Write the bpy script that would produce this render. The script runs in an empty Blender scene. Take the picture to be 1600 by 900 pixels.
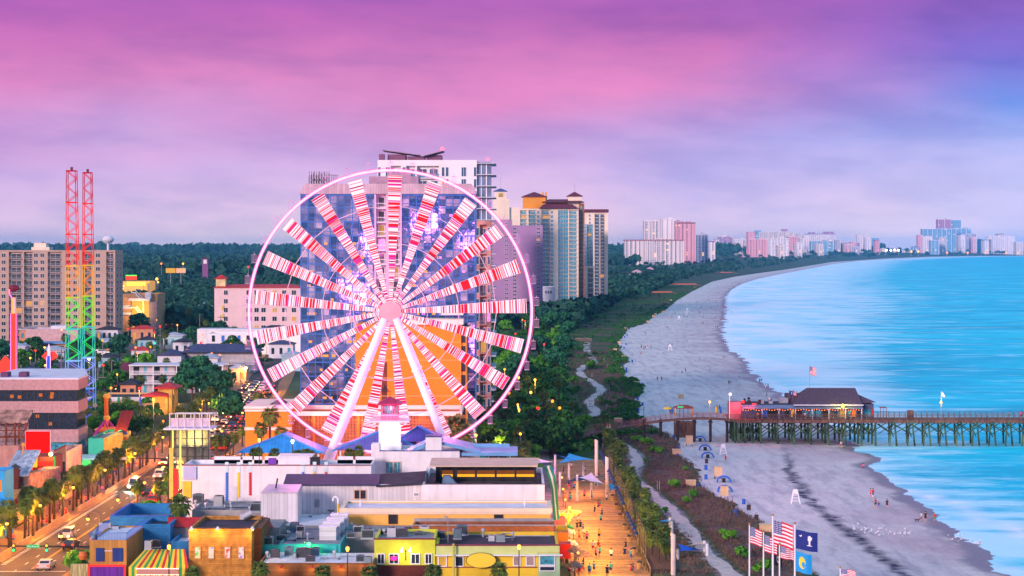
# Seaside resort at dusk: camera, sky and light first, then terrain, buildings, wheel, plants, pier, street, people and small things
import bpy,bmesh,math,random
import numpy as np
from mathutils import Vector,noise
R=math.radians
random.seed(7)
scene=bpy.context.scene
C=scene.collection
F=3200.0;CZ=46.0;HY=385.0
cam_d=bpy.data.cameras.new('camera');cam=bpy.data.objects.new('camera',cam_d);C.objects.link(cam)
cam.location=(0,0,CZ);cam.rotation_euler=(R(90),0,0)
cam_d.sensor_width=36;cam_d.lens=72;cam_d.shift_y=-65/1600;cam_d.clip_start=1;cam_d.clip_end=60000
scene.camera=cam
world=bpy.data.worlds.new('World');scene.world=world;world.use_nodes=True
wn=world.node_tree;wn.nodes.clear();wl=wn.links
def N(t,typ,**kw):
 n=t.nodes.new(typ)
 for k,v in kw.items():setattr(n,k,v)
 return n
def mathn(t,op,a,b=None,c=None):
 n=N(t,'ShaderNodeMath',operation=op)
 for i,v in enumerate((a,b,c)):
  if v is None:continue
  if isinstance(v,(int,float)):n.inputs[i].default_value=v
  else :t.links.new(v,n.inputs[i])
 return n.outputs[0]
def ramp(t,fac,stops,interp='LINEAR'):
 n=N(t,'ShaderNodeValToRGB');cr=n.color_ramp;cr.interpolation=interp
 while len(cr.elements)<len(stops):cr.elements.new(0.5)
 for e,(p,c) in zip(cr.elements,stops):
  e.position=p;e.color=(*c,1) if len(c)==3 else c
 t.links.new(fac,n.inputs[0]);return n.outputs[0]
def mixc(t,fac,a,b,mode='MIX'):
 n=N(t,'ShaderNodeMix',data_type='RGBA',blend_type=mode)
 for s,v in ((n.inputs[0],fac),(n.inputs[6],a),(n.inputs[7],b)):
  if isinstance(v,(int,float)):s.default_value=v
  elif isinstance(v,tuple):s.default_value=(*v[:3],1)
  else :t.links.new(v,s)
 return n.outputs[2]
def srgb(*c):
 return tuple((x/255/12.92 if x<=10 else ((x/255+0.055)/1.055)**2.4) for x in c)
tc=N(wn,'ShaderNodeTexCoord');sep=N(wn,'ShaderNodeSeparateXYZ');wl.new(tc.outputs['Generated'],sep.inputs[0])
dx,dy,dz=sep.outputs
elev=mathn(wn,'ARCSINE',dz)
azi=mathn(wn,'ARCTAN2',dx,dy)
mp=N(wn,'ShaderNodeCombineXYZ')
wl.new(mathn(wn,'MULTIPLY',azi,1.0),mp.inputs[0]);wl.new(mathn(wn,'MULTIPLY',elev,2.6),mp.inputs[1])
mp.inputs[2].default_value=0.37
rot=N(wn,'ShaderNodeMapping');rot.inputs['Rotation'].default_value=(0,0,R(12));wl.new(mp.outputs[0],rot.inputs[0])
rot2=N(wn,'ShaderNodeMapping');rot2.inputs['Scale'].default_value=(.8,1.2,1);wl.new(rot.outputs[0],rot2.inputs[0])
n1=N(wn,'ShaderNodeTexNoise');n1.inputs['Scale'].default_value=3.2;n1.inputs['Detail'].default_value=7;n1.inputs['Roughness'].default_value=.48
n1.inputs['Distortion'].default_value=.25;wl.new(rot.outputs[0],n1.inputs['Vector'])
n2=N(wn,'ShaderNodeTexNoise');n2.inputs['Scale'].default_value=15;n2.inputs['Detail'].default_value=9;n2.inputs['Roughness'].default_value=.55;n2.inputs['Distortion'].default_value=.15
wl.new(rot2.outputs[0],n2.inputs['Vector'])
e1=mathn(wn,'MULTIPLY',elev,1/0.125)
wob=mathn(wn,'MULTIPLY',mathn(wn,'SUBTRACT',n1.outputs[0],.5),.55)
e2=mathn(wn,'ADD',e1,wob)
mainramp=ramp(wn,e2,[(0.0,srgb(246,216,232)),(.12,srgb(236,204,236)),(.28,srgb(212,178,232)),(.42,srgb(204,150,214)),(.56,srgb(220,130,196)),(.72,srgb(206,112,188)),(.86,srgb(184,94,182)),(1.0,srgb(172,86,184))])
bluer=ramp(wn,e2,[(0.0,srgb(204,206,250)),(.3,srgb(174,188,250)),(.55,srgb(106,142,232)),(.8,srgb(128,104,212)),(1.0,srgb(128,84,190))])
fr=mathn(wn,'ADD',mathn(wn,'MULTIPLY',azi,4.2),mathn(wn,'MULTIPLY',mathn(wn,'SUBTRACT',n1.outputs[0],.5),2.2))
fr=mathn(wn,'SUBTRACT',fr,mathn(wn,'MULTIPLY',mathn(wn,'ABSOLUTE',mathn(wn,'SUBTRACT',e1,.42)),1.0))
fr=mathn(wn,'ADD',fr,.12)
cl=N(wn,'ShaderNodeClamp');wl.new(fr,cl.inputs[0])
low=mixc(wn,cl.outputs[0],mainramp,bluer)
veil=ramp(wn,n2.outputs[0],[(.34,(.80,.84,.93)),(.5,(1,1,1)),(.68,(1.16,1.1,1.06))])
low=mixc(wn,1.0,low,mixc(wn,1.0,low,veil,'MULTIPLY'))
upper=mixc(wn,ramp(wn,mathn(wn,'MULTIPLY_ADD',azi,.3,.5),[(0,(0,0,0)),(1,(1,1,1))]),(.50,.44,.68),(.22,.70,1.18))
hi=ramp(wn,elev,[(.12,(0,0,0)),(.5,(1,1,1))])
dome=mixc(wn,hi,low,upper)
sky=N(wn,'ShaderNodeTexSky');sky.sky_type='NISHITA';sky.sun_disc=False
sky.sun_elevation=R(9);sky.sun_rotation=R(-150)
bg1=N(wn,'ShaderNodeBackground');wl.new(sky.outputs[0],bg1.inputs[0]);bg1.inputs[1].default_value=.006
bg2=N(wn,'ShaderNodeBackground');wl.new(dome,bg2.inputs[0]);bg2.inputs[1].default_value=1.0
add=N(wn,'ShaderNodeAddShader');wl.new(bg1.outputs[0],add.inputs[0]);wl.new(bg2.outputs[0],add.inputs[1])
wo=N(wn,'ShaderNodeOutputWorld');wl.new(add.outputs[0],wo.inputs[0])
sd=bpy.data.lights.new('sun','SUN');sun=bpy.data.objects.new('sun',sd);C.objects.link(sun)
sd.energy=4.0;sd.angle=R(14);sd.color=(1,.76,.74)
sun.rotation_euler=Vector((.5,.83,-.24)).to_track_quat('-Z','Y').to_euler()
scene.view_settings.view_transform='Standard';scene.view_settings.look='None'
scene.view_settings.exposure=0;scene.view_settings.gamma=1
scene.render.engine='CYCLES'
scene.cycles.max_bounces=5;scene.cycles.transparent_max_bounces=12;scene.cycles.volume_bounces=1
scene.cycles.sample_clamp_indirect=4
def W(px,Y):return (px-800)*Y/F
def Z(py,Y):return CZ-(py-HY)*Y/F
def G(py,z=0):return F*(CZ-z)/(py-HY)
def PX(x,Y):return 800+F*x/Y
def PY(z,Y):return HY+F*(CZ-z)/Y
class MB:
 def __init__(s):s.v=[];s.f=[];s.m=[];s.mi=0
 def quad(s,*p):
  i=len(s.v);s.v+=[tuple(q) for q in p];s.f.append(tuple(range(i,i+len(p))));s.m.append(s.mi);return s
 def box(s,x0,x1,y0,y1,z0,z1):
  i=len(s.v)
  s.v+=[(x,y,z) for z in (z0,z1) for x,y in ((x0,y0),(x1,y0),(x1,y1),(x0,y1))]
  s.f+=[tuple(i+k for k in q) for q in ((3,2,1,0),(4,5,6,7),(0,1,5,4),(1,2,6,5),(2,3,7,6),(3,0,4,7))];s.m+=[s.mi]*6
  return s
 def prism(s,base,top):
  n=len(base);i=len(s.v);s.v+=[tuple(p) for p in base]+[tuple(p) for p in top]
  s.f.append(tuple(i+k for k in reversed(range(n))));s.f.append(tuple(i+n+k for k in range(n)))
  for k in range(n):s.f.append((i+k,i+(k+1)%n,i+n+(k+1)%n,i+n+k))
  s.m+=[s.mi]*(n+2);return s
 def tube(s,p0,p1,r0,r1=None,n=6):
  if r1 is None:r1=r0
  a=Vector(p0);b=Vector(p1);d=(b-a)
  if d.length<1e-6:return s
  q=d.to_track_quat('Z','Y');u=q@Vector((1,0,0));w=q@Vector((0,1,0))
  ring= lambda c,r:[tuple(c+(u*math.cos(t)+w*math.sin(t))*r) for t in [2*math.pi*k/n+math.pi/n for k in range(n)]]
  return s.prism(ring(a,r0),ring(b,r1))
 def chain(s,pts,rad,n=6):
  for k in range(len(pts)-1):
   r0=rad[k] if isinstance(rad,(list,tuple)) else rad;r1=rad[k+1] if isinstance(rad,(list,tuple)) else rad
   s.tube(pts[k],pts[k+1],r0,r1,n)
  return s
 def lathe(s,c,prof,n=12):
  i=len(s.v)
  for r,z in prof:
   for k in range(n):
    t=2*math.pi*k/n;s.v.append((c[0]+r*math.cos(t),c[1]+r*math.sin(t),c[2]+z))
  for j in range(len(prof)-1):
   for k in range(n):
    s.f.append((i+j*n+k,i+j*n+(k+1)%n,i+(j+1)*n+(k+1)%n,i+(j+1)*n+k));s.m.append(s.mi)
  s.f.append(tuple(i+k for k in reversed(range(n))));s.m.append(s.mi)
  j=len(prof)-1;s.f.append(tuple(i+j*n+k for k in range(n)));s.m.append(s.mi)
  return s
 def ball(s,c,r,n=8,sz=1):
  return s.lathe(c,[(max(.001,r*math.sin(t)),-r*sz*math.cos(t)) for t in [math.pi*k/(n//2+1) for k in range(n//2+2)]],n)
 def hip(s,x0,x1,y0,y1,z,h,ov=.5,along=None,ridge=None):
  x0-=ov;x1+=ov;y0-=ov;y1+=ov
  if ridge is None:ridge=min(x1-x0,y1-y0)/2
  if (x1-x0)>=(y1-y0):a=(x0+ridge,(y0+y1)/2,z+h);b=(x1-ridge,(y0+y1)/2,z+h)
  else :a=((x0+x1)/2,y0+ridge,z+h);b=((x0+x1)/2,y1-ridge,z+h)
  p=[(x0,y0,z),(x1,y0,z),(x1,y1,z),(x0,y1,z)]
  q=[(x,y,z-.25) for x,y,z in p]
  s.quad(*reversed(q))
  for k in range(4):s.quad(q[k],q[(k+1)%4],p[(k+1)%4],p[k])
  if (x1-x0)>=(y1-y0):
   s.quad(p[0],p[1],b,a);s.quad(p[1],p[2],b);s.quad(p[2],p[3],a,b);s.quad(p[3],p[0],a)
  else :
   s.quad(p[0],p[1],a);s.quad(p[1],p[2],b,a);s.quad(p[2],p[3],b);s.quad(p[3],p[0],a,b)
  return s
 def shift(s,o):
  s.v=[(x-o[0],y-o[1],z-o[2]) for x,y,z in s.v];return s
 def mesh(s,name,mats):
  me=bpy.data.meshes.new(name);me.from_pydata(s.v,[],s.f)
  if not isinstance(mats,(list,tuple)):mats=[mats]
  for m in mats:me.materials.append(m)
  if len(mats)>1:me.polygons.foreach_set('material_index',s.m)
  me.update();return me
ORG={}
def thing(name,label,cat,loc=(0,0,0),group=None):
 o=bpy.data.objects.new(name,None);C.objects.link(o);o.location=loc;o.empty_display_size=.5
 o['label']=label;o['category']=cat
 if group:o['group']=group
 ORG[o.name]=tuple(loc);return o
def link(name,me,parent=None,loc=(0,0,0)):
 o=bpy.data.objects.new(name,me);C.objects.link(o);o.location=loc
 if parent:o.parent=parent;ORG[o.name]=ORG.get(parent.name,(0,0,0))
 return o
def part(name,mb,mats,parent,label=None,kind=None):
 mb.shift(ORG.get(parent.name,(0,0,0)))
 o=link(name,mb.mesh(name,mats),parent)
 if label:o['label']=label
 if kind:o['kind']=kind
 return o
def solo(name,mb,mats,label,cat,loc=(0,0,0),group=None):
 mb.shift(loc);o=link(name,mb.mesh(name,mats));o.location=loc
 o['label']=label;o['category']=cat
 if group:o['group']=group
 ORG[o.name]=tuple(loc);return o
def struct(name,mb,mats,kind='structure'):
 me=mb if isinstance(mb,bpy.types.Mesh) else mb.mesh(name,mats)
 o=link(name,me);o['kind']=kind;return o
def repeat(name,mb,mats,parent,offs,cap=100):
 """mb is local to (0,0,0); one child per offset (world), beyond the cap one stuff part"""
 if not offs:return []
 og=ORG.get(parent.name,(0,0,0));base=list(mb.v);out=[]
 mlist=mats if isinstance(mats,list) and mats and isinstance(mats[0],(list,tuple)) else [mats]
 mes=[None]*len(mlist);pick=[random.random() for _ in offs]
 def which(k):
  if len(mlist)==1:return 0
  acc=0
  for j,mm in enumerate(mlist):
   acc+=mm[1]
   if pick[k]<acc:return j
  return len(mlist)-1
 for k,o in enumerate(offs[:cap]):
  j=which(k)
  if mes[j] is None:mes[j]=mb.mesh(name,mlist[j][0] if len(mlist)>1 else mlist[0])
  out.append(link(name,mes[j],parent,(o[0]-og[0],o[1]-og[1],o[2]-og[2])))
  ORG[out[-1].name]=tuple(o)
 rest=offs[cap:]
 if rest:
  b2=MB();flat=[]
  for j,mm in enumerate(mlist):
   t=mm[0] if len(mlist)>1 else mlist[0];flat.append(t if isinstance(t,(list,tuple)) else [t])
  starts=[sum(len(x) for x in flat[:j]) for j in range(len(flat))]
  for k,o in enumerate(rest):
   j=which(cap+k);i=len(b2.v)
   b2.v+=[(x+o[0]-og[0],y+o[1]-og[1],z+o[2]-og[2]) for x,y,z in base]
   b2.f+=[tuple(i+q for q in f) for f in mb.f];b2.m+=[m+starts[j] for m in mb.m]
  o=link(name,b2.mesh(name,[m for x in flat for m in x]),parent);o['kind']='stuff'
 return out
def dup(root,loc,rz=0,s=1,label=None,group=None):
 r=root.copy();C.objects.link(r);r.location=loc;r.rotation_euler=(0,0,rz)
 r.scale=s if isinstance(s,(tuple,list)) else (s,s,s)
 if label:r['label']=label
 if group:r['group']=group
 for ch in list(root.children):
  c=ch.copy();C.objects.link(c);c.parent=r
  for g in list(ch.children):
   d=g.copy();C.objects.link(d);d.parent=c
 return r
def recolor(o,m,name):
 for c in o.children:
  if c.name.split('.')[0]==name:
   c.material_slots[0].link='OBJECT';c.material_slots[0].material=m
MARKS=[]
def mark(phrase,px,py):MARKS.append((phrase,px,py))
PENDING=[]
def pend(o,base,tail=''):
 PENDING.append((o,base,tail))
ORDW='first second third fourth fifth sixth seventh eighth ninth tenth'.split()
def wordup():
 groups={}
 for o,base,tail in PENDING:
  x,y,z=o.location;px,py=PX(x,y),PY(z,y)
  best=min(MARKS,key= lambda m:(m[1]-px)**2+((m[2]-py)*1.3)**2)
  d=math.hypot(best[1]-px,best[2]-py);ddx=px-best[1];ddy=py-best[2]
  side=('right of' if ddx>0 else 'left of') if abs(ddx)>abs(ddy) else ('before' if ddy>0 else 'behind')
  groups.setdefault((base,best[0],side),[]).append((d,o,tail))
 for (base,ph,side),L in groups.items():
  L.sort(key= lambda t:t[0])
  for k,(d,o,tail) in enumerate(L):
   rk=ORDW[k] if k<len(ORDW) else '%dth'%(k+1)
   o['label']=('%s %s %s'%(base,side,ph)) if len(L)==1 else ('%s, %s %s %s'%(base,rk,side,ph))
MC={}
def mat(name,col,rough=.8,var=.12,scale=.6,bump=0.0,bscale=4,emit=None,es=0,metal=0,spec=.3,kind=None,alpha=1,stretch=None,stain=0):
 if name in MC:return MC[name]
 m=bpy.data.materials.new(name);MC[name]=m;m.use_nodes=True;t=m.node_tree;b=t.nodes['Principled BSDF']
 b.inputs['Roughness'].default_value=rough;b.inputs['Metallic'].default_value=metal
 b.inputs['Specular IOR Level'].default_value=spec
 tcn=N(t,'ShaderNodeTexCoord');vec=tcn.outputs['Object']
 if stretch:
  mpn=N(t,'ShaderNodeMapping');mpn.inputs['Scale'].default_value=stretch;t.links.new(vec,mpn.inputs[0]);vec=mpn.outputs[0]
 nz=N(t,'ShaderNodeTexNoise');nz.inputs['Scale'].default_value=scale;nz.inputs['Detail'].default_value=5;t.links.new(vec,nz.inputs['Vector'])
 lo=tuple(max(0,c*(1-var*1.8)) for c in col);hi_=tuple(min(1,c*(1+var)) for c in col)
 c=ramp(t,nz.outputs[0],[(.3,lo),(.68,hi_)])
 if stain:
  mp2=N(t,'ShaderNodeMapping');mp2.inputs['Scale'].default_value=(1.2,1.2,.12);t.links.new(tcn.outputs['Object'],mp2.inputs[0])
  n3=N(t,'ShaderNodeTexNoise');n3.inputs['Scale'].default_value=.9;n3.inputs['Detail'].default_value=8;t.links.new(mp2.outputs[0],n3.inputs['Vector'])
  c=mixc(t,mathn(t,'MULTIPLY',ramp(t,n3.outputs[0],[(.5,(0,0,0)),(.75,(1,1,1))]),stain),c,tuple(x*.45 for x in col))
 if kind=='siding' or kind=='vsiding' or kind=='brick' or kind=='planks' or kind=='ribs':
  if kind=='brick':
   br=N(t,'ShaderNodeTexBrick');br.inputs['Scale'].default_value=1.0
   sx=N(t,'ShaderNodeSeparateXYZ');t.links.new(tcn.outputs['Object'],sx.inputs[0]);cx=N(t,'ShaderNodeCombineXYZ')
   t.links.new(mathn(t,'ADD',sx.outputs[0],sx.outputs[1]),cx.inputs[0]);t.links.new(sx.outputs[2],cx.inputs[1]);t.links.new(cx.outputs[0],br.inputs['Vector'])
   br.inputs['Brick Width'].default_value=.5;br.inputs['Row Height'].default_value=.22;br.inputs['Mortar Size'].default_value=.02
   br.inputs['Color1'].default_value=(1,1,1,1);br.inputs['Color2'].default_value=(.75,.75,.75,1);br.inputs['Mortar'].default_value=(.55,.55,.55,1)
   c=mixc(t,1.0,c,br.outputs[0],'MULTIPLY')
  else :
   sx=N(t,'ShaderNodeSeparateXYZ');t.links.new(tcn.outputs['Object'],sx.inputs[0])
   axis,per={'siding':(sx.outputs[2],.3),'vsiding':(mathn(t,'ADD',sx.outputs[0],sx.outputs[1]),.6),'planks':(sx.outputs[1],.9),'ribs':(sx.outputs[0],.6)}[kind]
   fr_=mathn(t,'FRACT',mathn(t,'DIVIDE',axis,per))
   g=ramp(t,fr_,[(0,(.35,.35,.35)),(.12,(1,1,1)),(1,(.9,.9,.9))])
   idx=mathn(t,'FLOOR',mathn(t,'DIVIDE',axis,per));wh=N(t,'ShaderNodeTexWhiteNoise',noise_dimensions='1D');t.links.new(idx,wh.inputs['W'])
   g2=ramp(t,wh.outputs[0],[(0,(.42,.42,.42) if kind=='planks' else (.72,.72,.72)),(1,(1,1,1))])
   c=mixc(t,.8,c,mixc(t,1.0,g,g2,'MULTIPLY'),'MULTIPLY')
   bp=N(t,'ShaderNodeBump');bp.inputs['Strength'].default_value=.6;bp.inputs['Distance'].default_value=.05;t.links.new(g,bp.inputs['Height']);t.links.new(bp.outputs[0],b.inputs['Normal'])
 t.links.new(c,b.inputs['Base Color'])
 if bump and kind is None:
  nb=N(t,'ShaderNodeTexNoise');nb.inputs['Scale'].default_value=bscale;nb.inputs['Detail'].default_value=4;t.links.new(vec,nb.inputs['Vector'])
  bp=N(t,'ShaderNodeBump');bp.inputs['Strength'].default_value=bump;bp.inputs['Distance'].default_value=.1
  t.links.new(nb.outputs[0],bp.inputs['Height']);t.links.new(bp.outputs[0],b.inputs['Normal'])
 if emit:b.inputs['Emission Color'].default_value=(*emit,1);b.inputs['Emission Strength'].default_value=es
 if alpha<1:b.inputs['Alpha'].default_value=alpha
 return m
def emat(name,col,s):
 if name in MC:return MC[name]
 m=mat(name,tuple(min(.8,c*.1) for c in col),.6,0.02,emit=col,es=s,spec=.1);return m
wall_white=mat('white_painted_wall',(.74,.68,.70),.8,.05,.5,stain=.35)
wall_siding=mat('white_vertical_siding',(.72,.67,.70),.7,.05,kind='vsiding')
wall_tan=mat('tan_stucco',(.82,.43,.09),.85,.06,.4,stain=.15)
wall_tan_light=mat('cream_cornice',(.80,.62,.45),.8,.05)
wall_lime=mat('lime_green_stucco',(.58,.60,.04),.8,.08,.7)
wall_mint=mat('mint_green_trim',(.36,.52,.30),.8,.06)
wall_yellow=mat('bright_yellow_stucco',(.72,.48,.03),.8,.06)
white=mat('white_paint',(.78,.74,.78),.5,.04)
off_white=mat('off_white_metal',(.62,.60,.66),.5,.06)
dark_metal=mat('dark_metal',(.03,.03,.04),.45,.2)
grey_metal=mat('grey_metal',(.30,.31,.34),.45,.15,metal=.3)
steel=mat('galvanised_steel',(.46,.47,.52),.4,.12,metal=.5)
roof_grey=mat('grey_gravel_roof',(.26,.26,.29),.95,.25,.8,bump=.4,stain=.3)
roof_dark=mat('dark_membrane_roof',(.035,.03,.045),.8,.3,.5)
roof_white=mat('white_membrane_roof',(.66,.66,.72),.7,.1,.35,stain=.2)
roof_blue=mat('blue_standing_seam_roof',(.03,.28,.78),.45,.1,kind='ribs')
roof_red=mat('red_metal_roof',(.60,.02,.02),.55,.12,kind='ribs')
roof_maroon=mat('maroon_tile_roof',(.13,.02,.045),.7,.15)
glass=mat('dark_window_glass',(.02,.03,.05),.08,.3,3,spec=.8)
glass_blue=mat('blue_window_glass',(.03,.09,.17),.08,.4,2,spec=.9)
glass_sky=mat('pale_window_glass',(.06,.30,.38),.12,.4,1.5,spec=.9)
lit_win=emat('lit_window_warm',(1,.45,.08),.7)
lit_win2=emat('lit_window_dim',(1,.55,.15),.4)
black=mat('black_paint',(.012,.012,.015),.5,.2)
red=mat('red_paint',(.55,.02,.015),.5,.08)
blue=mat('blue_paint',(.03,.14,.55),.55,.1)
blue_wall=mat('blue_block_wall',(.03,.22,.50),.8,.1,.6,kind='brick')
teal=mat('teal_paint',(.02,.36,.36),.6,.08)
green=mat('green_paint',(.03,.32,.08),.6,.1)
orange=mat('orange_paint',(.70,.22,.02),.6,.08)
yellow=mat('yellow_paint',(.80,.52,.02),.6,.06)
purple=mat('purple_paint',(.16,.03,.34),.6,.1)
wood=mat('weathered_wood',(.16,.08,.055),.85,.3,2,bump=.3,stretch=(1,1,.2))
wood_green=mat('algae_stained_piling',(.06,.12,.055),.9,.5,.7,bump=.4,stretch=(1,1,.4))
wood_dark=mat('dark_timber',(.045,.03,.03),.9,.3,1.5)
plywood=mat('tan_plywood',(.62,.42,.24),.8,.08)
asphalt=mat('asphalt',(.055,.045,.045),.8,.2,.6,bump=.2)
concrete=mat('concrete',(.34,.31,.29),.9,.12,.7)
paint_line=mat('road_paint_white',(.72,.70,.66),.7,.1)
paint_yellow=mat('road_paint_yellow',(.70,.40,.05),.7,.1)
brick_orange=mat('orange_brick',(.42,.13,.04),.9,.12,kind='brick')
brick_dark=mat('dark_red_brick',(.14,.03,.02),.9,.12,kind='brick')
lamp_warm=emat('lamp_bulb_warm',(1,.42,.06),4)
lamp_amber=emat('lamp_bulb_amber',(1,.24,.02),3.2)
lamp_white=emat('lamp_bulb_white',(1,.93,.8),9)
sig_red=emat('signal_red',(1,.02,.012),3.5)
sig_green=emat('signal_green',(.03,1,.2),3)
sig_amber=emat('signal_amber',(1,.4,.03),4)
def plight(name,loc,col,e,parent=None,r=.25):
 l=bpy.data.lights.new(name,'POINT');l.energy=e;l.color=col;l.specular_factor=.25;l.shadow_soft_size=r
 o=bpy.data.objects.new(name,l);C.objects.link(o);o.location=loc
 if parent:
  og=ORG.get(parent.name,(0,0,0));o.parent=parent;o.location=(loc[0]-og[0],loc[1]-og[1],loc[2]-og[2])
 return o
def curve(pts,z):
 L=sorted([(G(py,z),(px-800)*G(py,z)/F) for px,py in pts]);return np.array([a for a,b in L]),np.array([b for a,b in L])
SH=curve([(1590,897),(1500,838),(1470,815),(1440,790),(1412,765),(1385,745),(1352,715),(1347,700),(1290,655),(1222,618),(1182,591),(1170,573),(1158,558),(1138,544),(1131,531),(1129,515),(1132,500),(1134,485),(1134,464),(1142,453),(1160,443),(1182,436),(1215,429),(1258,421),(1302,412.5),(1345,407.5),(1388,405),(1451,402),(1528,400.5),(1610,400)],-1.2)
DU=curve([(1290,905),(1264,889),(1225,845),(1200,820),(1163,801),(1141,783),(1120,775),(1096,759),(1093,737),(1080,721),(1064,711),(1061,695),(1056,684),(1030,670),(994,654),(1001,636),(996,624),(1008,609),(996,597),(976,588),(978,580),(974,571),(983,565),(964,540),(971,531),(984,513),(1011,505),(1022,495),(1042,484),(1060,469),(1084,455),(1115,440),(1149,432.5),(1182,427.5),(1227,421.5),(1300,409.5),(1380,404),(1451,401),(1528,399.9),(1610,399.4)],0)
def xs(Y):return float(np.interp(Y,*SH))
def xd(Y):return float(np.interp(Y,*DU))
rows=[120.0]
while rows[-1]<21000:rows.append(rows[-1]+max(.8,rows[-1]*.004 if rows[-1]>250 else 10))
rows=[r for r in rows if r<=21000]
def grid(name,fn,nu,mats,attr=None,rws=rows):
 """fn(Y, u) -> (x, z); attr(Y,u,x) -> rgb"""
 v=[];col=[]
 for Y in rws:
  for k in range(nu+1):
   u=k/nu;x,z=fn(Y,u);v.append((x,Y,z))
   if attr:col.append((*attr(Y,u,x),1))
 f=[]
 for j in range(len(rws)-1):
  a=j*(nu+1)
  for k in range(nu):f.append((a+k,a+k+1,a+k+nu+2,a+k+nu+1))
 me=bpy.data.meshes.new(name);me.from_pydata(v,[],f);me.materials.append(mats)
 if attr:
  ca=me.color_attributes.new('mask','FLOAT_COLOR','POINT');ca.data.foreach_set('color',np.array(col,dtype=np.float32).ravel())
 for p in me.polygons:p.use_smooth=True
 me.update();return me
def nz(x,y,z=0,s=1):return noise.noise(Vector((x*s,y*s,z)))
m=bpy.data.materials.new('beach_sand');m.use_nodes=True;t=m.node_tree;b=t.nodes['Principled BSDF'];MC['sand']=m
at=N(t,'ShaderNodeVertexColor',layer_name='mask');sp=N(t,'ShaderNodeSeparateColor');t.links.new(at.outputs[0],sp.inputs[0])
tcn=N(t,'ShaderNodeTexCoord')
def noi(t,vec,sc,det=6,rough=.55,mp=None):
 if mp:
  q=N(t,'ShaderNodeMapping');q.inputs['Scale'].default_value=mp;t.links.new(vec,q.inputs[0]);vec=q.outputs[0]
 n=N(t,'ShaderNodeTexNoise');n.inputs['Scale'].default_value=sc;n.inputs['Detail'].default_value=det;n.inputs['Roughness'].default_value=rough
 t.links.new(vec,n.inputs['Vector']);return n.outputs[0]
O=tcn.outputs['Object']
big=noi(t,O,.035);fine=noi(t,O,.9,8,.7,(1,.45,1));tracks=noi(t,O,.25,6,.6,(1.6,.22,1))
c=ramp(t,big,[(.35,(.50,.48,.50)),(.65,(.66,.61,.59))])
c=mixc(t,.4,c,ramp(t,fine,[(.35,(.46,.42,.43)),(.6,(.76,.69,.66))]))
c=mixc(t,.5,c,mixc(t,1.0,c,ramp(t,tracks,[(.40,(.60,.60,.66)),(.48,(1,1,1)),(.56,(1.12,1.08,1.05))]),'MULTIPLY'))
c=mixc(t,sp.outputs[2],c,(.40,.24,.30))
c=mixc(t,sp.outputs[1],c,(.03,.03,.07))
c=mixc(t,sp.outputs[0],c,(.22,.19,.22))
t.links.new(c,b.inputs['Base Color'])
b.inputs['Specular IOR Level'].default_value=.25
t.links.new(mathn(t,'SUBTRACT',.95,mathn(t,'MULTIPLY',sp.outputs[0],.6)),b.inputs['Roughness'])
bp=N(t,'ShaderNodeBump');bp.inputs['Strength'].default_value=.7;bp.inputs['Distance'].default_value=.35;t.links.new(fine,bp.inputs['Height']);t.links.new(bp.outputs[0],b.inputs['Normal'])
WR=curve([(1228,690),(1235,735),(1262,775),(1290,803),(1340,840),(1400,885),(1425,905)],-.5)
def ragged(Y,x):
 return 5.0*nz(0,Y,3,.045)+2.2*nz(0,Y,8,.16)+1.3*nz(0,Y,1,.6)
def sand_attr(Y,u,x):
 s=xs(Y)+ragged(Y,x);d=s-x
 wet=min(1,max(0,1-(d-2.0-3*nz(x,Y,5,.08))/2.2))
 wr=0
 if Y<480:
  c0=float(np.interp(Y,*WR));wd=.55+1.1*abs(nz(x,Y,2,.2))+(.35 if Y<420 else 0)
  wr=max(0,min(1,1.6-abs(x-c0+1.6*nz(x,Y,9,.15))/wd))*(.75+.9*nz(x,Y,4,.6))*min(1,(482-Y)/40)
 damp=max(0,min(1,1-(d-6)/22))*(.35+.6*nz(x,Y,6,.04)+.25*nz(x,Y,6,.2))
 return (wet,max(0,wr),max(0,min(.85,damp)))
def sand_fn(Y,u):
 a=xd(Y)-4;s=xs(Y)+ragged(Y,0);e=s+25
 x=a+(e-a)*u
 z=-1.2-(x-s)*.02 if x>s else -.05-1.15*((x-a)/(s-a))**1.1
 if Y<2000 and x<s-2:z+=.06*nz(x,Y,0,.35)
 return x,z
struct('beach',grid('beach',sand_fn,90,m,sand_attr,[r for r in rows if r<14000]),None)
m=bpy.data.materials.new('sea_water');m.use_nodes=True;t=m.node_tree;b=t.nodes['Principled BSDF']
at=N(t,'ShaderNodeVertexColor',layer_name='mask');sp=N(t,'ShaderNodeSeparateColor');t.links.new(at.outputs[0],sp.inputs[0])
tcn=N(t,'ShaderNodeTexCoord');O=tcn.outputs['Object']
swell=noi(t,O,.018,6,.6,(.55,1,1));foamn=noi(t,O,.035,8,.7,(.5,1,1));mid=noi(t,O,.11,8,.7,(.45,1,1))
deep=ramp(t,swell,[(.35,(.0,.40,.56)),(.5,(.0,.60,.80)),(.65,(.0,.78,.92))])
deep=mixc(t,.35,deep,ramp(t,mid,[(.38,(.0,.34,.52)),(.62,(.0,.76,.92))]))
fm=mathn(t,'ADD',mathn(t,'MULTIPLY',foamn,.62),mathn(t,'MULTIPLY',mid,.38))
fac=ramp(t,mathn(t,'ADD',fm,mathn(t,'MULTIPLY',sp.outputs[0],.20)),[(.555,(0,0,0)),(.69,(1,1,1))])
c=mixc(t,mathn(t,'MULTIPLY',fac,.88),deep,(.60,.90,.98))
c=mixc(t,sp.outputs[1],c,(.84,.92,.98))
t.links.new(c,b.inputs['Base Color']);b.inputs['Roughness'].default_value=.5;b.inputs['Specular IOR Level'].default_value=.04
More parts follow.
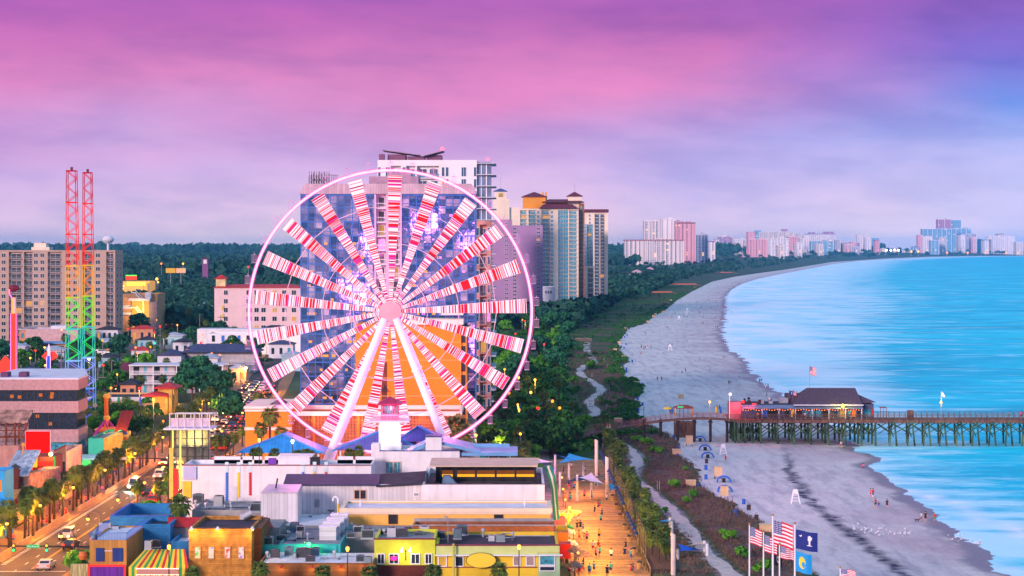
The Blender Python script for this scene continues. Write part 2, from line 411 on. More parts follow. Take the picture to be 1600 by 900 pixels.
bp=N(t,'ShaderNodeBump');bp.inputs['Strength'].default_value=.35;bp.inputs['Distance'].default_value=.5
t.links.new(noi(t,O,.25,8,.65,(.6,1,1)),bp.inputs['Height']);t.links.new(bp.outputs[0],b.inputs['Normal'])
def sea_fn(Y,u):
 a=xs(Y)-22;return a+(9000-a)*(u**3.2),-1.2+0.0
def sea_attr(Y,u,x):
 s=xs(Y)+ragged(Y,x);d=x-s
 wdt=30 if Y<520 else min(200,30+(Y-520)*.12)
 f=max(0,1-d/wdt);f=f**.8*(1.0 if Y>520 else .62)
 far=max(0,1-d/(wdt*2.6))*.34
 if Y>6000:f*=.75
 line=0
 if Y<430:
  c0=9.0+7*nz(0,Y,21,.02)-(max(0,Y-375)*.42 if Y>375 else 0)+(max(0,350-Y)*.06)
  line=max(0,1-abs(d-c0+1.5*nz(x,Y,2,.1))/(2.3+1.6*nz(x,Y,6,.05)))*1.1
 lip=max(0,1-abs(d-.4)/.9)*.55*(.5+nz(x,Y,12,.1)*1.5) if Y<520 else max(0,1-abs(d-2-5*abs(nz(0,Y,31,.03)))/(2.5+Y*.002))*.75
 sf=noise.noise(Vector((x*.03,Y*.016,7)))+.45*noise.noise(Vector((x*.09,Y*.05,2)))
 surf=max(0,min(.9,(sf+.14)*2.6))*max(0,min(1,1.15-d/(wdt*.8))) if Y>500 else max(0,min(.6,(sf-.2)*2.5))*max(0,min(1,1.3-d/34))
 return (min(1,f+far),max(0,min(1,max(line,lip,surf))),0)
struct('sea',grid('sea',sea_fn,150,m,sea_attr),None)
m_land=mat('inland_ground',(.035,.075,.03),.95,.5,.02)
def hill(x,Y):
 s=max(0,min(1,(Y-2200)/8000));return 17*s*s*(3-2*s)*(1+.5*nz(x,Y,0,.0006))+(9*nz(x,Y,3,.0004)*s)
mb=MB();
def land_fn(Y,u):
 e=xd(Y)-2;a=-9000;x=e+(a-e)*((1-u)**2.2);s=min(1,max(0,(e-x)/300))
 return x,hill(x,Y)*s
struct('ground',grid('ground',land_fn,60,m_land),None)
m=bpy.data.materials.new('dune_grass_cover');m.use_nodes=True;t=m.node_tree;b=t.nodes['Principled BSDF']
tcn=N(t,'ShaderNodeTexCoord');O=tcn.outputs['Object']
at=N(t,'ShaderNodeVertexColor',layer_name='mask');sp=N(t,'ShaderNodeSeparateColor');t.links.new(at.outputs[0],sp.inputs[0])
a1=noi(t,O,.10,6,.6);a2=noi(t,O,1.6,8,.75,(1,.5,1))
c=ramp(t,a1,[(.38,(.05,.085,.025)),(.5,(.12,.065,.065)),(.66,(.16,.085,.09))])
c=mixc(t,.6,c,ramp(t,a2,[(.36,(.035,.05,.02)),(.6,(.21,.12,.115))]))
c=mixc(t,sp.outputs[0],c,(.03,.095,.02))
c=mixc(t,sp.outputs[1],c,(.33,.30,.33))
t.links.new(c,b.inputs['Base Color']);b.inputs['Roughness'].default_value=.95;b.inputs['Specular IOR Level'].default_value=.1
bp=N(t,'ShaderNodeBump');bp.inputs['Strength'].default_value=.8;bp.inputs['Distance'].default_value=.3;t.links.new(a2,bp.inputs['Height']);t.links.new(bp.outputs[0],b.inputs['Normal'])
PATH=[(1150,905),(1100,858),(1060,809),(1042,791),(1013,767),(989,748),(988,738),(997,719),(984,703),(960,689),(947,684)]
PATH2=[(905,655),(931,645),(920,627),(939,611),(931,600),(907,584),(912,572),(928,565),(917,547),(920,531),(939,517)]
pw=[((px-800)*G(py,.4)/F,G(py,.4)) for px,py in PATH];pw2=[((px-800)*G(py,.4)/F,G(py,.4)) for px,py in PATH2]
def smooth(pts,n=8):
 out=[]
 P=[pts[0]]+list(pts)+[pts[-1]]
 for i in range(1,len(P)-2):
  p0,p1,p2,p3=[np.array(q,float) for q in P[i-1:i+3]]
  for k in range(n):
   s=k/n;out.append(tuple(.5*((2*p1)+(-p0+p2)*s+(2*p0-5*p1+4*p2-p3)*s*s+(-p0+3*p1-3*p2+p3)*s**3)))
 out.append(tuple(P[-1]));return out
pw=smooth(pw);pw2=smooth(pw2);pall=np.array(pw+pw2)
def dpath(x,Y):return float(np.sqrt(((pall-np.array((x,Y)))**2).sum(1)).min())
def dune_h(x,Y):
 e=xd(Y)+1.2*nz(0,Y,5,.25)+1.5*nz(0,Y,2,.08);s=min(1,max(0,(e-x)/3.0));l=min(1,max(0,(x-(17 if Y<440 else 12))/4))
 return .02+s*l*(.45+.35*nz(x,Y,0,.12)+.18*nz(x,Y,4,.5))
def dune_fn(Y,u):
 e=xd(Y)+1.2*nz(0,Y,5,.25)+1.5*nz(0,Y,2,.08);a=19.5 if Y<440 else 12.5;x=a+(e-a)*u;h=dune_h(x,Y)
 if Y<1000 and dpath(x,Y)<3.4:h=min(h,.22)
 return x,(h if u<1 else -.3)
def dune_attr(Y,u,x):
 e=xd(Y);g=max(0,min(1,1-(e-x-1)/3))*(.5+nz(x,Y,3,.2))
 d=dpath(x,Y) if Y<1000 else 99;g2=max(0,1-abs(d-2.4)/1.2)*.8
 inland=max(max(0,1-(x-18)/10)*.8,min(.9,max(0,(Y-560)/250)*max(0,.38+1.3*nz(x,Y,5,.035))))
 return (max(0,min(1,max(g,g2,inland))),max(0,min(1,(2.1+.5*nz(x,Y,3,.4)-d)*1.4)),0)
drows=[r for r in np.arange(240,900,1.2)]+[r for r in rows if 900<r<2400]
struct('dunes',grid('dunes',dune_fn,34,m,dune_attr,drows),None)
m_path=mat('path_sand',(.50,.44,.42),.95,.14,.9,bump=.4)
def ribbon(pts,w,z,mt,name,zf=None):
 b_=MB();L=[]
 for i,p in enumerate(pts):
  a=np.array(pts[max(0,i-1)]);c_=np.array(pts[min(len(pts)-1,i+1)]);d=c_-a;d=d/max(1e-6,np.hypot(*d));n_=np.array((-d[1],d[0]))
  ww=w(i) if callable(w) else w
  q0=np.array(p)+n_*ww;q1=np.array(p)-n_*ww;L.append((q0,q1))
 for i in range(len(L)-1):
  pp=[L[i][0],L[i][1],L[i+1][1],L[i+1][0]]
  b_.quad(*[(q[0],q[1],z if not zf else zf(q[0],q[1])) for q in pp])
 return struct(name,b_,mt)
ribbon(pw, lambda i:1.15+.3*math.sin(i*1.7)+.25*math.sin(i*.6),.4,m_path,'path')
ribbon(pw2, lambda i:1.35+.35*math.sin(i*1.3),.36,m_path,'path')
RD=[(-68.5,230),(-68.5,420),(-71,500),(-75,560),(-84,690),(-98,860),(-110,1000),(-150,1500)]
rd=smooth([(x,y) for x,y in RD],10)
def rx(Y):return float(np.interp(Y,[p[1] for p in rd],[p[0] for p in rd]))
ribbon(rd,5.6,.03,asphalt,'road')
ribbon([(-300,272),(-100,272),(-74,272)],6,.022,asphalt,'road')
b_=MB()
for k in range(len(rd)-1):
 for s0,s1 in ((-12.5,-5.75),(5.75,9.5)):
  p,q=rd[k],rd[k+1]
  if p[1]<283 and s0<0:continue
  b_.prism([(p[0]+s0,p[1],0),(p[0]+s1,p[1],0),(q[0]+s1,q[1],0),(q[0]+s0,q[1],0)],[(p[0]+s0,p[1],.14),(p[0]+s1,p[1],.14),(q[0]+s1,q[1],.14),(q[0]+s0,q[1],.14)])
struct('pavement',b_,mat('brick_pavement',(.30,.17,.09),.9,.15,1.2))
b_=MB();Y=240
while Y<700:
 for off in (-2.0,2.0):b_.quad(*[(rx(y)+off+s,y,.036) for s,y in ((-.07,Y),(.07,Y),(.07,Y+2),(-.07,Y+2))])
 Y+=7
Y=296.0
while Y<380:
 b_.quad(*[(rx(y)-5.5+s,y,.036) for s,y in ((0,Y),(.75,Y),(.75,Y+.45),(0,Y+.45))]);Y+=1.25
for yy in (284.5,289.5):b_.quad((-73.9,yy,.036),(-63.1,yy,.036),(-63.1,yy+.35,.036),(-73.9,yy+.35,.036))
struct('road_markings',b_,paint_line)
b_=MB();Y=292
while Y<700:
 for o2 in (-.13,.13):b_.quad(*[(rx(y)+o2+s,y,.036) for s,y in ((-.06,Y),(.06,Y),(.06,Y+4),(-.06,Y+4))])
 Y+=4
struct('road_centre_line',b_,paint_yellow)
m_bw=mat('boardwalk_planks',(.56,.30,.11),.8,.2,1.5,kind='planks')
b_=MB().box(8.2,19.3,240,440,0,.25);struct('boardwalk',b_,m_bw)
struct('paving',MB().box(-60,8.1,330,470,0,.05),mat('plaza_concrete',(.20,.17,.16),.9,.2,.3))
m_lot=mat('car_park_asphalt',(.10,.095,.11),.9,.2,.3)
for (x0,x1,y0,y1) in ((-210,-130,560,600),(-190,-120,760,850),(-52,-10,520,590),(-300,-130,905,960)):
 struct('car_park',MB().box(x0,x1,y0,y1,0,.06),m_lot)
hz=MB().box(-9600,9600,-60,21600,-9,128);hm=bpy.data.materials.new('haze_air');hm.use_nodes=True;t=hm.node_tree;t.nodes.clear()
pv=N(t,'ShaderNodeVolumePrincipled');pv.inputs['Color'].default_value=(.16,.60,1.0,1);pv.inputs['Density'].default_value=3.6e-5;pv.inputs['Anisotropy'].default_value=.1
om=N(t,'ShaderNodeOutputMaterial');t.links.new(pv.outputs[0],om.inputs['Volume'])
struct('haze',hz,hm,'stuff')
EXCL=[]
def win_mb(w,h,d=.12,div=1,fr=.09,sill=True):
 b_=MB();b_.mi=0
 b_.box(-w/2-fr,w/2+fr,-d,0,-fr,0).box(-w/2-fr,w/2+fr,-d,0,h,h+fr).box(-w/2-fr,-w/2,-d,0,0,h).box(w/2,w/2+fr,-d,0,0,h)
 for k in range(1,div):b_.box(-w/2+w*k/div-.04,-w/2+w*k/div+.04,-d*.8,0,0,h)
 b_.mi=1;b_.box(-w/2,w/2,-d*.4,-.003,0,h)
 return b_
def balc_mb(w,dp,rail=1.05,solid=False):
 b_=MB();b_.mi=0;b_.box(-w/2,w/2,0,dp-.01,-.22,0)
 b_.mi=1
 if solid:b_.box(-w/2+.02,w/2-.02,.02,.12,0,rail)
 else :
  b_.box(-w/2+.02,w/2-.02,.02,.09,rail-.09,rail).box(-w/2+.02,w/2-.02,.03,.07,.08,.14)
  n=max(3,int(w/.35))
  for k in range(n+1):b_.box(-w/2+.03+(w-.1)*k/n,-w/2+.07+(w-.1)*k/n,.03,.07,.14,rail-.09)
 return b_
def facade(th,x0,x1,Y,z0,z1,cols,nfl,wall,gl,fr=white,rec=1.5,rail=None,wh=.55,lit=.02,first=0,name_b='balcony',slab=None,cap=34,solid=False,dcap=50,ww=.62):
 tot=sum(c[1] for c in cols);x=x0;fh=(z1-z0)/nfl;ws=MB();wins={};bal={}
 for typ,wgt in cols:
  w=(x1-x0)*wgt/tot;xc=x+w/2
  if typ in 'pw':
   ws.box(x,x+w,Y,Y+rec+.05,z0,z1)
  if typ=='w':
   wins.setdefault(('w',round(w*ww,2)),[]).extend((xc,Y,z0+fh*(k+.5-wh/2)) for k in range(first,nfl))
  if typ=='g':
   wins.setdefault(('g',round(w-.2,2)),[]).extend((xc,Y+.6,z0+fh*k+.15) for k in range(first,nfl))
  if typ=='b':
   wins.setdefault(('d',round(w*.72,2)),[]).extend((xc,Y+rec,z0+fh*k+.05) for k in range(first,nfl))
   bal.setdefault(round(w-.04,2),[]).extend((xc,Y+.03,z0+fh*k) for k in range(first,nfl))
  x+=w
 if first:
  ws.box(x0,x1,Y+.02,Y+rec+.05,z0,z0+fh*first-.03)
 gs=[([fr,gl],1-lit),([fr,lit_win],lit)]
 for (kk,w),offs in wins.items():
  random.shuffle(offs)
  h=fh*(wh if kk=='w' else .72 if kk=='d' else .8)
  repeat('window' if kk!='d' else 'balcony_door',win_mb(w,h,.14,2 if w>1 else 1),gs,th,offs,cap)
 for w,offs in bal.items():
  repeat(name_b,balc_mb(w,rec,1.05,solid),[slab or wall,rail or grey_metal],th,offs,dcap)
 part('facade_pier',ws,wall,th)
def tower(name,label,px0,px1,ytop,Y,depth,wall,cols,nfl,gl=glass,z0=0,cat='hotel',mk=None,par=1.0,roofm=None,side=None,band=None,**kw):
 x0,x1=W(px0,Y),W(px1,Y);z1=Z(ytop,Y)
 th=thing(name,label,cat,((x0+x1)/2,Y,0))
 rec=kw.get('rec',1.5)
 zt=z1-par
 facade(th,x0,x1,Y,z0,zt,cols,nfl,wall,gl,**kw)
 part('wall',MB().box(x0,x1,Y+rec,Y+depth,0,zt).box(x0,x1,Y-.06,Y+rec+.3,zt,z1).box(x0,x0+.4,Y+rec+.3,Y+depth,zt,z1).box(x1-.4,x1,Y+rec+.3,Y+depth,zt,z1).box(x0+.4,x1-.4,Y+depth-.4,Y+depth,zt,z1),band or wall,th)
 part('roof',MB().box(x0+.4,x1-.4,Y+rec+.3,Y+depth-.4,zt-.1,zt+.15),roofm or roof_grey,th)
 if z0:part('podium',MB().box(x0,x1,Y+.02,Y+rec,0,z0),wall,th)
 fh=(zt-z0)/nfl
 for sx,sg in ((x0,-1),(x1,1)):
  ys=[Y+depth*f for f in ((.3,.7) if side is None else side)]
  b_=MB();b_.mi=1;b_.box(-.03,.03,-.6,.6,0,1.5);b_.mi=0;b_.box(-.08,.08,-.7,.7,-.1,0).box(-.08,.08,-.7,.7,1.5,1.6)
  repeat('side_window',b_,[fr_(kw),gl],th,[(sx+sg*.02,y,z0+fh*(k+.3)) for k in range(nfl) for y in ys],14)
 EXCL.append((x0-2,x1+2,Y-2,Y+depth+2))
 if mk:mark(mk,(px0+px1)/2,(ytop+PY(0,Y))/2)
 return th
def fr_(kw):return kw.get('fr',white)
beige=mat('beige_stucco_tower',(.46,.30,.23),.85,.05,.2);pinkw=mat('pale_pink_stucco',(.74,.50,.50),.85,.05,.2)
cream=mat('cream_concrete_tower',(.80,.64,.50),.85,.06,.1,stain=.2);purple_w=mat('mauve_concrete_wall',(.36,.20,.36),.85,.08,.1,stain=.2)
greyt=mat('pale_grey_concrete',(.55,.52,.58),.85,.06,.1,stain=.2);brownt=mat('brown_concrete',(.40,.11,.03),.85,.08,.2)
whitet=mat('white_concrete_tower',(.74,.70,.73),.8,.05,.1);lilac=mat('lilac_concrete',(.50,.36,.50),.85,.06,.1)
orange_wall=mat('bright_orange_stucco',(.80,.21,.012),.85,.05,.12);pink_c=mat('salmon_pink_concrete',(.66,.34,.40),.85,.06,.1)
ochre=mat('ochre_stucco',(.72,.27,.03),.85,.06,.2)
t=tower('slab_hotel','long beige slab hotel with dark stacked balconies at the left edge',-30,180,391,1000,20,beige,[('p',.5),('b',2),('w',1.6),('w',1.4),('p',.4),('b',2.9),('p',.3),('b',1.8),('w',1.4),('w',1.3),('p',.5),('b',3),('p',.5),('w',1.6),('w',1.5),('p',.6),('b',2.2),('p',.4),('w',1.5),('p',1),('b',1.6),('p',.3)],13,mk='the beige slab hotel',cap=46,slab=mat('grey_balcony_slab',(.30,.24,.27),.8),par=.8,roofm=roof_dark)
part('lift_house',MB().box(W(52,1010),W(80,1010),1006,1014,40,Z(386,1010)).box(W(55,1010),W(74,1010),1007,1013,Z(386,1010),Z(379.5,1010)),cream,t)
part('roof_parapet',MB().prism([(W(151,1004),1004,42.2),(W(170,1004),1004,42.2),(W(170,1004),1010,42.2),(W(151,1004),1010,42.2)],[(W(151,1004),1004,Z(390.5,1004)),(W(160,1004),1004,Z(392,1004)),(W(160,1004),1010,Z(392,1004)),(W(151,1004),1010,Z(390.5,1004))]),cream,t)
t=tower('pink_hotel','pale pink mid-rise hotel with red roof trim and small tower, left of the wheel',335,470,449,1000,16,pinkw,[('p',1.2),('w',.9),('p',1.5),('p',.8),('w',1.2),('w',1),('w',1),('p',.6),('w',1),('p',.4),('w',1),('p',.4),('w',1),('p',.5)],6,mk='the pink hotel',lit=.3,gl=glass,par=.4,first=1,wh=.5)
part('roof_trim',MB().hip(W(335,1000),W(470,1000),1000,1016,Z(449,1000),1.4,.6,ridge=5),roof_red,t)
part('stair_tower',MB().box(W(337,1002),W(352,1002),1002.5,1008,24,Z(435,1002)),mat('pale_yellow_stucco',(.66,.52,.26),.8),t)
part('tower_roof',MB().hip(W(337,1002),W(352,1002),1002.5,1008,Z(435,1002),1.9,.7),roof_red,t)
for k in range(3):part('sign_panel',MB().box(W(346,999.9)+0,W(350,999.9),999.6,999.97,7+k*4.1,9+k*4.1),mat('yellow_panel',(.62,.48,.10),.7),t)
Yg=440;th=thing('glass_hotel','big hotel of blue mirror glass with orange lower wing, directly behind the wheel','hotel',(W(605,Yg),Yg,0));mark('the mirror glass hotel',605,500)
gx0,gx1=W(470,Yg),W(742,Yg);gz=Z(303,Yg);bx0,bx1=W(585,Yg),W(628,Yg)
m_mir=bpy.data.materials.new('blue_mirror_glass');m_mir.use_nodes=True;t_=m_mir.node_tree;b=t_.nodes['Principled BSDF'];tcn=N(t_,'ShaderNodeTexCoord')
nn=N(t_,'ShaderNodeTexNoise');nn.inputs['Scale'].default_value=.35;nn.inputs['Detail'].default_value=3;t_.links.new(tcn.outputs['Object'],nn.inputs['Vector'])
sx_=N(t_,'ShaderNodeSeparateXYZ');t_.links.new(tcn.outputs['Object'],sx_.inputs[0]);cx_=N(t_,'ShaderNodeCombineXYZ')
t_.links.new(mathn(t_,'FLOOR',mathn(t_,'DIVIDE',sx_.outputs[0],1.56)),cx_.inputs[0]);t_.links.new(mathn(t_,'FLOOR',mathn(t_,'DIVIDE',sx_.outputs[2],1.56)),cx_.inputs[1]);wh_=N(t_,'ShaderNodeTexWhiteNoise',noise_dimensions='2D');t_.links.new(cx_.outputs[0],wh_.inputs['Vector'])
cc=ramp(t_,mathn(t_,'ADD',mathn(t_,'MULTIPLY',wh_.outputs[0],.5),mathn(t_,'MULTIPLY',nn.outputs[0],.5)),[(.3,(.03,.10,.26)),(.55,(.16,.22,.42)),(.72,(.55,.50,.68))]);t_.links.new(cc,b.inputs['Base Color']);b.inputs['Metallic'].default_value=.75;b.inputs['Roughness'].default_value=.07
bp=N(t_,'ShaderNodeBump');bp.inputs['Strength'].default_value=.3;bp.inputs['Distance'].default_value=.2;t_.links.new(nn.outputs[0],bp.inputs['Height']);t_.links.new(bp.outputs[0],b.inputs['Normal'])
MC['mirror']=m_mir
mull=mat('blue_mullion',(.02,.13,.42),.4,.1)
body=MB().box(gx0,gx1,Yg+1.5,Yg+22,0,gz);part('wall',body,lilac,th)
nf=19;fh=gz/nf
for (a,c_) in ((gx0,bx0),(bx1,gx1)):
 part('glass_curtain',MB().box(a+.1,c_-.1,Yg+.2,Yg+1.49,0,gz-.05),m_mir,th)
 n_=int(round((c_-a)/1.55));g_=MB()
 for k in range(n_+1):g_.box(a+(c_-a)*k/n_-.09,a+(c_-a)*k/n_+.09,Yg+.02,Yg+.18,0,gz-.06)
 for k in range(nf+1):g_.box(a,c_,Yg-.01,Yg+.19,min(gz-.3,fh*k-.1),min(gz-.07,fh*k+.13)).box(a,c_,Yg+.04,Yg+.19,min(gz-.4,fh*k+.9),min(gz-.3,fh*k+1.0))
 part('mullion_grid',g_,mull,th)
litb=MB().box(-.35,.35,-.02,.05,0,.5)
repeat('lit_pane',litb,[[emat('lit_room_orange',(1,.33,.06),1.3)],[1]][0:1][0],th,[(random.uniform(gx0+1,bx0-1),Yg+.17,fh*random.randint(2,15)+1.15) for _ in range(46)]+[(random.uniform(bx1+1,gx1-1),Yg+.17,fh*random.randint(2,15)+1.15) for _ in range(20)])
repeat('lit_pane',MB().box(-.35,.35,-.02,.05,0,.5),[emat('lit_room_pink',(1,.25,.75),1.3)],th,[(random.uniform(bx1+1,gx1-1),Yg+.17,fh*random.randint(6,18)+1.15) for _ in range(26)])
part('bay_pier',MB().box(bx0,bx0+.4,Yg-.3,Yg+1.6,0,gz-.1).box(bx1-.4,bx1,Yg-.3,Yg+1.6,0,gz-.1).box((bx0+bx1)/2-.5,(bx0+bx1)/2+.5,Yg,Yg+1.6,0,gz-.1),lilac,th)
bw=(bx1-bx0)/2-.9
bo=[((bx0+bx1)/2+s*(bw/2+.5),Yg,fh*k) for k in range(6,nf) for s in (-1,1)]
repeat('balcony',balc_mb(bw,1.5),[greyt,white],th,bo)
repeat('balcony_door',win_mb(bw*.6,fh*.75),[([white,glass],.85),([white,lit_win2],.15)],th,[(x,Yg+1.5,z+.05) for x,y,z in bo])
part('mansard',MB().prism([(gx0-.3,Yg-.3,gz),(gx1+.3,Yg-.3,gz),(gx1+.3,Yg+22.3,gz),(gx0-.3,Yg+22.3,gz)],[(gx0+.8,Yg+.5,gz+2.2),(gx1-.8,Yg+.5,gz+2.2),(gx1-.8,Yg+21.5,gz+2.2),(gx0+.8,Yg+21.5,gz+2.2)]),mat('pink_ribbed_metal',(.50,.36,.40),.5,.08,kind='ribs'),th)
part('plant_room',MB().box(W(574,Yg),W(652,Yg),Yg+5,Yg+15,gz+2.2,Z(283,Yg)+1.2).box(W(604,Yg),W(640,Yg),Yg+6,Yg+12,gz+3,Z(268,Yg)),mat('mauve_plant_room',(.36,.22,.30),.8),th)
ant=MB()
for k in range(12):
 x=W(481+k*2.7,Yg);ant.box(x-.14,x+.14,Yg+3+(k%3),Yg+3.2+(k%3),Z(288,Yg)+random.random()*.5,Z(269+random.random()*6,Yg))
 ant.tube((x,Yg+3.3+(k%3),gz+2.2),(x,Yg+3.3+(k%3),gz+5),.07)
for k in range(5):ant.tube((W(512+k*3,Yg),Yg+4,gz+2.2),(W(512+k*3,Yg),Yg+4,Z(272,Yg)),.08)
ant.box(W(511,Yg),W(526,Yg),Yg+3.9,Yg+4.1,Z(273,Yg),Z(272,Yg)).box(W(484,Yg),W(508,Yg),Yg+3,Yg+5,gz+3,gz+3.3)
part('roof_antennas',ant,mat('antenna_grey',(.20,.15,.19),.7),th)
yo=425;ox0,ox1=W(575,yo)+2,W(719,yo);oz=Z(507,yo)
part('orange_wing',MB().box(W(556,yo),ox1,yo,yo+14,0,oz),orange_wall,th)
part('wing_roof_terrace',MB().box(W(640,yo),W(724,yo),yo-1,yo+8,oz,oz+1.1).box(W(690,yo),W(724,yo),yo-1.2,yo+2,oz+2,oz+2.4),cream,th)
jo=MB()
for k in range(1,8):jo.box(W(556,yo),ox1,yo-.05,yo,oz*k/8,oz*k/8+.12)
part('wing_joint',jo,mat('pale_orange_trim',(.72,.40,.15),.8),th)
part('side_stair',MB().box(ox1+.01,ox1+1.3,yo+.5,yo+12,0,oz-1).box(ox1-.02,ox1+.2,yo-.02,yo+.49,0,oz),ochre,th)
for k in range(9):part('stair_opening',MB().box(ox1+.15,ox1+1.1,yo+.42,yo+.49,2+k*3,4.3+k*3),black,th)
part('slot_opening',MB().box(W(596,yo),W(605,yo),yo-.04,yo,2,22),mat('painted_slot_shade',(.16,.04,.02),.9),th)  # flat dark panel, the slot's shade is put into its colour
fin=MB();fx,fz=W(601,yo),Z(606,yo)
pts=[(fx-.75,fz-.55),(fx+.95,fz-.55),(fx+.55,fz-.2),(fx+.35,fz+.3),(fx-.15,fz+.75),(fx-.1,fz+.2)]
fin.prism([(x,yo-.16,z) for x,z in pts],[(x,yo-.06,z) for x,z in pts]);fin.box(fx-1.1,fx+1.3,yo-.16,yo-.06,fz-.85,fz-.72)
part('fin_logo',fin,black,th)
EXCL.append((gx0-2,gx1+2,422,Yg+24))
yl=402;zl=Z(643,yl);th=thing('parking_garage','orange garage with square brick screen wall below the wheel','garage',(W(590,yl),yl,0));mark('the orange garage',560,665)
lx0,lx1=W(457,yl),W(720,yl)
part('wall',MB().box(lx0,lx1,yl+.5,yl+16,0,zl-.8),mat('orange_back_wall',(.45,.15,.03),.9),th)
scr=MB();nx=int((lx1-lx0)/.62)
for k in range(nx+1):scr.box(lx0+k*.62,lx0+k*.62+.2,yl+.12,yl+.4,0,zl-1)
for k in range(int((zl-1)/.62)):scr.box(lx0,lx1,yl+.14,yl+.38,k*.62,k*.62+.2)
part('block_screen',scr,mat('terracotta_screen',(.42,.17,.07),.9),th)
part('screen_column',MB().box(W(489,yl),W(491.5,yl),yl,yl+.5,0,zl-.7).box(W(558,yl),W(561,yl),yl,yl+.5,0,zl-.7).box(W(628,yl),W(631,yl),yl,yl+.5,0,zl-.7).box(W(690,yl),W(693,yl),yl,yl+.5,0,zl-.7),orange_wall,th)
part('parapet',MB().box(lx0-.2,lx1+.2,yl-.15,yl+.5,zl-.85,zl).box(lx0-.2,lx1+.2,yl+15.6,yl+16,zl-.85,zl).box(lx1-.3,lx1+.2,yl+.5,yl+15.6,zl-.85,zl),cream,th)
for px in (493,527,563,600,632,660,705):
 plight('screen_light',(W(px,yl),yl-.8,zl-1.6),(1,.42,.08),90,th,.1)
x0,x1=W(385,yl),W(457,yl)-.02
ob=MB().box(x0,x1,yl-1.5,yl+18,0,Z(637,yl)-.1);part('corner_block',ob,orange_wall,th)
part('cornice',MB().box(x0-.3,x1+.2,yl-1.8,yl+18.2,Z(637,yl)-.1,Z(634,yl)).box(x0-.12,x1+.05,yl-1.65,yl-1.5,Z(642,yl),Z(639,yl)).box(x0-.15,x1+.05,yl-1.68,yl-1.5,Z(671,yl),Z(666.5,yl)),cream,th)
part('roof_gable',MB().prism([(W(418,yl),yl+3,Z(634,yl)),(W(442,yl),yl+3,Z(634,yl)),(W(430,yl),yl+3,Z(626,yl))],[(W(418,yl),yl+9,Z(634,yl)),(W(442,yl),yl+9,Z(634,yl)),(W(430,yl),yl+9,Z(626,yl))]),roof_dark,th)
EXCL.append((x0-1,lx1+1,yl-3,yl+18))
t=tower('modern_tower_hotel','tall white modern hotel with sloping roof canopy and red roof light',590,745,250,560,20,whitet,[('w',.7),('p',.7),('w',1.2),('b',2),('p',.2),('w',.9),('b',1.8),('p',.3),('b',2.2),('b',2.2),('p',.4),('w',.8),('w',.8),('p',2.2),('w',1.4),('p',1.2),('w',.7)],21,gl=glass_blue,mk='the tall white hotel',rail=glass_sky,solid=True,first=8,par=1.6,wh=.75)
yj=560;xr=W(745,yj);zt=Z(250,yj)
part('glass_end_bay',MB().box(xr,W(767,yj),yj+1,yj+19,0,zt-.5),mat('blue_grey_glazing',(.16,.22,.36),.2,.3,.3,spec=.8),t)
sl=MB()
for k in range(22):sl.box(xr+.02,W(767,yj)+1.4,yj-.5,yj+19.5,zt-1-k*3.1,zt-.78-k*3.1)
part('end_slab',sl,greyt,t)
part('end_mullion',MB().box(W(752,yj)-.1,W(752,yj)+.1,yj+.8,yj+1,10,zt-1).box(W(760,yj)-.15,W(760,yj)+.15,yj+.8,yj+1,10,zt-1),white,t)
part('roof_canopy',MB().prism([(W(596,yj),yj+3,Z(234,yj)),(W(655,yj),yj+3,Z(242,yj)),(W(655,yj),yj+14,Z(242,yj)),(W(596,yj),yj+14,Z(234,yj))],[(W(596,yj),yj+3,Z(232.6,yj)),(W(655,yj),yj+3,Z(240.6,yj)),(W(655,yj),yj+14,Z(240.6,yj)),(W(596,yj),yj+14,Z(232.6,yj))]).prism([(W(660,yj),yj+3,Z(243.5,yj)),(W(692,yj),yj+3,Z(235,yj)),(W(692,yj),yj+14,Z(235,yj)),(W(660,yj),yj+14,Z(243.5,yj))],[(W(660,yj),yj+3,Z(242,yj)),(W(692,yj),yj+3,Z(233.5,yj)),(W(692,yj),yj+14,Z(233.5,yj)),(W(660,yj),yj+14,Z(242,yj))]),mat('canopy_mauve',(.34,.22,.30),.7),t)
part('penthouse',MB().box(W(604,yj),W(632,yj),yj+5,yj+13,zt-.5,Z(240,yj)).box(W(635,yj),W(662,yj),yj+5,yj+13,zt-.5,Z(243,yj)).box(W(665,yj),W(689,yj),yj+5,yj+13,zt-.5,Z(241,yj)).box(W(591,yj),W(599,yj),yj+3,yj+6,zt-.5,Z(240,yj)),mat('plum_penthouse',(.22,.08,.16),.7),t)
part('beacon_light',MB().ball((W(690,yj),yj+5,Z(231.5,yj)),.55),emat('beacon_red',(1,.05,.08),8),t)
part('corner_beacon',MB().ball((W(762,yj),yj+1,zt+.3),.4),emat('beacon_red',(1,.05,.08),8),t)
th=thing('cupola_tower','slim cream tower with two-tier blue pagoda cupola right of the wheel','hotel',(W(782,1300),1300,0));mark('the cupola tower',782,320)
yc=1300
part('wall',MB().box(W(771,yc),W(796,yc),yc,yc+9,0,Z(311,yc)),cream,th)
part('cupola_base',MB().box(W(773,yc),W(791,yc),yc+1,yc+7,Z(311,yc),Z(298,yc)),cream,th)
part('lower_roof',MB().hip(W(773,yc),W(791,yc),yc+1,yc+7,Z(312,yc),1.3,.7),mat('slate_blue_roof',(.05,.09,.26),.6),th)
part('upper_roof',MB().hip(W(773,yc),W(791,yc),yc+1,yc+7,Z(298.5,yc),1.7,.8),MC['slate_blue_roof'],th)
part('cupola_window',MB().box(W(779,yc),W(786,yc),yc+.9,yc+.97,Z(308,yc),Z(302,yc)),lit_win2,th)
part('spire',MB().tube((W(782,yc),yc+4,Z(295,yc)),(W(782,yc),yc+4,Z(277,yc)),.08),grey_metal,th)
part('wall_wing',MB().box(W(796,yc),W(812,yc),yc+2,yc+9,0,Z(324,yc)),cream,th)
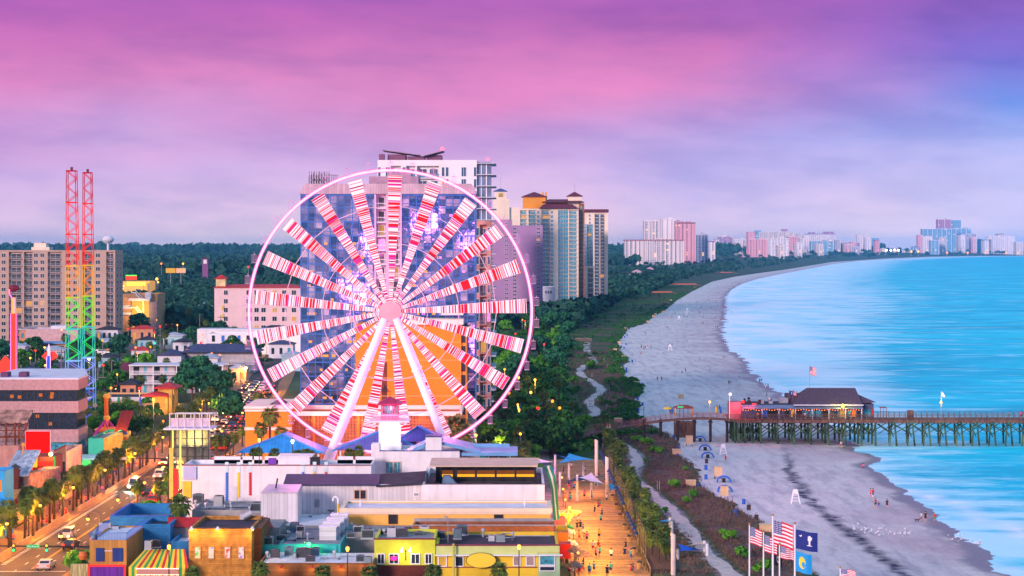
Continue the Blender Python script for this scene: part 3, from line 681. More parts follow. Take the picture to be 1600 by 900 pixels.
tower('striped_hotel','red and cream banded hotel glimpsed through the wheel on the right',743,767,345,530,14,mat('red_cream_bands',(.62,.26,.24),.85,.3,.25),[('w',1),('b',1.6),('w',1)],14,gl=glass_blue,par=1)
tower('mauve_hotel','mauve windowless hotel wall with white roof edge behind wheel rim',764,800,343,1180,22,purple_w,[('w',.8),('p',1.3),('w',.8),('p',.4)],24,wh=.3,band=purple_w)
tower('purple_slab_hotel','broad purple hotel block with one column of dark windows',800,848,352,1240,26,purple_w,[('w',1),('p',3.3),('w',1),('p',.3)],26,wh=.45,band=purple_w,mk='the purple hotel block')
yr=1350
t=tower('resort_tower','tall cream resort tower with turquoise glass columns and ochre penthouse',786,904,326,yr,30,cream,[('b',1.9),('p',.3),('b',1.5),('p',.3),('b',1.6),('p',.4),('b',1.8),('w',.8),('p',.4),('b',2),('w',.9),('p',1),('g',1.2),('g',1.2),('p',.2),('b',2),('p',.2)],25,gl=glass_sky,mk='the resort tower',rail=mat('aqua_railing',(.50,.70,.78),.4),lit=.012,cap=40,dcap=90)
part('penthouse',MB().box(W(817,yr),W(853,yr),yr+4,yr+18,68,Z(307,yr)).box(W(853,yr),W(903,yr),yr+8,yr+18,68,Z(314,yr)),ochre,t)
part('penthouse_roof',MB().hip(W(817,yr),W(853,yr),yr+4,yr+18,Z(307,yr),3.2,1).hip(W(849,yr),W(911,yr),yr+3,yr+18,Z(315.5,yr),2,1,ridge=5).hip(W(844,yr),W(900,yr),yr-2,yr+5,Z(325,yr),2.6,.6,ridge=3),roof_maroon,t)
part('roof_lantern',MB().box(W(888,yr),W(909,yr),yr+6,yr+14,70,Z(306,yr)),cream,t);part('lantern_roof',MB().hip(W(888,yr),W(909,yr),yr+6,yr+14,Z(306,yr),2.8,1),roof_maroon,t)
part('chimney',MB().box(W(847,yr),W(850,yr),yr+6,yr+8,70,Z(300,yr)),ochre,t);part('chimney',MB().box(W(852,yr),W(855,yr),yr+6,yr+8,70,Z(300,yr)),ochre,t)
part('mast',MB().tube((W(899,yr),yr+10,Z(301,yr)),(W(899,yr),yr+10,Z(288,yr)),.15),grey_metal,t)
tower('brown_tower','narrow brown tower wing against the resort tower',904.5,913,318,yr+5,24,brownt,[('p',.4),('b',1.2),('p',.4)],26,band=brownt,slab=brownt)
tower('cream_east_tower','cream tower with maroon roof edge and dark glass columns, last of the near towers',914,950,332,1500,26,cream,[('p',1),('w',.7),('p',1),('b',1.5),('b',1.4),('p',.9)],27,gl=glass_blue,mk='the cream tower by the beach',rail=glass_blue)
y_=1500;part_t=bpy.data.objects[[o.name for o in C.objects if o.name.startswith('cream_east_tower')][0]]
part('roof_edge',MB().box(W(913,y_),W(951,y_),y_-1,y_+27,Z(331.9,y_),Z(327,y_)),roof_maroon,part_t)
tower('teal_tower','slim tower of teal glass in front of the cream tower',912,927,350,1460,18,mat('teal_grey_wall',(.30,.36,.42),.7),[('w',1),('b',1.4),('p',.4)],24,gl=glass_sky)
tower('balcony_block','low pale block with dark stacked balconies beside the teal tower',914,928,416,1430,14,cream,[('p',.5),('b',1.5)],9)
t=tower('white_annex','small white annex with three little windows at the resort tower foot',847,867,448,1300,14,whitet,[('p',.8),('w',.8),('w',.8),('w',.8),('p',.8)],4,first=3,wh=.35,lit=0)
def fmat(name,wall,gl,wu,wv,fu=.6,fv=.55,lit=.03):
 m=bpy.data.materials.new(name);MC[name]=m;m.use_nodes=True;t=m.node_tree;b=t.nodes['Principled BSDF']
 q=N(t,'ShaderNodeTexCoord');s=N(t,'ShaderNodeSeparateXYZ');t.links.new(q.outputs['Object'],s.inputs[0]);g=N(t,'ShaderNodeNewGeometry');s2=N(t,'ShaderNodeSeparateXYZ');t.links.new(g.outputs['Normal'],s2.inputs[0])
 u=mathn(t,'DIVIDE',mathn(t,'ADD',s.outputs[0],s.outputs[1]),wu);v=mathn(t,'DIVIDE',s.outputs[2],wv)
 a=mathn(t,'LESS_THAN',mathn(t,'FRACT',u),fu);c=mathn(t,'LESS_THAN',mathn(t,'FRACT',v),fv);d=mathn(t,'LESS_THAN',mathn(t,'ABSOLUTE',s2.outputs[2]),.5)
 k=mathn(t,'MULTIPLY',mathn(t,'MULTIPLY',a,c),d)
 cx=N(t,'ShaderNodeCombineXYZ');t.links.new(mathn(t,'FLOOR',u),cx.inputs[0]);t.links.new(mathn(t,'FLOOR',v),cx.inputs[1]);w=N(t,'ShaderNodeTexWhiteNoise',noise_dimensions='2D');t.links.new(cx.outputs[0],w.inputs['Vector'])
 col=mixc(t,k,wall,mixc(t,w.outputs[0],gl,tuple(min(1,x*2.2) for x in gl)));t.links.new(col,b.inputs['Base Color'])
 b.inputs['Emission Color'].default_value=(1,.5,.15,1);t.links.new(mathn(t,'MULTIPLY',mathn(t,'MULTIPLY',k,mathn(t,'LESS_THAN',w.outputs[0],lit)),1.6),b.inputs['Emission Strength'])
 b.inputs['Roughness'].default_value=.6;return m
fm_cream=fmat('far_cream_facade',(.66,.56,.56),(.10,.13,.20),9,4.6,.5);fm_grey=fmat('far_grey_facade',(.46,.46,.56),(.06,.11,.22),8,4.6,.65,.7)
fm_pink=fmat('far_pink_facade',(.66,.34,.42),(.20,.08,.16),9,5,.4,.45);fm_white=fmat('far_white_facade',(.74,.68,.72),(.12,.16,.26),11,5,.45,.5)
fm_teal=fmat('far_teal_facade',(.20,.40,.56),(.05,.14,.28),9,5,.6,.6);fm_mauve=fmat('far_mauve_facade',(.40,.22,.40),(.10,.06,.16),10,5,.5,.5)
plain_w=mat('far_plain_white',(.76,.68,.72),.8,.05,.02)
def far(name,label,px0,px1,yt,yb,m,extra=(),roofc=None,mk=None,dp=60,rh=0):
 Y=G(yb);x0,x1=W(px0,Y),W(px1,Y);z=Z(yt,Y)
 th=thing(name,label,'hotel',((x0+x1)/2,Y,0))
 rw=max(5,(px1-px0)*.06)*Y/F
 part('wall',MB().box(x0,x1,Y,Y+dp,0,z),m,th)
 part('parapet',MB().box(x0-1.2,x1+1.2,Y-1.2,Y+dp+1.2,z,z+2.2),roofc or plain_w,th)
 part('lift_house',MB().box(x0+(x1-x0)*.55,x0+(x1-x0)*.8,Y+dp*.3,Y+dp*.7,z+2.2,z+2.2+max(3,rh)),m,th)
 b_=MB();n=max(2,int((px1-px0)/7))
 for k in range(n+1):b_.box(x0+(x1-x0)*k/n-1.0,x0+(x1-x0)*k/n+1.0,Y-2.5,Y,0,z-.2)
 part('pier',b_,roofc if roofc is plain_w else plain_w if m is not fm_pink else pink_c,th)
 for i,(a,b2,yy,mm) in enumerate(extra):
  part('wing',MB().box(W(a,Y),W(b2,Y),Y+8,Y+dp-5,0,Z(yy,Y)),mm,th)
 if mk:mark(mk,(px0+px1)/2,(yt+yb)/2)
 EXCL.append((x0-8,x1+8,Y-15,Y+dp+8));return th
far('balcony_slab_hotel','wide low cream hotel with five balcony bays beyond the dunes',977,1068,376,417,fm_cream,mk='the far cream slab hotel',roofc=mat('dull_red_edge',(.30,.08,.12),.8))
far('twin_colour_tower','far tower with lit window columns behind the cream slab',1007,1033,346,413,fm_cream)
far('white_blank_tower','far white tower with blank front wall, tallest of its cluster',1034,1056,343,414,plain_w,extra=[(1055,1062,344,fm_teal)])
far('pink_far_tower','pink far tower with dark red roof edge',1058,1086,349,415,fm_pink,roofc=roof_maroon,extra=[(1056,1068,345,fm_pink)],mk='the pink far tower')
far('dark_far_tower','dark blue far tower standing right of the pink one',1087,1106,367,414,fm_grey)
far('lilac_tower','lilac and blue tower alone between two far clusters',1122,1145,370,398,fm_mauve,extra=[(1130,1135,367,plain_w)])
far('low_white_block','low pale white block right of the lilac tower',1146,1168,374,400,fm_white)
far('pink_terraced_hotel','stout pink far hotel with low round podium',1172,1199,374,407,fm_pink,extra=[(1169,1180,362,fm_pink),(1160,1200,398,fm_pink)],mk='the stout pink far hotel')
far('long_balcony_hotel','long pale hotel row high behind the pink podium hotel',1186,1240,363,401,fm_cream,extra=[(1181,1190,360,fm_teal),(1223,1231,358,fm_mauve)])
far('white_column_hotel','white far hotel with dark vertical window stripes',1200,1232,373,405,fm_white,extra=[(1208,1228,388,plain_w)])
far('rose_column_tower','slim rose tower right of the striped white hotel',1232,1246,370,404,fm_pink)
far('pale_balcony_tower','pale slim balcony tower at the cluster right end',1251,1263,373,403.5,fm_white)
far('violet_roof_hotel','wide pale hotel with two violet roof pavilions',1261,1306,366,399,fm_white,roofc=mat('violet_roof_edge',(.24,.10,.30),.8),extra=[(1288,1303,362,fm_mauve),(1265,1274,363,fm_mauve)],mk='the violet roof hotel')
far('blue_block','deep blue low tower in front of the violet roof hotel',1268,1302,377,402.5,fm_teal)
far('mansard_block','low dark mansard block between two white towers',1311,1344,379,400,fm_mauve)
far('white_stepped_tower','white stepped tower alone on the bend of the bay',1340,1357,367,399.5,fm_white,extra=[(1356,1374,372,fm_teal)],mk='the white stepped tower')
far('beach_house_row','long low white beach club under bright lamps',1415,1444,394,399.8,plain_w)
far('front_white_tower','white tower in front at left of the last cluster',1441,1456,370,400,fm_white,extra=[(1435,1442,367,fm_pink)])
far('wide_blue_hotel','widest blue hotel of the last cluster',1442,1494,358,399.2,fm_teal,mk='the wide blue hotel')
far('tall_rose_tower','tallest twin tower of the last cluster, rose and blue',1466,1486,343,398.6,fm_mauve,extra=[(1484,1502,344,fm_teal)])
far('teal_mid_tower','teal mid tower right of the tallest twin tower',1494,1518,357,399,fm_teal)
far('teal_right_tower','lower teal tower second from the last cluster end',1506,1526,366,399.1,fm_grey)
far('low_teal_row','low teal hotel row in the last cluster',1527,1551,374,399,fm_teal)
far('last_white_hotel','pale striped hotel near the right edge of the bay',1549,1585,369,399,fm_white,extra=[(1570,1585,368,fm_teal)],mk='the last hotel on the bay')
rf=random.Random(31)
for px,w,yt,yb in ((1108,9,378,412),(1117,6,374,399),(1150,10,379,404),(1164,7,376,401),(1205,12,380,404),(1216,9,384,408),(1246,6,366,400),(1256,8,369,402),(1244,9,380,406),(1276,10,382,404),(1306,7,375,401),(1320,10,382,402),(1330,6,378,400.5),(1333,9,386,401.5),(1352,9,371,400),(1368,6,376,401),(1376,8,389,401),(1427,8,386,400),(1455,12,376,400.2),(1468,9,372,400),(1500,8,368,399.6),(1518,7,371,399.5),(1537,8,377,399.5),(1544,6,370,399),(1560,9,366,398.8),(1588,10,379,399.4),(1397,7,390,401),(1408,6,392,400)):
 m_=rf.choice([fm_white,fm_cream,fm_teal,fm_pink,fm_grey,fm_white]);o=far('far_hotel','',px,px+w,yt,yb,m_,roofc=rf.choice([plain_w,MC['violet_roof_edge'],plain_w]));pend(o,{'far_white_facade':'white','far_cream_facade':'cream','far_teal_facade':'teal','far_pink_facade':'pink','far_grey_facade':'grey'}[m_.name]+' far shore hotel');o['group']='hotels along the far shore'
Y=5200;th=thing('water_tower','pale round water tower rising over the far woods','water tower',(W(169,Y),Y,0))
part('tank',MB().lathe((W(169,Y),Y,Z(374.5,Y)),[(.5,-9.5),(9,-8),(14.5,-2),(14.5,3),(9,8.5),(2,10)],20),plain_w,th);part('stem',MB().tube((W(169,Y),Y,0),(W(169,Y),Y,Z(379,Y)),4,3,12),plain_w,th)
Y=2300;th=thing('bell_tower','small plum bell tower standing alone in the woods','tower',(W(320,Y),Y,0));mark('the plum bell tower',320,408)
part('wall',MB().box(W(316,Y),W(325,Y),Y,Y+6,0,Z(405,Y)),mat('plum_wall',(.22,.07,.20),.8),th);part('roof',MB().hip(W(316,Y),W(325,Y),Y,Y+6,Z(405,Y),2.5,.6),roof_maroon,th);part('window',MB().box(W(318,Y),W(323,Y),Y-.2,Y-.05,Z(412,Y),Z(405.5,Y)),plain_w,th)
for px0,px1,lb,ml in ((259,274,'lit yellow billboard, the left of a pair over the trees',emat('billboard_yellow',(1,.48,.05),.8)),(275,290,'lit peach billboard, the right of a pair over the trees',emat('billboard_peach',(1,.50,.28),.9))):
 Y=1900;th=thing('billboard',lb,'billboard',(W((px0+px1)/2,Y),Y,0),'billboards over the trees')
 part('panel',MB().box(W(px0,Y),W(px1,Y),Y,Y+.6,Z(426.5,Y),Z(419,Y)),ml,th);part('post',MB().tube((W((px0+px1)/2,Y),Y+.8,0),(W((px0+px1)/2,Y),Y+.8,Z(425,Y)),.4),grey_metal,th)
yw=360;wx,wz=W(610,yw),Z(487,yw);u_=yw/F
th=thing('observation_wheel','giant observation wheel glowing pink and red with striped spokes','ferris wheel',(wx,yw,0));mark('the big wheel',610,487)
led_w=emat('led_white_pink',(1,.70,.88),1.25);led_r=emat('led_red',(1,.012,.035),.85);led_m=emat('led_magenta',(1,.05,.5),1.0);led_d=emat('gap_crimson_glow',(.5,.01,.07),.8);led_p=emat('rim_pink',(1,.36,.66),2.4);rimw=emat('rim_hot_pink',(1,.10,.45),1.3)  # led_d: crimson glow filling the gaps between light bars
structw=mat('wheel_white_steel',(.75,.68,.74),.45,.05)
rng=random.Random(3)
for k in range(21):
 a=R(88.1+k*360/21);ca,sa=math.cos(a),math.sin(a)
 def P(r,o,y):return (wx+ca*r-sa*o,yw+y,wz+sa*r+ca*o)
 hw= lambda r:.18+(1.25-.18)*(r/(213*u_))
 sp_=MB()
 for s in (-1,1):
  r=17*u_
  sp_.tube(P(r,s*hw(r),.35),P(213*u_,s*hw(213*u_),.35),.05,n=4)
 r=17*u_;R1=213*u_;pb=MB()
 def st(r):h=hw(r);pb.v+=[P(r,-h,0),P(r,h,0),P(r,h,.16),P(r,-h,.16)]
 st(r);pb.f.append((0,1,2,3));pb.m.append(0)
 while r<R1-.01:
  q=rng.random();fr_r=r/R1
  if pb.m[-1] in (0,2) and q<.72:mi,w=1 if rng.random()<.8 else 3,rng.choice((.08,.1,.13,.17,.24))
  elif q<.93:mi,w=0,rng.choice((.07,.09,.12,.15,.2,.32))
  else :mi,w=2,rng.choice((.1,.16,.2))
  if .45<fr_r<.85 and rng.random()<.10:mi,w=1,rng.choice((.3,.4))
  r=min(R1,r+w);i=len(pb.v)-4;st(r)
  for k2 in range(4):pb.f.append((i+k2,i+(k2+1)%4,i+4+(k2+1)%4,i+4+k2));pb.m.append(mi)
 i=len(pb.v)-4;pb.f.append((i+3,i+2,i+1,i));pb.m.append(0)
 o=part('spoke',sp_,structw,th)
 part('light_sweep_panel',pb,[led_w,led_r,led_m,led_d],o)  # solid striped panel given the shape of the spoke LEDs' swept light
def ring(r,rad,n=120,y=0,seg=6):
 b_=MB();pts=[(wx+r*math.cos(2*math.pi*k/n),yw+y,wz+r*math.sin(2*math.pi*k/n)) for k in range(n+1)]
 return b_.chain(pts,rad,seg)
part('outer_rim',ring(221*u_,.2),led_p,th)
part('inner_rim',ring(218.5*u_,.045),rimw,th)
part('inner_rim',ring(224.5*u_,.04,y=.8),rimw,th)
for rr,n in ((166,21),(107,42),(58,42)):
 part('tie_ring',ring(rr*u_,.085,n,-.2,4),mat('pink_steel_tie',(.75,.42,.56),.5),th)
gl_g=mat('gondola_glass',(.62,.34,.60),.1,.05,alpha=.12,spec=.4);gf=mat('gondola_frame',(.60,.36,.55),.5)
gfm=MB().box(-.4,.4,-.65,.65,-.05,0).box(-.4,.4,-.65,.65,-1.45,-1.38).tube((0,0,0),(0,0,.35),.05)
ggm=MB().box(-.47,.47,-.62,.62,-1.37,-.09)
for k in range(42):
 a=2*math.pi*(k+.5)/42;c0=(wx+229*u_*math.cos(a),yw+.4,wz+229*u_*math.sin(a)+.6)
 if k==0:
  mg,mg2=gfm.mesh('gondola',gf),ggm.mesh('gondola_glass',gl_g)
 o=link('gondola',mg,th,(c0[0]-wx,.4,c0[2]));o2=link('gondola_glass',mg2,o)
hubm=mat('hub_pink_disc',(.72,.36,.44),.5,.3,30,emit=(1,.35,.5),es=.25)
hb=MB();n_=9
for k in range(n_):
 r0,r1=17.6*u_*(k/n_),17.6*u_*((k+1)/n_)-.05;yk=-1.1+.5*(k/n_)**2
 for j in range(32):
  a,b2=2*math.pi*j/32,2*math.pi*(j+1)/32
  q= lambda r,a_,y:(wx+r*math.cos(a_),yw+y,wz+r*math.sin(a_))
  hb.quad(q(r0,a,yk),q(r0,b2,yk),q(r1,b2,yk+.02),q(r1,a,yk+.02)) if k else hb.quad(q(0,0,yk),q(r1,b2,yk),q(r1,a,yk))
  hb.quad(q(r1,a,yk+.02),q(r1,b2,yk+.02),q(r1,b2,yk+.6),q(r1,a,yk+.6))
part('hub',hb,hubm,th)
part('hub_drum',MB().tube((wx,yw-.4,wz),(wx,yw+3.2,wz),1.75,n=24),structw,th)
legm=mat('leg_steel_pink_glow',(.80,.66,.76),.4,.04,emit=(1,.55,.85),es=.28)  # pink light on the legs is put in as emission
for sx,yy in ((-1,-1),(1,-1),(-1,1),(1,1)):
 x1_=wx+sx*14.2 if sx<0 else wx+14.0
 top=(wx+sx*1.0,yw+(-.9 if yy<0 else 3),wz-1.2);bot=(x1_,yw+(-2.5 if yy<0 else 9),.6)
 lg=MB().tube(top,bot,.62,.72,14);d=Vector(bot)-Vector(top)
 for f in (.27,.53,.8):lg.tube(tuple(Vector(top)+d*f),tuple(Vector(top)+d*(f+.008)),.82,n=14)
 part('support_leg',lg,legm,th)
part('platform',MB().box(wx-15,wx+15,yw-5,yw+12,0,1).box(wx-5,wx+6,yw-4,yw+8,1,3.2),off_white,th)
for a in range(0,360,45):
 plight('added_wheel_glow',(wx+.7*222*u_*math.cos(R(a)),yw+14,wz+.7*222*u_*math.sin(R(a))),(1,.20,.60),12000,th,3)  # pink fill lights added behind the wheel to spread its glow, no fixtures
plight('added_front_glow',(wx,yw-9,wz-20),(1,.35,.75),4500,th,2)  # another added pink fill, low in front of the wheel
EXCL.append((wx-27,wx+27,yw-6,yw+13))
def bld(name,label,px0,px1,yt,Y,depth,m,roofm,cat='building',par=.5,z0=0,mk=None,zt=None,wt=.3):
 """box building: front wall top at pixel row yt, flat roof behind a parapet"""
 x0,x1=W(px0,Y),W(px1,Y);z1=zt if zt is not None else Z(yt,Y)
 th=thing(name,label,cat,((x0+x1)/2,Y,0))
 part('wall',MB().box(x0,x1,Y,Y+wt,z0,z1).box(x0,x0+wt,Y+wt,Y+depth,z0,z1).box(x1-wt,x1,Y+wt,Y+depth,z0,z1).box(x0+wt,x1-wt,Y+depth-wt,Y+depth,z0,z1),m,th)
 part('roof',MB().box(x0+wt,x1-wt,Y+wt,Y+depth-wt,z1-par-.2,z1-par),roofm,th)
 EXCL.append((x0-1,x1+1,Y-1,Y+depth+1));mk and mark(mk,(px0+px1)/2,(yt+min(900,PY(0,Y)))/2)
 return th,x0,x1,z1
def wins(th,Y,rects,fr=white,gl=glass,div=2,name='window'):
 for r in rects:
  px0,px1,y0,y1=r[:4];g=r[4] if len(r)>4 else gl
  w=W(px1,Y)-W(px0,Y);h=Z(y0,Y)-Z(y1,Y);b_=win_mb(w,h,.14,div,.12);b_.v=[(x+(W(px0,Y)+W(px1,Y))/2,y+Y,z+Z(y1,Y)) for x,y,z in b_.v]
  part(name,b_,[fr,g],th)
Y=270
th,x0,x1,z1=bld('lime_green_building','lime green shop building with maroon roof edge and dark windows, bottom centre',585,680,843,Y,10,wall_lime,roof_grey,'shop',mk='the lime green shop')
wins(th,Y,[(590.5,600,866,880),(609,622,866,880),(643,655,866,880),(665,674,866,880)])
part('neon_sign',MB().prism([(W(611.5,Y),Y-.2,Z(875,Y)),(W(619.5,Y),Y-.2,Z(875,Y)),(W(620.5,Y),Y-.2,Z(872,Y)),(W(619.5,Y),Y-.2,Z(869.5,Y)),(W(611.5,Y),Y-.2,Z(869.5,Y)),(W(610.5,Y),Y-.2,Z(872,Y))],[(W(611.5,Y),Y-.1,Z(875,Y)),(W(619.5,Y),Y-.1,Z(875,Y)),(W(620.5,Y),Y-.1,Z(872,Y)),(W(619.5,Y),Y-.1,Z(869.5,Y)),(W(611.5,Y),Y-.1,Z(869.5,Y)),(W(610.5,Y),Y-.1,Z(872,Y))]),emat('neon_magenta',(1,.02,.25),3),th)
part('roof_edge',MB().box(x0-.1,x1+.1,Y-.12,Y+.32,z1,z1+.15),mat('maroon_trim',(.20,.015,.04),.6),th)
part('brick_band',MB().box(x0-.05,x1+.4,Y-.35,Y-.02,0,Z(883,Y)),brick_dark,th)
part('wall_ornament',MB().box(W(633,Y),W(634.6,Y),Y-.15,Y-.02,Z(875,Y),Z(862,Y)).tube((W(633.8,Y),Y-.1,Z(862,Y)),(W(633.8,Y),Y-.1,Z(859,Y)),.12),mat('crimson_ornament',(.30,.01,.05),.5),th)
for px in (628,641):
 part('gooseneck_lamp',MB().chain([(W(px,Y),Y-.02,Z(857,Y)),(W(px,Y),Y-.5,Z(855,Y)),(W(px,Y),Y-.8,Z(858,Y))],.05).ball((W(px,Y),Y-.8,Z(859.5,Y)),.16),lamp_white,th)
 plight('lamp_light',(W(px,Y),Y-1.1,Z(864,Y)),(1,.75,.35),60,th,.1)
th2,x2,x3,z2=bld('yellow_shop','yellow shop with mint upper band and blank oval sign board, bottom centre right',680.3,873,853,Y+.3,13.6,wall_yellow,roof_dark,'shop',mk='the yellow shop')
Yb=Y+.3
part('mint_band',MB().box(x2,W(840,Yb),Yb-.12,Yb-.003,Z(866.5,Yb),z2).box(W(840,Yb),x3+.1,Yb-.12,Yb-.003,Z(863,Yb),z2+.02),[mat('mint_band_paint',(.50,.56,.20),.8,.05)],th2)
part('mint_corner',MB().box(W(841,Yb),x3+.15,Yb-.16,Yb-.125,0,Z(864,Yb)),wall_mint,th2)
part('canopy_ledge',MB().box(x2,x3+.5,Yb-.7,Yb-.13,Z(867.5,Yb),Z(866,Yb)),white,th2)
part('maroon_line',MB().box(x2,W(840,Yb),Yb-.06,Yb-.004,Z(887,Yb),Z(885.5,Yb)),MC['maroon_trim'],th2)
part('roof_edge',MB().box(x2,x3+.2,Yb-.14,Yb+.32,z2+.03,z2+.17),MC['maroon_trim'],th2)
wins(th2,Yb-.02,[(686,697,870,884,mat('amber_blind',(.62,.38,.05),.6)),(712,723,870,884),(803,812,870,883,mat('grey_blind',(.30,.22,.20),.6)),(823,834,870,883,MC['grey_blind'])],div=1)
wins(th2,Yb-.18,[(844,866,868,882,glass_sky),(844,866,885.5,891)],div=1)
ov=MB();n=40;cx_,cz_,a_,b2_=W(752,Yb),Z(874,Yb),W(776,Yb)-W(752,Yb),12*Yb/F
ring_= lambda s,y:[(cx_+a_*s*math.cos(2*math.pi*k/n),y,cz_+b2_*s*math.sin(2*math.pi*k/n)) for k in range(n)]
part('oval_sign',MB().prism(ring_(.95,Yb-.95),ring_(.95,Yb-.8)),mat('sign_yellow',(.80,.55,.04),.5,.04),th2);part('sign_rim',MB().prism(ring_(1.0,Yb-.9),ring_(1.0,Yb-.72)),black,th2)
part('drain_pipe',MB().tube((W(709,Yb),Yb-.85,0),(W(709,Yb),Yb-.85,Z(848,Yb)),.16,n=8),mat('lime_pipe',(.50,.46,.10),.7),th2)
wins(th2,Yb-.01,[(848,862,893,899)],div=1)
Y=291;th,x0,x1,z1=bld('brick_parapet_building','low building with orange brick parapet behind the yellow shop',645,866,821.5,Y,5,brick_orange,roof_dark,mk='the orange brick parapet')
part('coping',MB().box(x0-.2,x1+.2,Y-.12,Y+.4,z1,z1+.12).box(x0,x1,Y+4.6,Y+5,z1,z1+.4),grey_metal,th)
b_=MB()
for k in range(8):b_.box(x0+2+k*2.5,x0+2.15+k*2.5,Y+.4,Y+.5,z1+.1,z1+.3)
part('rail',b_.box(x0,x1,Y+.42,Y+.48,z1+.26,z1+.31),dark_metal,th)
Y=297;th,x0,x1,z1=bld('tan_building','long plain tan building with cream cornice and two small windows',533,860,797,Y,9,wall_tan,roof_white,mk='the long tan building',par=.1)
part('cornice',MB().box(x0-.25,x1+.25,Y-.3,Y+.5,z1-.35,z1+.28).box(x0-.12,x1+.12,Y-.15,Y-.001,z1-.6,z1-.36).box(x0-.25,x0+.4,Y+.51,Y+9.2,z1+.02,z1+.28).box(x1-.4,x1+.25,Y+.51,Y+9.2,z1+.02,z1+.28).box(x0+.41,x1-.41,Y+8.7,Y+9.2,z1+.02,z1+.28),wall_tan_light,th)
wins(th,Y,[(608,620,804,817.5),(773,785,802,813.5)],fr=mat('brown_frame',(.10,.04,.02),.6),gl=black,div=1)
for px in (559,820):part('vent_pipe',MB().tube((W(px,Y),Y+5,z1-.6),(W(px,Y),Y+5,z1+.9),.12),white,th)
b_=MB()
for k in range(1,8):b_.box(x0+(x1-x0)*k/8-.015,x0+(x1-x0)*k/8+.015,Y-.012,Y-.001,0,z1-.62)
part('wall_joint',b_,mat('dark_tan_joint',(.45,.20,.06),.9),th)  # joints drawn as thin strips in a darker tan
Y=309;th,x0,x1,z1=bld('roof_bar_building','white stained parapet building with dark rooftop bar under a tan awning',660,851,757,Y,24,wall_white,roof_dark,mk='the rooftop bar',par=.9)
Yt=318;zr=Z(729,Yt)
part('bar_roof',MB().prism([(W(671,Yt),Yt-.5,zr),(W(840,Yt),Yt-.5,zr),(W(843,Yt),Yt+8,zr+.35),(W(671,Yt),Yt+8,zr+.35)],[(W(671,Yt),Yt-.5,zr+.2),(W(840,Yt),Yt-.5,zr+.2),(W(843,Yt),Yt+8,zr+.55),(W(671,Yt),Yt+8,zr+.55)]),mat('tan_awning_roof',(.60,.42,.30),.7,.08),th)
part('bar_back_wall',MB().box(W(680,Yt),W(836,Yt),Yt+2,Yt+2.2,z1-.9,zr),black,th)
for k in range(5):
 a=683+k*31;a1=a+28
 if k==0:a,a1=690,707
 part('glowing_counter',MB().box(W(a,Yt),W(a1,Yt),Yt+1.8,Yt+1.96,Z(747,Yt),Z(743,Yt)),emat('bar_amber',(1,.45,.02),1.1),th)
 part('lit_opening',MB().box(W(a,Yt),W(a1,Yt),Yt+1.85,Yt+1.96,Z(742.5,Yt),Z(737,Yt)),emat('bar_dim',(.5,.14,.03),.35),th)
 part('bar_post',MB().box(W(a-3,Yt),W(a-1,Yt),Yt-.2,Yt,z1-.9,zr),black,th)
part('bar_post',MB().box(W(835,Yt),W(838,Yt),Yt-.2,Yt,z1-.9,zr),black,th)
part('bar_stools',MB().box(W(700,Yt),W(833,Yt),Yt-.6,Yt-.4,Z(754,Yt),Z(752,Yt)),dark_metal,th)
part('terrace_box',MB().prism([(W(691,Yt),Yt-3,z1-.9),(W(716,Yt),Yt-3,z1-.9),(W(716,Yt),Yt-1,z1-.9),(W(691,Yt),Yt-1,z1-.9)],[(W(693,Yt),Yt-2.8,Z(741,Yt)),(W(704,Yt),Yt-2.8,Z(741,Yt)),(W(704,Yt),Yt-1,Z(741,Yt)),(W(693,Yt),Yt-1,Z(741,Yt))]),mat('slate_box',(.10,.17,.26),.6),th)
part('side_glazing',MB().prism([(x0+.3,Y+.4,z1-.9),(x0+.5,Y+.4,z1-.9),(x0+.5,Y+9,z1-.9),(x0+.3,Y+9,z1-.9)],[(W(668,Yt),Y+3,zr),(W(669,Yt),Y+3,zr),(W(669,Yt),Y+9,zr),(W(668,Yt),Y+9,zr)]),glass_blue,th)
part('coping',MB().box(x0-.05,x1+.05,Y-.06,Y+.34,z1,z1+.08),dark_metal,th)
Y=334;th,x0,x1,z1=bld('white_restaurant_block','plain white restaurant block with paired sash window below the light tower',580,718,705,Y,10,wall_white,roof_white,'restaurant',mk='the white restaurant block')
wins(th,Y,[(603.5,613.5,722,739,glass_sky),(616,626,722,739,glass_sky)],fr=mat('peach_frame',(.70,.42,.28),.6),div=2)
for px in (695,713):wins(th,Y,[(px-1.5,px+1.5,721,727)],div=1,gl=black)
part('coping',MB().box(W(593,Y),x1+.1,Y-.08,Y+.35,z1,z1+.14),mat('navy_coping',(.03,.06,.22),.5),th)
part('chimney_block',MB().box(W(580,Y),W(593,Y),Y-.05,Y+3,z1-.5,Z(694,Y)),wall_white,th);part('chimney_block',MB().box(W(665,Y),W(690,Y),Y-.04,Y+3,z1-.1,Z(683,Y)),wall_white,th)
part('chimney_cap',MB().box(W(664.5,Y),W(690.5,Y),Y-.15,Y+3.1,Z(683,Y),Z(681,Y)),MC['navy_coping'],th)
th,x0,x1,z1=bld('teal_terrace_wing','restaurant wing with pale blue roof and teal wall opening on a terrace',718.4,798,707,338,8,wall_white,roof_white,'restaurant',mk='the teal terrace wing')
wins(th,338,[(737,748,716,728),(765,778,713,727),(780,792,713,727)],div=1,fr=grey_metal)
part('teal_wall',MB().box(W(749.5,338),W(763,338),337.85,337.99,Z(727,338),Z(712,338)).box(W(793,338),W(796,338),337.85,337.99,Z(727,338),Z(710,338)),teal,th)
rb=MB();Yr=336
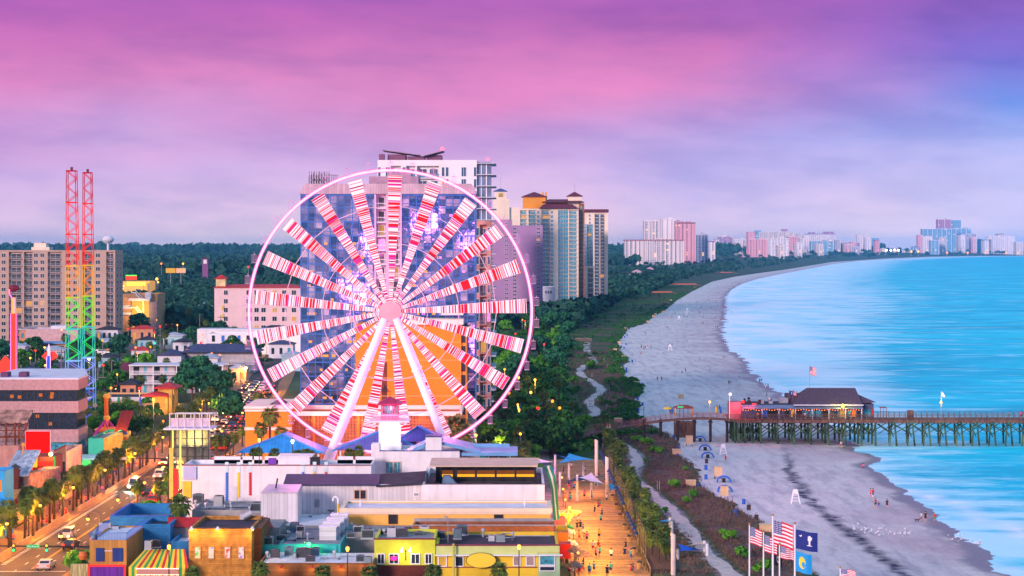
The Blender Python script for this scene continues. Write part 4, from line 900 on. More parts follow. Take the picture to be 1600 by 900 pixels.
rb.prism([(W(640,Yr),Yr-1,Z(712,Yr)),(W(780,Yr),Yr-1,Z(712,Yr)),(W(780,Yr),Yr+10,Z(712,Yr)),(W(640,Yr),Yr+10,Z(712,Yr))][:0] or [(W(690,Yr),Yr-1.2,Z(694,Yr)),(W(692,Yr),Yr-1.2,Z(689.5,Yr)),(W(752,Yr),Yr-1.2,Z(704,Yr)),(W(750,Yr),Yr-1.2,Z(708,Yr))],[(W(690,Yr),Yr+9,Z(694,Yr)),(W(692,Yr),Yr+9,Z(689.5,Yr)),(W(752,Yr),Yr+9,Z(704,Yr)),(W(750,Yr),Yr+9,Z(708,Yr))])
rb.box(W(720,Yr),W(809,Yr),Yr-1.4,Yr-1.25,Z(711,Yr),Z(706,Yr)).box(W(746,Yr),W(809,Yr),Yr-1.24,Yr+9,Z(706.5,Yr),Z(705.5,Yr)).box(W(740,Yr),W(796,Yr),Yr+4,Yr+4.3,Z(700,Yr)-.3,Z(697,Yr))
part('blue_roof',rb,mat('pale_blue_metal',(.14,.32,.56),.45,.08),th)
part('roof_slope',MB().prism([(W(632,Yr),Yr-1,Z(708,Yr)),(W(664,Yr),Yr-1,Z(692,Yr)),(W(664,Yr),Yr-1,Z(697,Yr)),(W(644,Yr),Yr-1,Z(708,Yr))],[(W(632,Yr),Yr+7,Z(708,Yr)),(W(664,Yr),Yr+7,Z(692,Yr)),(W(664,Yr),Yr+7,Z(697,Yr)),(W(644,Yr),Yr+7,Z(708,Yr))]),MC['pale_blue_metal'],th)
Y=341;th=thing('lantern_tower','pink-lit lookout cupola over a glowing white lantern room with balcony','tower',(W(609,Y),Y,0));mark('the glowing lantern tower',609,655)
xa,xb=W(594,Y),W(624,Y)
part('lantern_room',MB().box(xa,xb,Y,Y+3.2,Z(695,Y),Z(660,Y)),emat('lantern_glow',(.80,1.0,.97),1.5),th)
part('corner_post',MB().box(xa-.25,xa+.05,Y-.12,Y+.2,Z(695,Y),Z(658,Y)),off_white,th);part('corner_post',MB().box(xb-.05,xb+.25,Y-.12,Y+.2,Z(695,Y),Z(658,Y)),off_white,th)
part('base',MB().box(xa-.3,xb+.3,Y-.2,Y+3.4,0,Z(695,Y)),wall_white,th)
part('deck',MB().box(W(577,Y),W(640,Y),Y-1.4,Y+4.6,Z(659,Y),Z(656.5,Y)),off_white,th)
b_=MB();xd0,xd1=W(578,Y),W(639,Y)
for k in range(29):x=xd0+(xd1-xd0)*k/28;b_.box(x-.025,x+.025,Y-1.36,Y-1.31,Z(656.5,Y),Z(648,Y))
b_.box(xd0,xd1,Y-1.38,Y-1.3,Z(648,Y),Z(647,Y))
pinkp=mat('pink_lit_railing',(.80,.45,.60),.5,.04);part('railing',b_,pinkp,th)
for s in (-1,1):part('bracket',MB().tube((W(609,Y)+s*1.6,Y-.1,Z(668,Y)),(W(609,Y)+s*3.1,Y-.8,Z(659,Y)),.09),off_white,th)
part('cupola_wall',MB().box(W(595,Y),W(622,Y),Y+.3,Y+3,Z(656.5,Y),Z(632,Y)),mat('cupola_pink_wall',(.80,.10,.22),.6,.05),th)
for k in range(6):part('cupola_window',MB().box(W(598+k*3.8,Y),W(600.6+k*3.8,Y),Y+.2,Y+.28,Z(647,Y),Z(634,Y)),glass_sky,th)
part('cupola_roof',MB().hip(W(592,Y),W(625,Y),Y-.2,Y+3.4,Z(630.5,Y),1.1,.25,ridge=1.9),mat('cupola_crimson_roof',(.42,.02,.10),.5,.08,kind='ribs'),th)
part('finial',MB().tube((W(608.5,Y),Y+1.6,Z(621,Y)),(W(608.5,Y),Y+1.6,Z(616,Y)),.06),dark_metal,th)
plight('lantern_light',(W(609,Y),Y-1.4,Z(672,Y)),(.8,1,.95),250,th,.4);plight('cupola_light',(W(609,Y),Y-2.5,Z(640,Y)),(1,.15,.4),420,th,.3)
Y=322;th,x0,x1,z1=bld('long_white_building','long low white building with coloured wave strips on its blank wall',285,580,727.5,Y,9,wall_white,roof_white,'shop',mk='the long white building',par=.6)
part('coping',MB().box(x0-.1,x1,Y-.1,Y+.32,z1,z1+.12),mat('maroon_trim',(.2,.015,.04),.6),th)
zb=Z(712,Y+9)
for a,b2 in ((322,364),(368,383),(386,399),(403,430),(520,545),(549,580)):part('rear_parapet',MB().box(W(a,Y),W(b2,Y),Y+8.7,Y+9.02,z1-.6,zb-.1),wall_white,th)
part('roof_room',MB().box(W(430,Y),W(480,Y),Y+4,Y+8,z1-.6,Z(714,Y+4)).box(W(429,Y),W(484,Y),Y+3.8,Y+8.2,Z(714,Y+4),Z(712.5,Y+4)),wall_white,th)
part('dark_opening',MB().box(W(481,Y),W(496,Y),Y+4.2,Y+4.5,z1-.6,Z(714,Y+4)),black,th)
part('roof_vent',MB().box(W(412,Y),W(424,Y),Y+6,Y+7,z1-.6,z1+.5),purple,th)
def wave(px,y0,y1,m):
 b_=MB();n=max(2,int((y1-y0)/4));x=W(px,Y)
 for k in range(n):
  zc=Z(y0+(y1-y0)*(k+.5)/n,Y);h=(y1-y0)/n*Y/F/2
  b_.prism([(x-.1,Y-.14,zc-h),(x+.1,Y-.14,zc-h),(x+.26,Y-.14,zc),(x+.1,Y-.14,zc+h),(x-.1,Y-.14,zc+h),(x-.26,Y-.14,zc)],[(x-.1,Y-.01,zc-h),(x+.1,Y-.01,zc-h),(x+.26,Y-.01,zc),(x+.1,Y-.01,zc+h),(x-.1,Y-.01,zc+h),(x-.26,Y-.01,zc)])
 part('wave_strip',b_,m,th)
 part('strip_backing',MB().box(x-.28,x+.28,Y-.06,Y-.005,Z(y0,Y),Z(y0-16,Y)),mat('pale_ice_paint',(.55,.68,.74),.6),th)
wave(354.5,738,791,blue);wave(372.8,738,777,yellow);wave(391,738,774,red);wave(473.5,737.5,743,blue);wave(491.5,737.5,743,yellow);wave(509.5,737.5,743,red)
part('blank_sign',MB().box(W(287,Y),W(307,Y),Y-.3,Y-.01,Z(749,Y),Z(729,Y)),mat('lavender_sign',(.42,.42,.66),.5,.04),th)
part('yellow_panel',MB().box(W(286,Y),W(299,Y),Y-.16,Y-.01,Z(778,Y),Z(752,Y)),mat('sunflower_panel',(.80,.50,.03),.6),th)
part('door',MB().box(W(358,Y),W(371,Y),Y-.08,Y-.004,Z(790,Y),Z(760,Y)),mat('white_door',(.62,.57,.60),.6),th)
part('wall_conduit',MB().box(W(303,Y),W(351,Y),Y-.06,Y-.004,Z(767.5,Y),Z(766.8,Y)).box(W(402,Y),W(440,Y),Y-.06,Y-.004,Z(754.5,Y),Z(754,Y)),off_white,th)
Y=312;th,x0,x1,z1=bld('siding_annex','white vertical-siding annex under a long dark awning roof',443,662,757,Y,9.7,wall_siding,roof_dark,'building',mk='the white siding annex')
part('awning_roof',MB().prism([(W(443,Y),Y-.6,Z(758,Y)),(W(592,Y),Y-.6,Z(758,Y)),(W(592,Y),Y+4,Z(747.5,Y)),(W(443,Y),Y+4,Z(747.5,Y))],[(W(443,Y),Y-.6,Z(756.5,Y)),(W(592,Y),Y-.6,Z(756.5,Y)),(W(592,Y),Y+4,Z(745,Y)),(W(443,Y),Y+4,Z(745,Y))]),mat('navy_rib_roof',(.01,.025,.08),.5,.2,kind='ribs'),th)
part('lean_roof',MB().prism([(W(588,Y),Y-.5,Z(760.5,Y)),(W(664,Y),Y-.5,Z(756.5,Y)),(W(665,Y),Y+7,Z(745,Y)),(W(590,Y),Y+7,Z(750,Y))],[(W(588,Y),Y-.5,Z(759,Y)),(W(664,Y),Y-.5,Z(755,Y)),(W(665,Y),Y+7,Z(743.5,Y)),(W(590,Y),Y+7,Z(748.5,Y))]),roof_dark,th)
wins(th,Y,[(554,561.5,766,779),(563.5,571.5,766,779)],fr=MC['peach_frame'],div=1)
wins(th,Y,[(647,654,770.5,774.5)],div=1,gl=grey_metal)
part('door',MB().box(W(492,Y),W(499,Y),Y-.1,Y-.004,Z(792,Y),Z(780,Y)),grey_metal,th)
Y=301;th=thing('rooftop_shed','white ribbed metal shed with grey sloping roof among the rooftop units','shed',(W(437,Y),Y,0));mark('the white rooftop shed',437,785)
part('wall',MB().box(W(408,Y),W(465,Y),Y,Y+6,0,Z(770,Y)),wall_siding,th);part('roof',MB().prism([(W(407,Y),Y-.2,Z(770,Y)),(W(466,Y),Y-.2,Z(770,Y)),(W(466,Y),Y+6.2,Z(770,Y)),(W(407,Y),Y+6.2,Z(770,Y))],[(W(408,Y),Y-.2,Z(769,Y)),(W(466,Y),Y-.2,Z(769,Y)),(W(465,Y),Y+6,Z(764,Y)),(W(412,Y),Y+6,Z(764,Y))]),steel,th)
part('flue',MB().tube((W(427,Y),Y+3,Z(768,Y)),(W(430,Y),Y+3,Z(751,Y)),.12),dark_metal,th)
def flat(label,px0,px1,Y0,Y1,z,m=roof_grey,wm=None,mk=None,name='flat_roofed_building'):
 x0,x1=W(px0,Y0),W(px1,Y0);th=thing(name,label,'building',((x0+x1)/2,Y0,0))
 part('wall',MB().box(x0,x1,Y0,Y1,0,z-.12),wm or concrete,th);part('roof',MB().box(x0+.2,x1-.2,Y0+.2,Y1-.2,z-.12,z),m,th)
 part('parapet',MB().box(x0,x1,Y0,Y0+.19,z-.12,z+.35).box(x0,x0+.19,Y0+.19,Y1,z-.12,z+.35).box(x1-.19,x1,Y0+.19,Y1,z-.12,z+.35),wm or concrete,th)
 EXCL.append((x0-1,x1+1,Y0-1,Y1+1));mk and mark(mk,(px0+px1)/2,PY(z,(Y0+Y1)/2));return th
flat('grey gravel roof with black units in front of the long white wall',300,440,308,321.8,6.0,mk='the gravel roof by the wave strips')
flat('pale flat roof between the white shed and the siding annex',440,532,296,311.8,5.3,roof_white,mk='the pale flat roof')
flat('low pale roof left of the shed and behind the red awning',335,408,296,307.8,5.3,roof_white,mk='the pale roof behind the red awning')
flat('cluttered dark flat roof in front of the tall white cabinets',436,532,277,295.8,5.4,roof_grey,teal,mk='the cluttered dark roof')
flat('gravel roof strip in front of the tan building',533.5,644,287.2,296.8,5.6,mk='the gravel roof strip')
Y=265.5;th=flat('brown timber fronted shop with pale flat roof and small wall lamps',404,584,Y,276.8,4.2+.4,roof_white,mat('brown_timber_front',(.22,.09,.025),.8,.2,kind='siding'),mk='the brown timber shop')
for k,px in enumerate((440,488,533,570)):
 part('wall_lamp',MB().lathe((W(px,Y),Y-.5,Z(886,Y)),[(.26,0),(.1,.25),(.05,.4)],10).tube((W(px,Y),Y-.5,Z(884,Y)),(W(px,Y),Y,Z(883,Y)),.04),mat('red_lamp_shade',(.45,.03,.02),.5),th)
 plight('lamp_light',(W(px,Y),Y-.7,Z(889,Y)),(1,.42,.06),70,th,.12)
Y=282;th=thing('turquoise_wall','turquoise parapet wall with a bright green lamp','wall',(W(470,Y),Y,0));mark('the turquoise wall',470,855)
part('wall',MB().box(W(408,Y-6),W(525,Y-6),Y-5.2,Y-5,0,Z(851,Y-5)),teal,th)
part('green_lamp',MB().ball((W(483,Y-5),Y-5.5,Z(850,Y-5)),.3),emat('green_lamp',(.03,1,.08),14),th);plight('green_light',(W(483,Y-5),Y-6.1,Z(849,Y-5)),(.03,1,.12),260,th,.15)
Y=271;th,x0,x1,z1=bld('timber_clad_building','timber-clad building lit amber by roof lamps with four small pictures',295,393,826,Y,13,mat('amber_timber_cladding',(.55,.24,.04),.8,.22,1.2,kind='siding'),roof_dark,'shop',mk='the timber-clad building')
part('coping',MB().box(x0-.1,x1+.1,Y-.15,Y+.3,z1,z1+.15),wood_dark,th)
part('side_wall',MB().box(x1+.01,W(404,Y),Y+3,Y+13,0,z1-.3),mat('shaded_timber_side',(.20,.08,.02),.8,.2,kind='siding'),th)  # same cladding in a darker colour, the side's shade is put into it
pm=[]
def picmat(name,a,b_):
 m=bpy.data.materials.new(name);m.use_nodes=True;t=m.node_tree;bs=t.nodes['Principled BSDF'];q=N(t,'ShaderNodeTexCoord');n=N(t,'ShaderNodeTexNoise');n.inputs['Scale'].default_value=1.6;t.links.new(q.outputs['Object'],n.inputs['Vector'])
 t.links.new(ramp(t,n.outputs[0],[(.38,a),(.5,(.7,.6,.5)),(.62,b_)]),bs.inputs['Base Color']);return m
for px,a,b2 in ((309,(.1,.5,.1),(.7,.6,.1)),(330,(.1,.3,.7),(.6,.4,.1)),(355.5,(.7,.05,.05),(.2,.4,.8)),(377,(.2,.1,.6),(.8,.5,.5))):
 part('picture',MB().box(W(px-4,Y),W(px+4,Y),Y-.12,Y-.05,Z(872,Y),Z(855,Y)),picmat('picture_paint',a,b2),th,label='small %s picture on the timber wall'%{309:'green and yellow',330:'blue and tan',355.5:'red and blue',377:'violet and pink'}[px])
 part('picture_frame',MB().box(W(px-5,Y),W(px-4.1,Y),Y-.14,Y,Z(874,Y),Z(853,Y)).box(W(px+4.1,Y),W(px+5,Y),Y-.14,Y,Z(874,Y),Z(853,Y)).box(W(px-4.1,Y),W(px+4.1,Y),Y-.14,Y,Z(855,Y),Z(853,Y)).box(W(px-4.1,Y),W(px+4.1,Y),Y-.14,Y,Z(874,Y),Z(872,Y)),mat('tan_wood_frame',(.45,.22,.05),.7),th)
for px in (301,342,396):
 part('roof_lamp',MB().tube((W(px,Y),Y+.1,z1),(W(px,Y),Y-.9,z1+.4),.04).lathe((W(px,Y),Y-.95,z1+.05),[(.32,0),(.14,.3),(.05,.4)],12),off_white,th)
 part('roof_lamp_bulb',MB().ball((W(px,Y),Y-.95,z1),.17),lamp_warm,th);plight('roof_lamp_light',(W(px,Y),Y-1.1,z1-.4),(1,.46,.08),420,th,.15)
Y=286;th=thing('red_metal_awning','long red metal awning roof behind the timber building','awning',(W(340,Y),Y,0));mark('the red metal awning',340,815)
za,zb_=Z(823,Y),Z(808,Y+3)
part('roof',MB().prism([(W(262,Y),Y,za-.1),(W(427,Y),Y,za-.1),(W(418,Y+3),Y+3,zb_-.1),(W(262,Y+3),Y+3,zb_-.1)],[(W(262,Y),Y,za),(W(427,Y),Y,za),(W(418,Y+3),Y+3,zb_),(W(262,Y+3),Y+3,zb_)]),roof_red,th)
part('wall',MB().box(W(258,Y),W(436,Y),Y+.3,Y+9,0,za-.15),concrete,th)
Y=283;th,x0,x1,z1=bld('blue_block_building','blue painted block building with lavender inner parapets, bottom left',222,266,819,Y,7,blue_wall,roof_dark,'building',mk='the blue block building')
th,x0,x1,z1=bld('rear_blue_building','low blue building whose roof parapet is lavender inside',172,264,807,291,15,blue_wall,roof_grey,'building',mk='the lavender parapet roof',par=1.6)
part('coping',MB().box(x0,x1,290.9,291.32,z1,z1+.1).box(x0,x0+.32,291.33,306,z1,z1+.1),blue,th)
Y=279;th,x0,x1,z1=bld('small_blue_building','small blue storage building right of the striped awning',266.5,296,846,Y,9,blue_wall,roof_white,'building')
Y=271;th,x0,x1,z1=bld('orange_panel_building','orange ribbed building with two blue shutters and blue-railed roof',140,198,844,Y,14,mat('orange_ribbed_panel',(.58,.26,.05),.7,.08,kind='vsiding'),roof_white,'shop',mk='the orange ribbed building',par=.2)
for a,b2 in ((150,163),(176,192)):part('blue_shutter',MB().box(W(a,Y),W(b2,Y),Y-.16,Y-.01,Z(877,Y),Z(856,Y)),mat('navy_shutter',(.01,.04,.22),.6,.1,kind='vsiding'),th)
part('shutter_rod',MB().box(W(163.3,Y),W(175.7,Y),Y-.15,Y-.1,Z(861,Y),Z(860.2,Y)),white,th)
b_=MB();b_.box(x0,x1,Y+.05,Y+.1,z1+.95,z1+1.0).box(x0,x0+.05,Y+.1,Y+14,z1+.95,z1+1.0).box(x1-.05,x1,Y+.1,Y+14,z1+.95,z1+1.0)
for k in range(25):b_.box(x0+(x1-x0)*k/24-.02,x0+(x1-x0)*k/24+.02,Y+.06,Y+.1,z1,z1+.95)
for k in range(30):b_.box(x1-.05,x1-.01,Y+.1+14*k/30,Y+.15+14*k/30,z1,z1+.95).box(x0+.01,x0+.05,Y+.1+14*k/30,Y+.15+14*k/30,z1,z1+.95)
part('roof_railing',b_,blue,th)
part('curtain_stage',MB().box(W(143,Y),W(197,Y),Y-1.2,Y-.9,0,Z(881,Y)),mat('purple_curtain',(.14,.02,.30),.7,.3,2,stretch=(4,1,.1)),th)
part('red_neon_frame',MB().box(W(141,Y),W(199,Y),Y-1.35,Y-1.15,Z(883,Y),Z(880,Y)).box(W(141,Y),W(143.5,Y),Y-1.35,Y-1.15,0,Z(883,Y)).box(W(196.5,Y),W(199,Y),Y-1.35,Y-1.15,0,Z(883,Y)),emat('neon_red',(1,.03,.03),1.6),th)
part('side_display',MB().box(W(113,Y),W(140,Y),Y-1.2,Y-1,0,Z(879,Y)),mat('yellow_stripe_display',(.5,.4,.16),.6,.5,3,stretch=(5,1,.2)),th)
Y=268;th=thing('striped_awning','big yellow, green and red striped awning with a pink sign','awning',(W(250,Y),Y,0));mark('the striped awning',250,880)
ms=[yellow,green,yellow,red];b_=MB();n=20;xa0,xa1,xt0,xt1=W(201,Y),W(294,Y),W(216,Y),W(280,Y);zt_,zm,zl_=Z(858,Y+5),Z(886,Y),Z(899,Y)-1
for k in range(n):
 b_.mi=k%4;f0,f1=k/n,(k+1)/n
 p=[(xa0+(xa1-xa0)*f0,Y,zm),(xa0+(xa1-xa0)*f1,Y,zm),(xt0+(xt1-xt0)*f1,Y+5,zt_),(xt0+(xt1-xt0)*f0,Y+5,zt_)]
 b_.quad(*p);b_.quad(*[(x,y+.05,z-.08) for x,y,z in reversed(p)])
 b_.box(p[0][0],p[1][0],Y-.03,Y,zl_,zm)
part('canvas',b_,ms,th)
part('sign_board',MB().box(W(215,Y),W(279,Y),Y-.3,Y-.1,Z(897,Y),Z(888.5,Y)),emat('pink_sign',(1,.40,.34),.55),th)
b_=MB()
for k in range(26):
 x=W(214+k*2.6,Y);b_.box(x-.06,x+.06,Y-.38,Y-.3,Z(888.5,Y),Z(887.3,Y)).box(x-.06,x+.06,Y-.38,Y-.3,Z(898,Y),Z(897,Y))
part('sign_bulbs',b_,emat('bulb_pinkwhite',(1,.5,.4),5),th)
part('frame',MB().box(xa0+.2,xa1-.2,Y+.1,Y+5,0,zm-.3),mat('yellow_back_wall',(.55,.40,.05),.8),th)
for k in range(4):
 Y=283+k*3.2;px=503+k*6.0;o=thing('roof_cabinet',['front','second','third','rearmost'][k]+' of four tall white roof cabinets in a diagonal row','cabinet',(W(px+11,Y),Y,5.3),'tall white roof cabinets')
 x0,x1=W(px-7+3,Y),W(px+22,Y)
 part('body',MB().box(x0,x1,Y,Y+1.9,5.4,Z(824-k*6.3,Y)),mat('white_cabinet',(.70,.70,.74),.6,.04,kind='siding'),o);part('lid',MB().box(x0-.1,x1+.1,Y-.1,Y+2,Z(824-k*6.3,Y),Z(823-k*6.3,Y)),white,o)
Y=338;th=thing('glass_stair_tower','glass stair tower lit yellow with open railed deck on top, beside the avenue','tower',(W(300,Y),Y,0));mark('the glass stair tower',300,690)
xa,xb=W(268,Y),W(326,Y);zdk=Z(671,Y)
part('core',MB().box(xa+.3,xb-.3,Y+3.2,Y+4,0,zdk),mat('stair_core_wall',(.40,.34,.20),.8),th)
part('floor',MB().box(xa+.2,xb-.2,Y+.2,Y+4,Z(700,Y),Z(698.5,Y)).box(xa+.2,xb-.2,Y+.2,Y+4,Z(727,Y),Z(725.5,Y)),dark_metal,th)
fr=MB()
for px in (268,281,292,304,316,326):fr.box(W(px,Y)-.1,W(px,Y)+.1,Y,Y+.2,0,zdk)
for yy in (685,699,713,727):fr.box(xa,xb,Y+.02,Y+.18,Z(yy,Y)-.07,Z(yy,Y)+.07)
part('frame',fr,dark_metal,th)
part('glazing',MB().box(xa+.1,xb-.1,Y+.22,Y+.26,0,zdk-.02),mat('tinted_clear_glass',(.10,.16,.16),.05,.2,alpha=.3,spec=.8),th)
for px in (270,282):part('neon_tube',MB().box(W(px,Y)-.09,W(px,Y)+.09,Y-.16,Y-.02,Z(795,Y),zdk-.2),emat('tube_yellow',(1,.62,.08),3.0),th)
part('red_panel',MB().box(W(272,Y-12),W(279,Y-12),Y-12.2,Y-12,Z(776,Y-12),Z(732,Y-12)).box(W(273,Y-12),W(275,Y-12),Y-12,Y-.1,Z(776,Y-12),Z(770,Y-12)),red,th)
part('yellow_fin',MB().box(W(265,Y-12),W(271,Y-12),Y-12.3,Y-12,Z(779,Y-12),Z(700,Y-12)),mat('yellow_fin',(.75,.5,.08),.6),th)
plight('stair_light',(W(285,Y),Y+1.6,9),(1,.75,.2),2200,th,.3);plight('stair_light',(W(300,Y),Y+1.6,14),(1,.8,.3),1500,th,.3);plight('stair_light',(W(300,Y),Y+1.6,3),(.6,1,.6),350,th,.3)
part('deck',MB().box(W(257,Y),W(332,Y),Y-1.2,Y+5,zdk,zdk+.25),off_white,th)
part('deck_panel',MB().box(W(268,Y),W(328,Y),Y-1.05,Y-.95,zdk+.5,Z(653,Y)),mat('lavender_panel',(.50,.42,.58),.6,.15,1.5),th)
rl=MB()
for px in (267,279,291,305,317,329):rl.box(W(px,Y)-.07,W(px,Y)+.07,Y-1.2,Y-1.06,zdk+.25,Z(645,Y)).box(W(px,Y)-.06,W(px,Y)+.06,Y+4.8,Y+4.9,zdk+.25,Z(645,Y+5))
rl.box(W(267,Y),W(334,Y),Y-1.2,Y-1.1,Z(646,Y),Z(645,Y)).box(W(267,Y),W(334,Y),Y+4.8,Y+4.9,Z(645.5,Y+5),Z(644.5,Y+5)).box(W(267,Y),W(329,Y),Y-1.2,Y-1.1,Z(653,Y),Z(652.3,Y))
part('railing',rl,off_white,th)
def gable(label,pxl,pxr,pxa,ya,ye,Y,dp,m,name='blue_roof_pavilion',mk=None):
 xl,xr,xp=W(pxl,Y),W(pxr,Y),W(pxa,Y);za,ze=Z(ya,Y),Z(ye,Y)
 th=thing(name,label,'pavilion',(xp,Y,0))
 b_=MB();t_=.25
 f=[(xl,Y,ze),(xr,Y,ze),(xp,Y+2.2,za)]
 b_.quad(*f);b_.quad((xl,Y,ze),(xp,Y+2.2,za),(xp,Y+dp,za),(xl,Y+dp,ze));b_.quad((xr,Y,ze),(xr,Y+dp,ze),(xp,Y+dp,za),(xp,Y+2.2,za));b_.quad((xl,Y+dp,ze),(xp,Y+dp,za),(xr,Y+dp,ze));b_.quad((xl,Y,ze-.01),(xl,Y+dp,ze-.01),(xr,Y+dp,ze-.01),(xr,Y,ze-.01))
 part('roof',b_,m,th)
 part('fascia',MB().prism([(xl-.3,Y-.12,ze-.3),(xp,Y+2.05,za),(xp,Y+2.05,za+.3),(xl-.3,Y-.12,ze)],[(xl-.3,Y,ze-.3),(xp,Y+2.2,za),(xp,Y+2.2,za+.3),(xl-.3,Y,ze)]).prism([(xr+.3,Y-.12,ze-.3),(xr+.3,Y-.12,ze),(xp,Y+2.05,za+.3),(xp,Y+2.05,za)],[(xr+.3,Y,ze-.3),(xr+.3,Y,ze),(xp,Y+2.2,za+.3),(xp,Y+2.2,za)]),mat('bright_blue_fascia',(.04,.26,.66),.45),th)
 for x in (xl+1,xp,xr-1):part('post',MB().box(x-.15,x+.15,Y+.8,Y+1.1,0,ze),white,th)
 mk and mark(mk,pxa,(ya+ye)/2);EXCL.append((xl,xr,Y,Y+dp))
gable('blue metal gabled pavilion roof behind the long white wall, the left one',370,506,440,681.5,708,346,9,roof_blue,mk='the left blue pavilion roof')
gable('wide violet-blue pavilion roof just left of the lantern tower',522,660,597,675,703,347,8,mat('violet_seam_roof',(.13,.12,.50),.45,.1,kind='ribs'),mk='the violet pavilion roof')
gable('violet-blue roof gable right of the lantern tower',620,700,652,669,690,350,7,MC['violet_seam_roof'],mk='the small violet gable')
Y=446;th=thing('banded_office_building','office building of pink concrete bands and dark ribbon windows, left edge','office',(W(60,Y),Y,0));mark('the banded office building',60,640)
X0,XA,XB,XC=W(-30,Y),W(95,Y),W(122.5,Y),W(137,Y+12)
prof=[(X0,Y),(XA,Y),(XB,Y),(XC,Y+12),(W(134,Y+34),Y+34),(X0,Y+34)]
def band(z0_,z1_,off,m,nm):
 p=[(x+(off if i in (2,3,4) else 0),y-(off if i in (0,1,2) else 0)) for i,(x,y) in enumerate(prof)]
 part(nm,MB().prism([(x,y,z0_) for x,y in p],[(x,y,z1_) for x,y in p]),m,th)
pk=mat('pink_aggregate_concrete',(.44,.26,.26),.9,.12,1.5,bump=.3,stain=.2)
zz=[Z(v,Y) for v in (593,609.5,627,645,671,691)]
band(zz[1],zz[0],0,pk,'concrete_band');band(zz[2],zz[1],-.5,glass,'ribbon_window');band(zz[3],zz[2],0,pk,'concrete_band');band(zz[4],zz[3],-.5,glass,'ribbon_window');band(zz[5],zz[4],0,pk,'concrete_band');band(1.6,zz[5],-.5,glass_sky,'ribbon_window');band(0,1.6,0,pk,'concrete_band')
band(zz[0],zz[0]+.25,.12,off_white,'roof_edge');part('roof',MB().prism([(x*.999-.3,y+.5,zz[0]+.25) for x,y in prof],[(x-.3,y+.5,zz[0]+.33) for x,y in prof]),roof_white,th)
mu=MB()
for z0_,z1_ in ((zz[2],zz[1]),(zz[4],zz[3])):
 for px in (9,23,33,43,53,58,75,92):mu.box(W(px,Y)-.06,W(px,Y)+.06,Y+.36,Y+.5,z0_,z1_)
part('mullion',mu,dark_metal,th)
for px,y in ((18,619),(30,620),(63,617),(80,620),(81,615),(58,650),(78,662)):
 part('lit_window',MB().box(W(px-3,Y),W(px+2.5,Y),Y+.42,Y+.49,Z(y+3,Y),Z(y-2,Y)),emat('lit_office',(1,.25,.04),.5),th)
for px in (1,30):part('roof_unit',MB().box(W(px-6,Y),W(px+6,Y),Y+3,Y+6,zz[0],Z(583,Y)),mat('plum_roof_unit',(.12,.04,.10),.7),th)
EXCL.append((X0,XC+2,Y-2,Y+36))
rust=mat('rusty_corrugated_iron',(.46,.24,.17),.8,.4,.7,kind='ribs');rustd=mat('dark_rusted_steel',(.16,.035,.015),.8,.4,1)
Y=372;th,x0,x1,z1=bld('rusted_attraction_building','pink plaster attraction building with rusted corrugated roof and steelwork, left edge',-30,29,696,Y,8,mat('pink_plaster',(.50,.24,.20),.9,.2,.4,stain=.5),roof_grey,'attraction',mk='the rusted attraction')
part('iron_roof',MB().prism([(W(-30,Y),Y+4,Z(665,Y)),(W(34,Y),Y+4,Z(665,Y)),(W(34,Y),Y+9,Z(649,Y)),(W(-30,Y),Y+9,Z(649,Y))],[(W(-30,Y),Y+4,Z(663,Y)),(W(34,Y),Y+4,Z(663,Y)),(W(34,Y),Y+9,Z(646.5,Y)),(W(-30,Y),Y+9,Z(646.5,Y))]),rust,th)
b_=MB()
for px in (2,16,22,33):b_.box(W(px,Y)-.15,W(px,Y)+.15,Y+3.5,Y+3.8,z1-1,Z(663,Y))
b_.box(W(-30,Y),W(35,Y),Y+3.3,Y+3.9,Z(687,Y),Z(684,Y)).box(W(-30,Y),W(32,Y),Y+3.4,Y+3.7,Z(676,Y),Z(674.5,Y)).tube((W(5,Y),Y+3.6,Z(687,Y)),(W(16,Y),Y+3.6,Z(668,Y)),.1).tube((W(26,Y),Y+3.6,Z(687,Y)),(W(33,Y),Y+3.6,Z(668,Y)),.1)
part('steel_frame',b_,rustd,th)
part('inner_wall',MB().box(W(-30,Y),W(30,Y),Y+7,Y+7.3,z1-1,Z(664,Y)),mat('pale_pipe_wall',(.35,.25,.26),.8,.3,2),th)
Y=366;th=thing('red_signboard','big blank bright red signboard above the arcade fronts','signboard',(W(59,Y),Y,0));mark('the red signboard',59,693)
part('panel',MB().box(W(40,Y),W(78,Y),Y,Y+.4,Z(712,Y),Z(674,Y)),mat('signal_red_panel',(.75,.004,.002),.7,.04,spec=.05,emit=(1,.0,.0),es=.2),th);part('border',MB().box(W(39.4,Y),W(78.6,Y),Y+.05,Y+.45,Z(712.6,Y),Z(673.3,Y)),pinkp,th)
for px in (45,72):part('post',MB().box(W(px,Y)-.12,W(px,Y)+.12,Y+.46,Y+.7,0,Z(680,Y)),dark_metal,th)
Y=345;th=thing('tin_roof_shack','weathered plank shack with pale tin roof and brick chimney, left edge','building',(W(30,Y),Y,0));mark('the tin roof shack',28,760)
part('wall',MB().box(W(7,Y),W(44,Y),Y,Y+9,0,Z(744,Y)),mat('weathered_plank_wall',(.14,.10,.10),.9,.4,1,kind='vsiding'),th)
part('tin_roof',MB().prism([(W(8,Y)-.4,Y-.5,Z(744,Y)),(W(41,Y)+.4,Y-.5,Z(744,Y)),(W(45,Y)+.4,Y+7,Z(711,Y)),(W(13,Y)-.2,Y+7,Z(711,Y))],[(W(8,Y)-.4,Y-.5,Z(743,Y)),(W(41,Y)+.4,Y-.5,Z(743,Y)),(W(45,Y)+.4,Y+7,Z(709.5,Y)),(W(13,Y)-.2,Y+7,Z(709.5,Y))]),mat('pale_tin',(.42,.50,.60),.5,.3,1.2,kind='ribs',metal=.2),th)
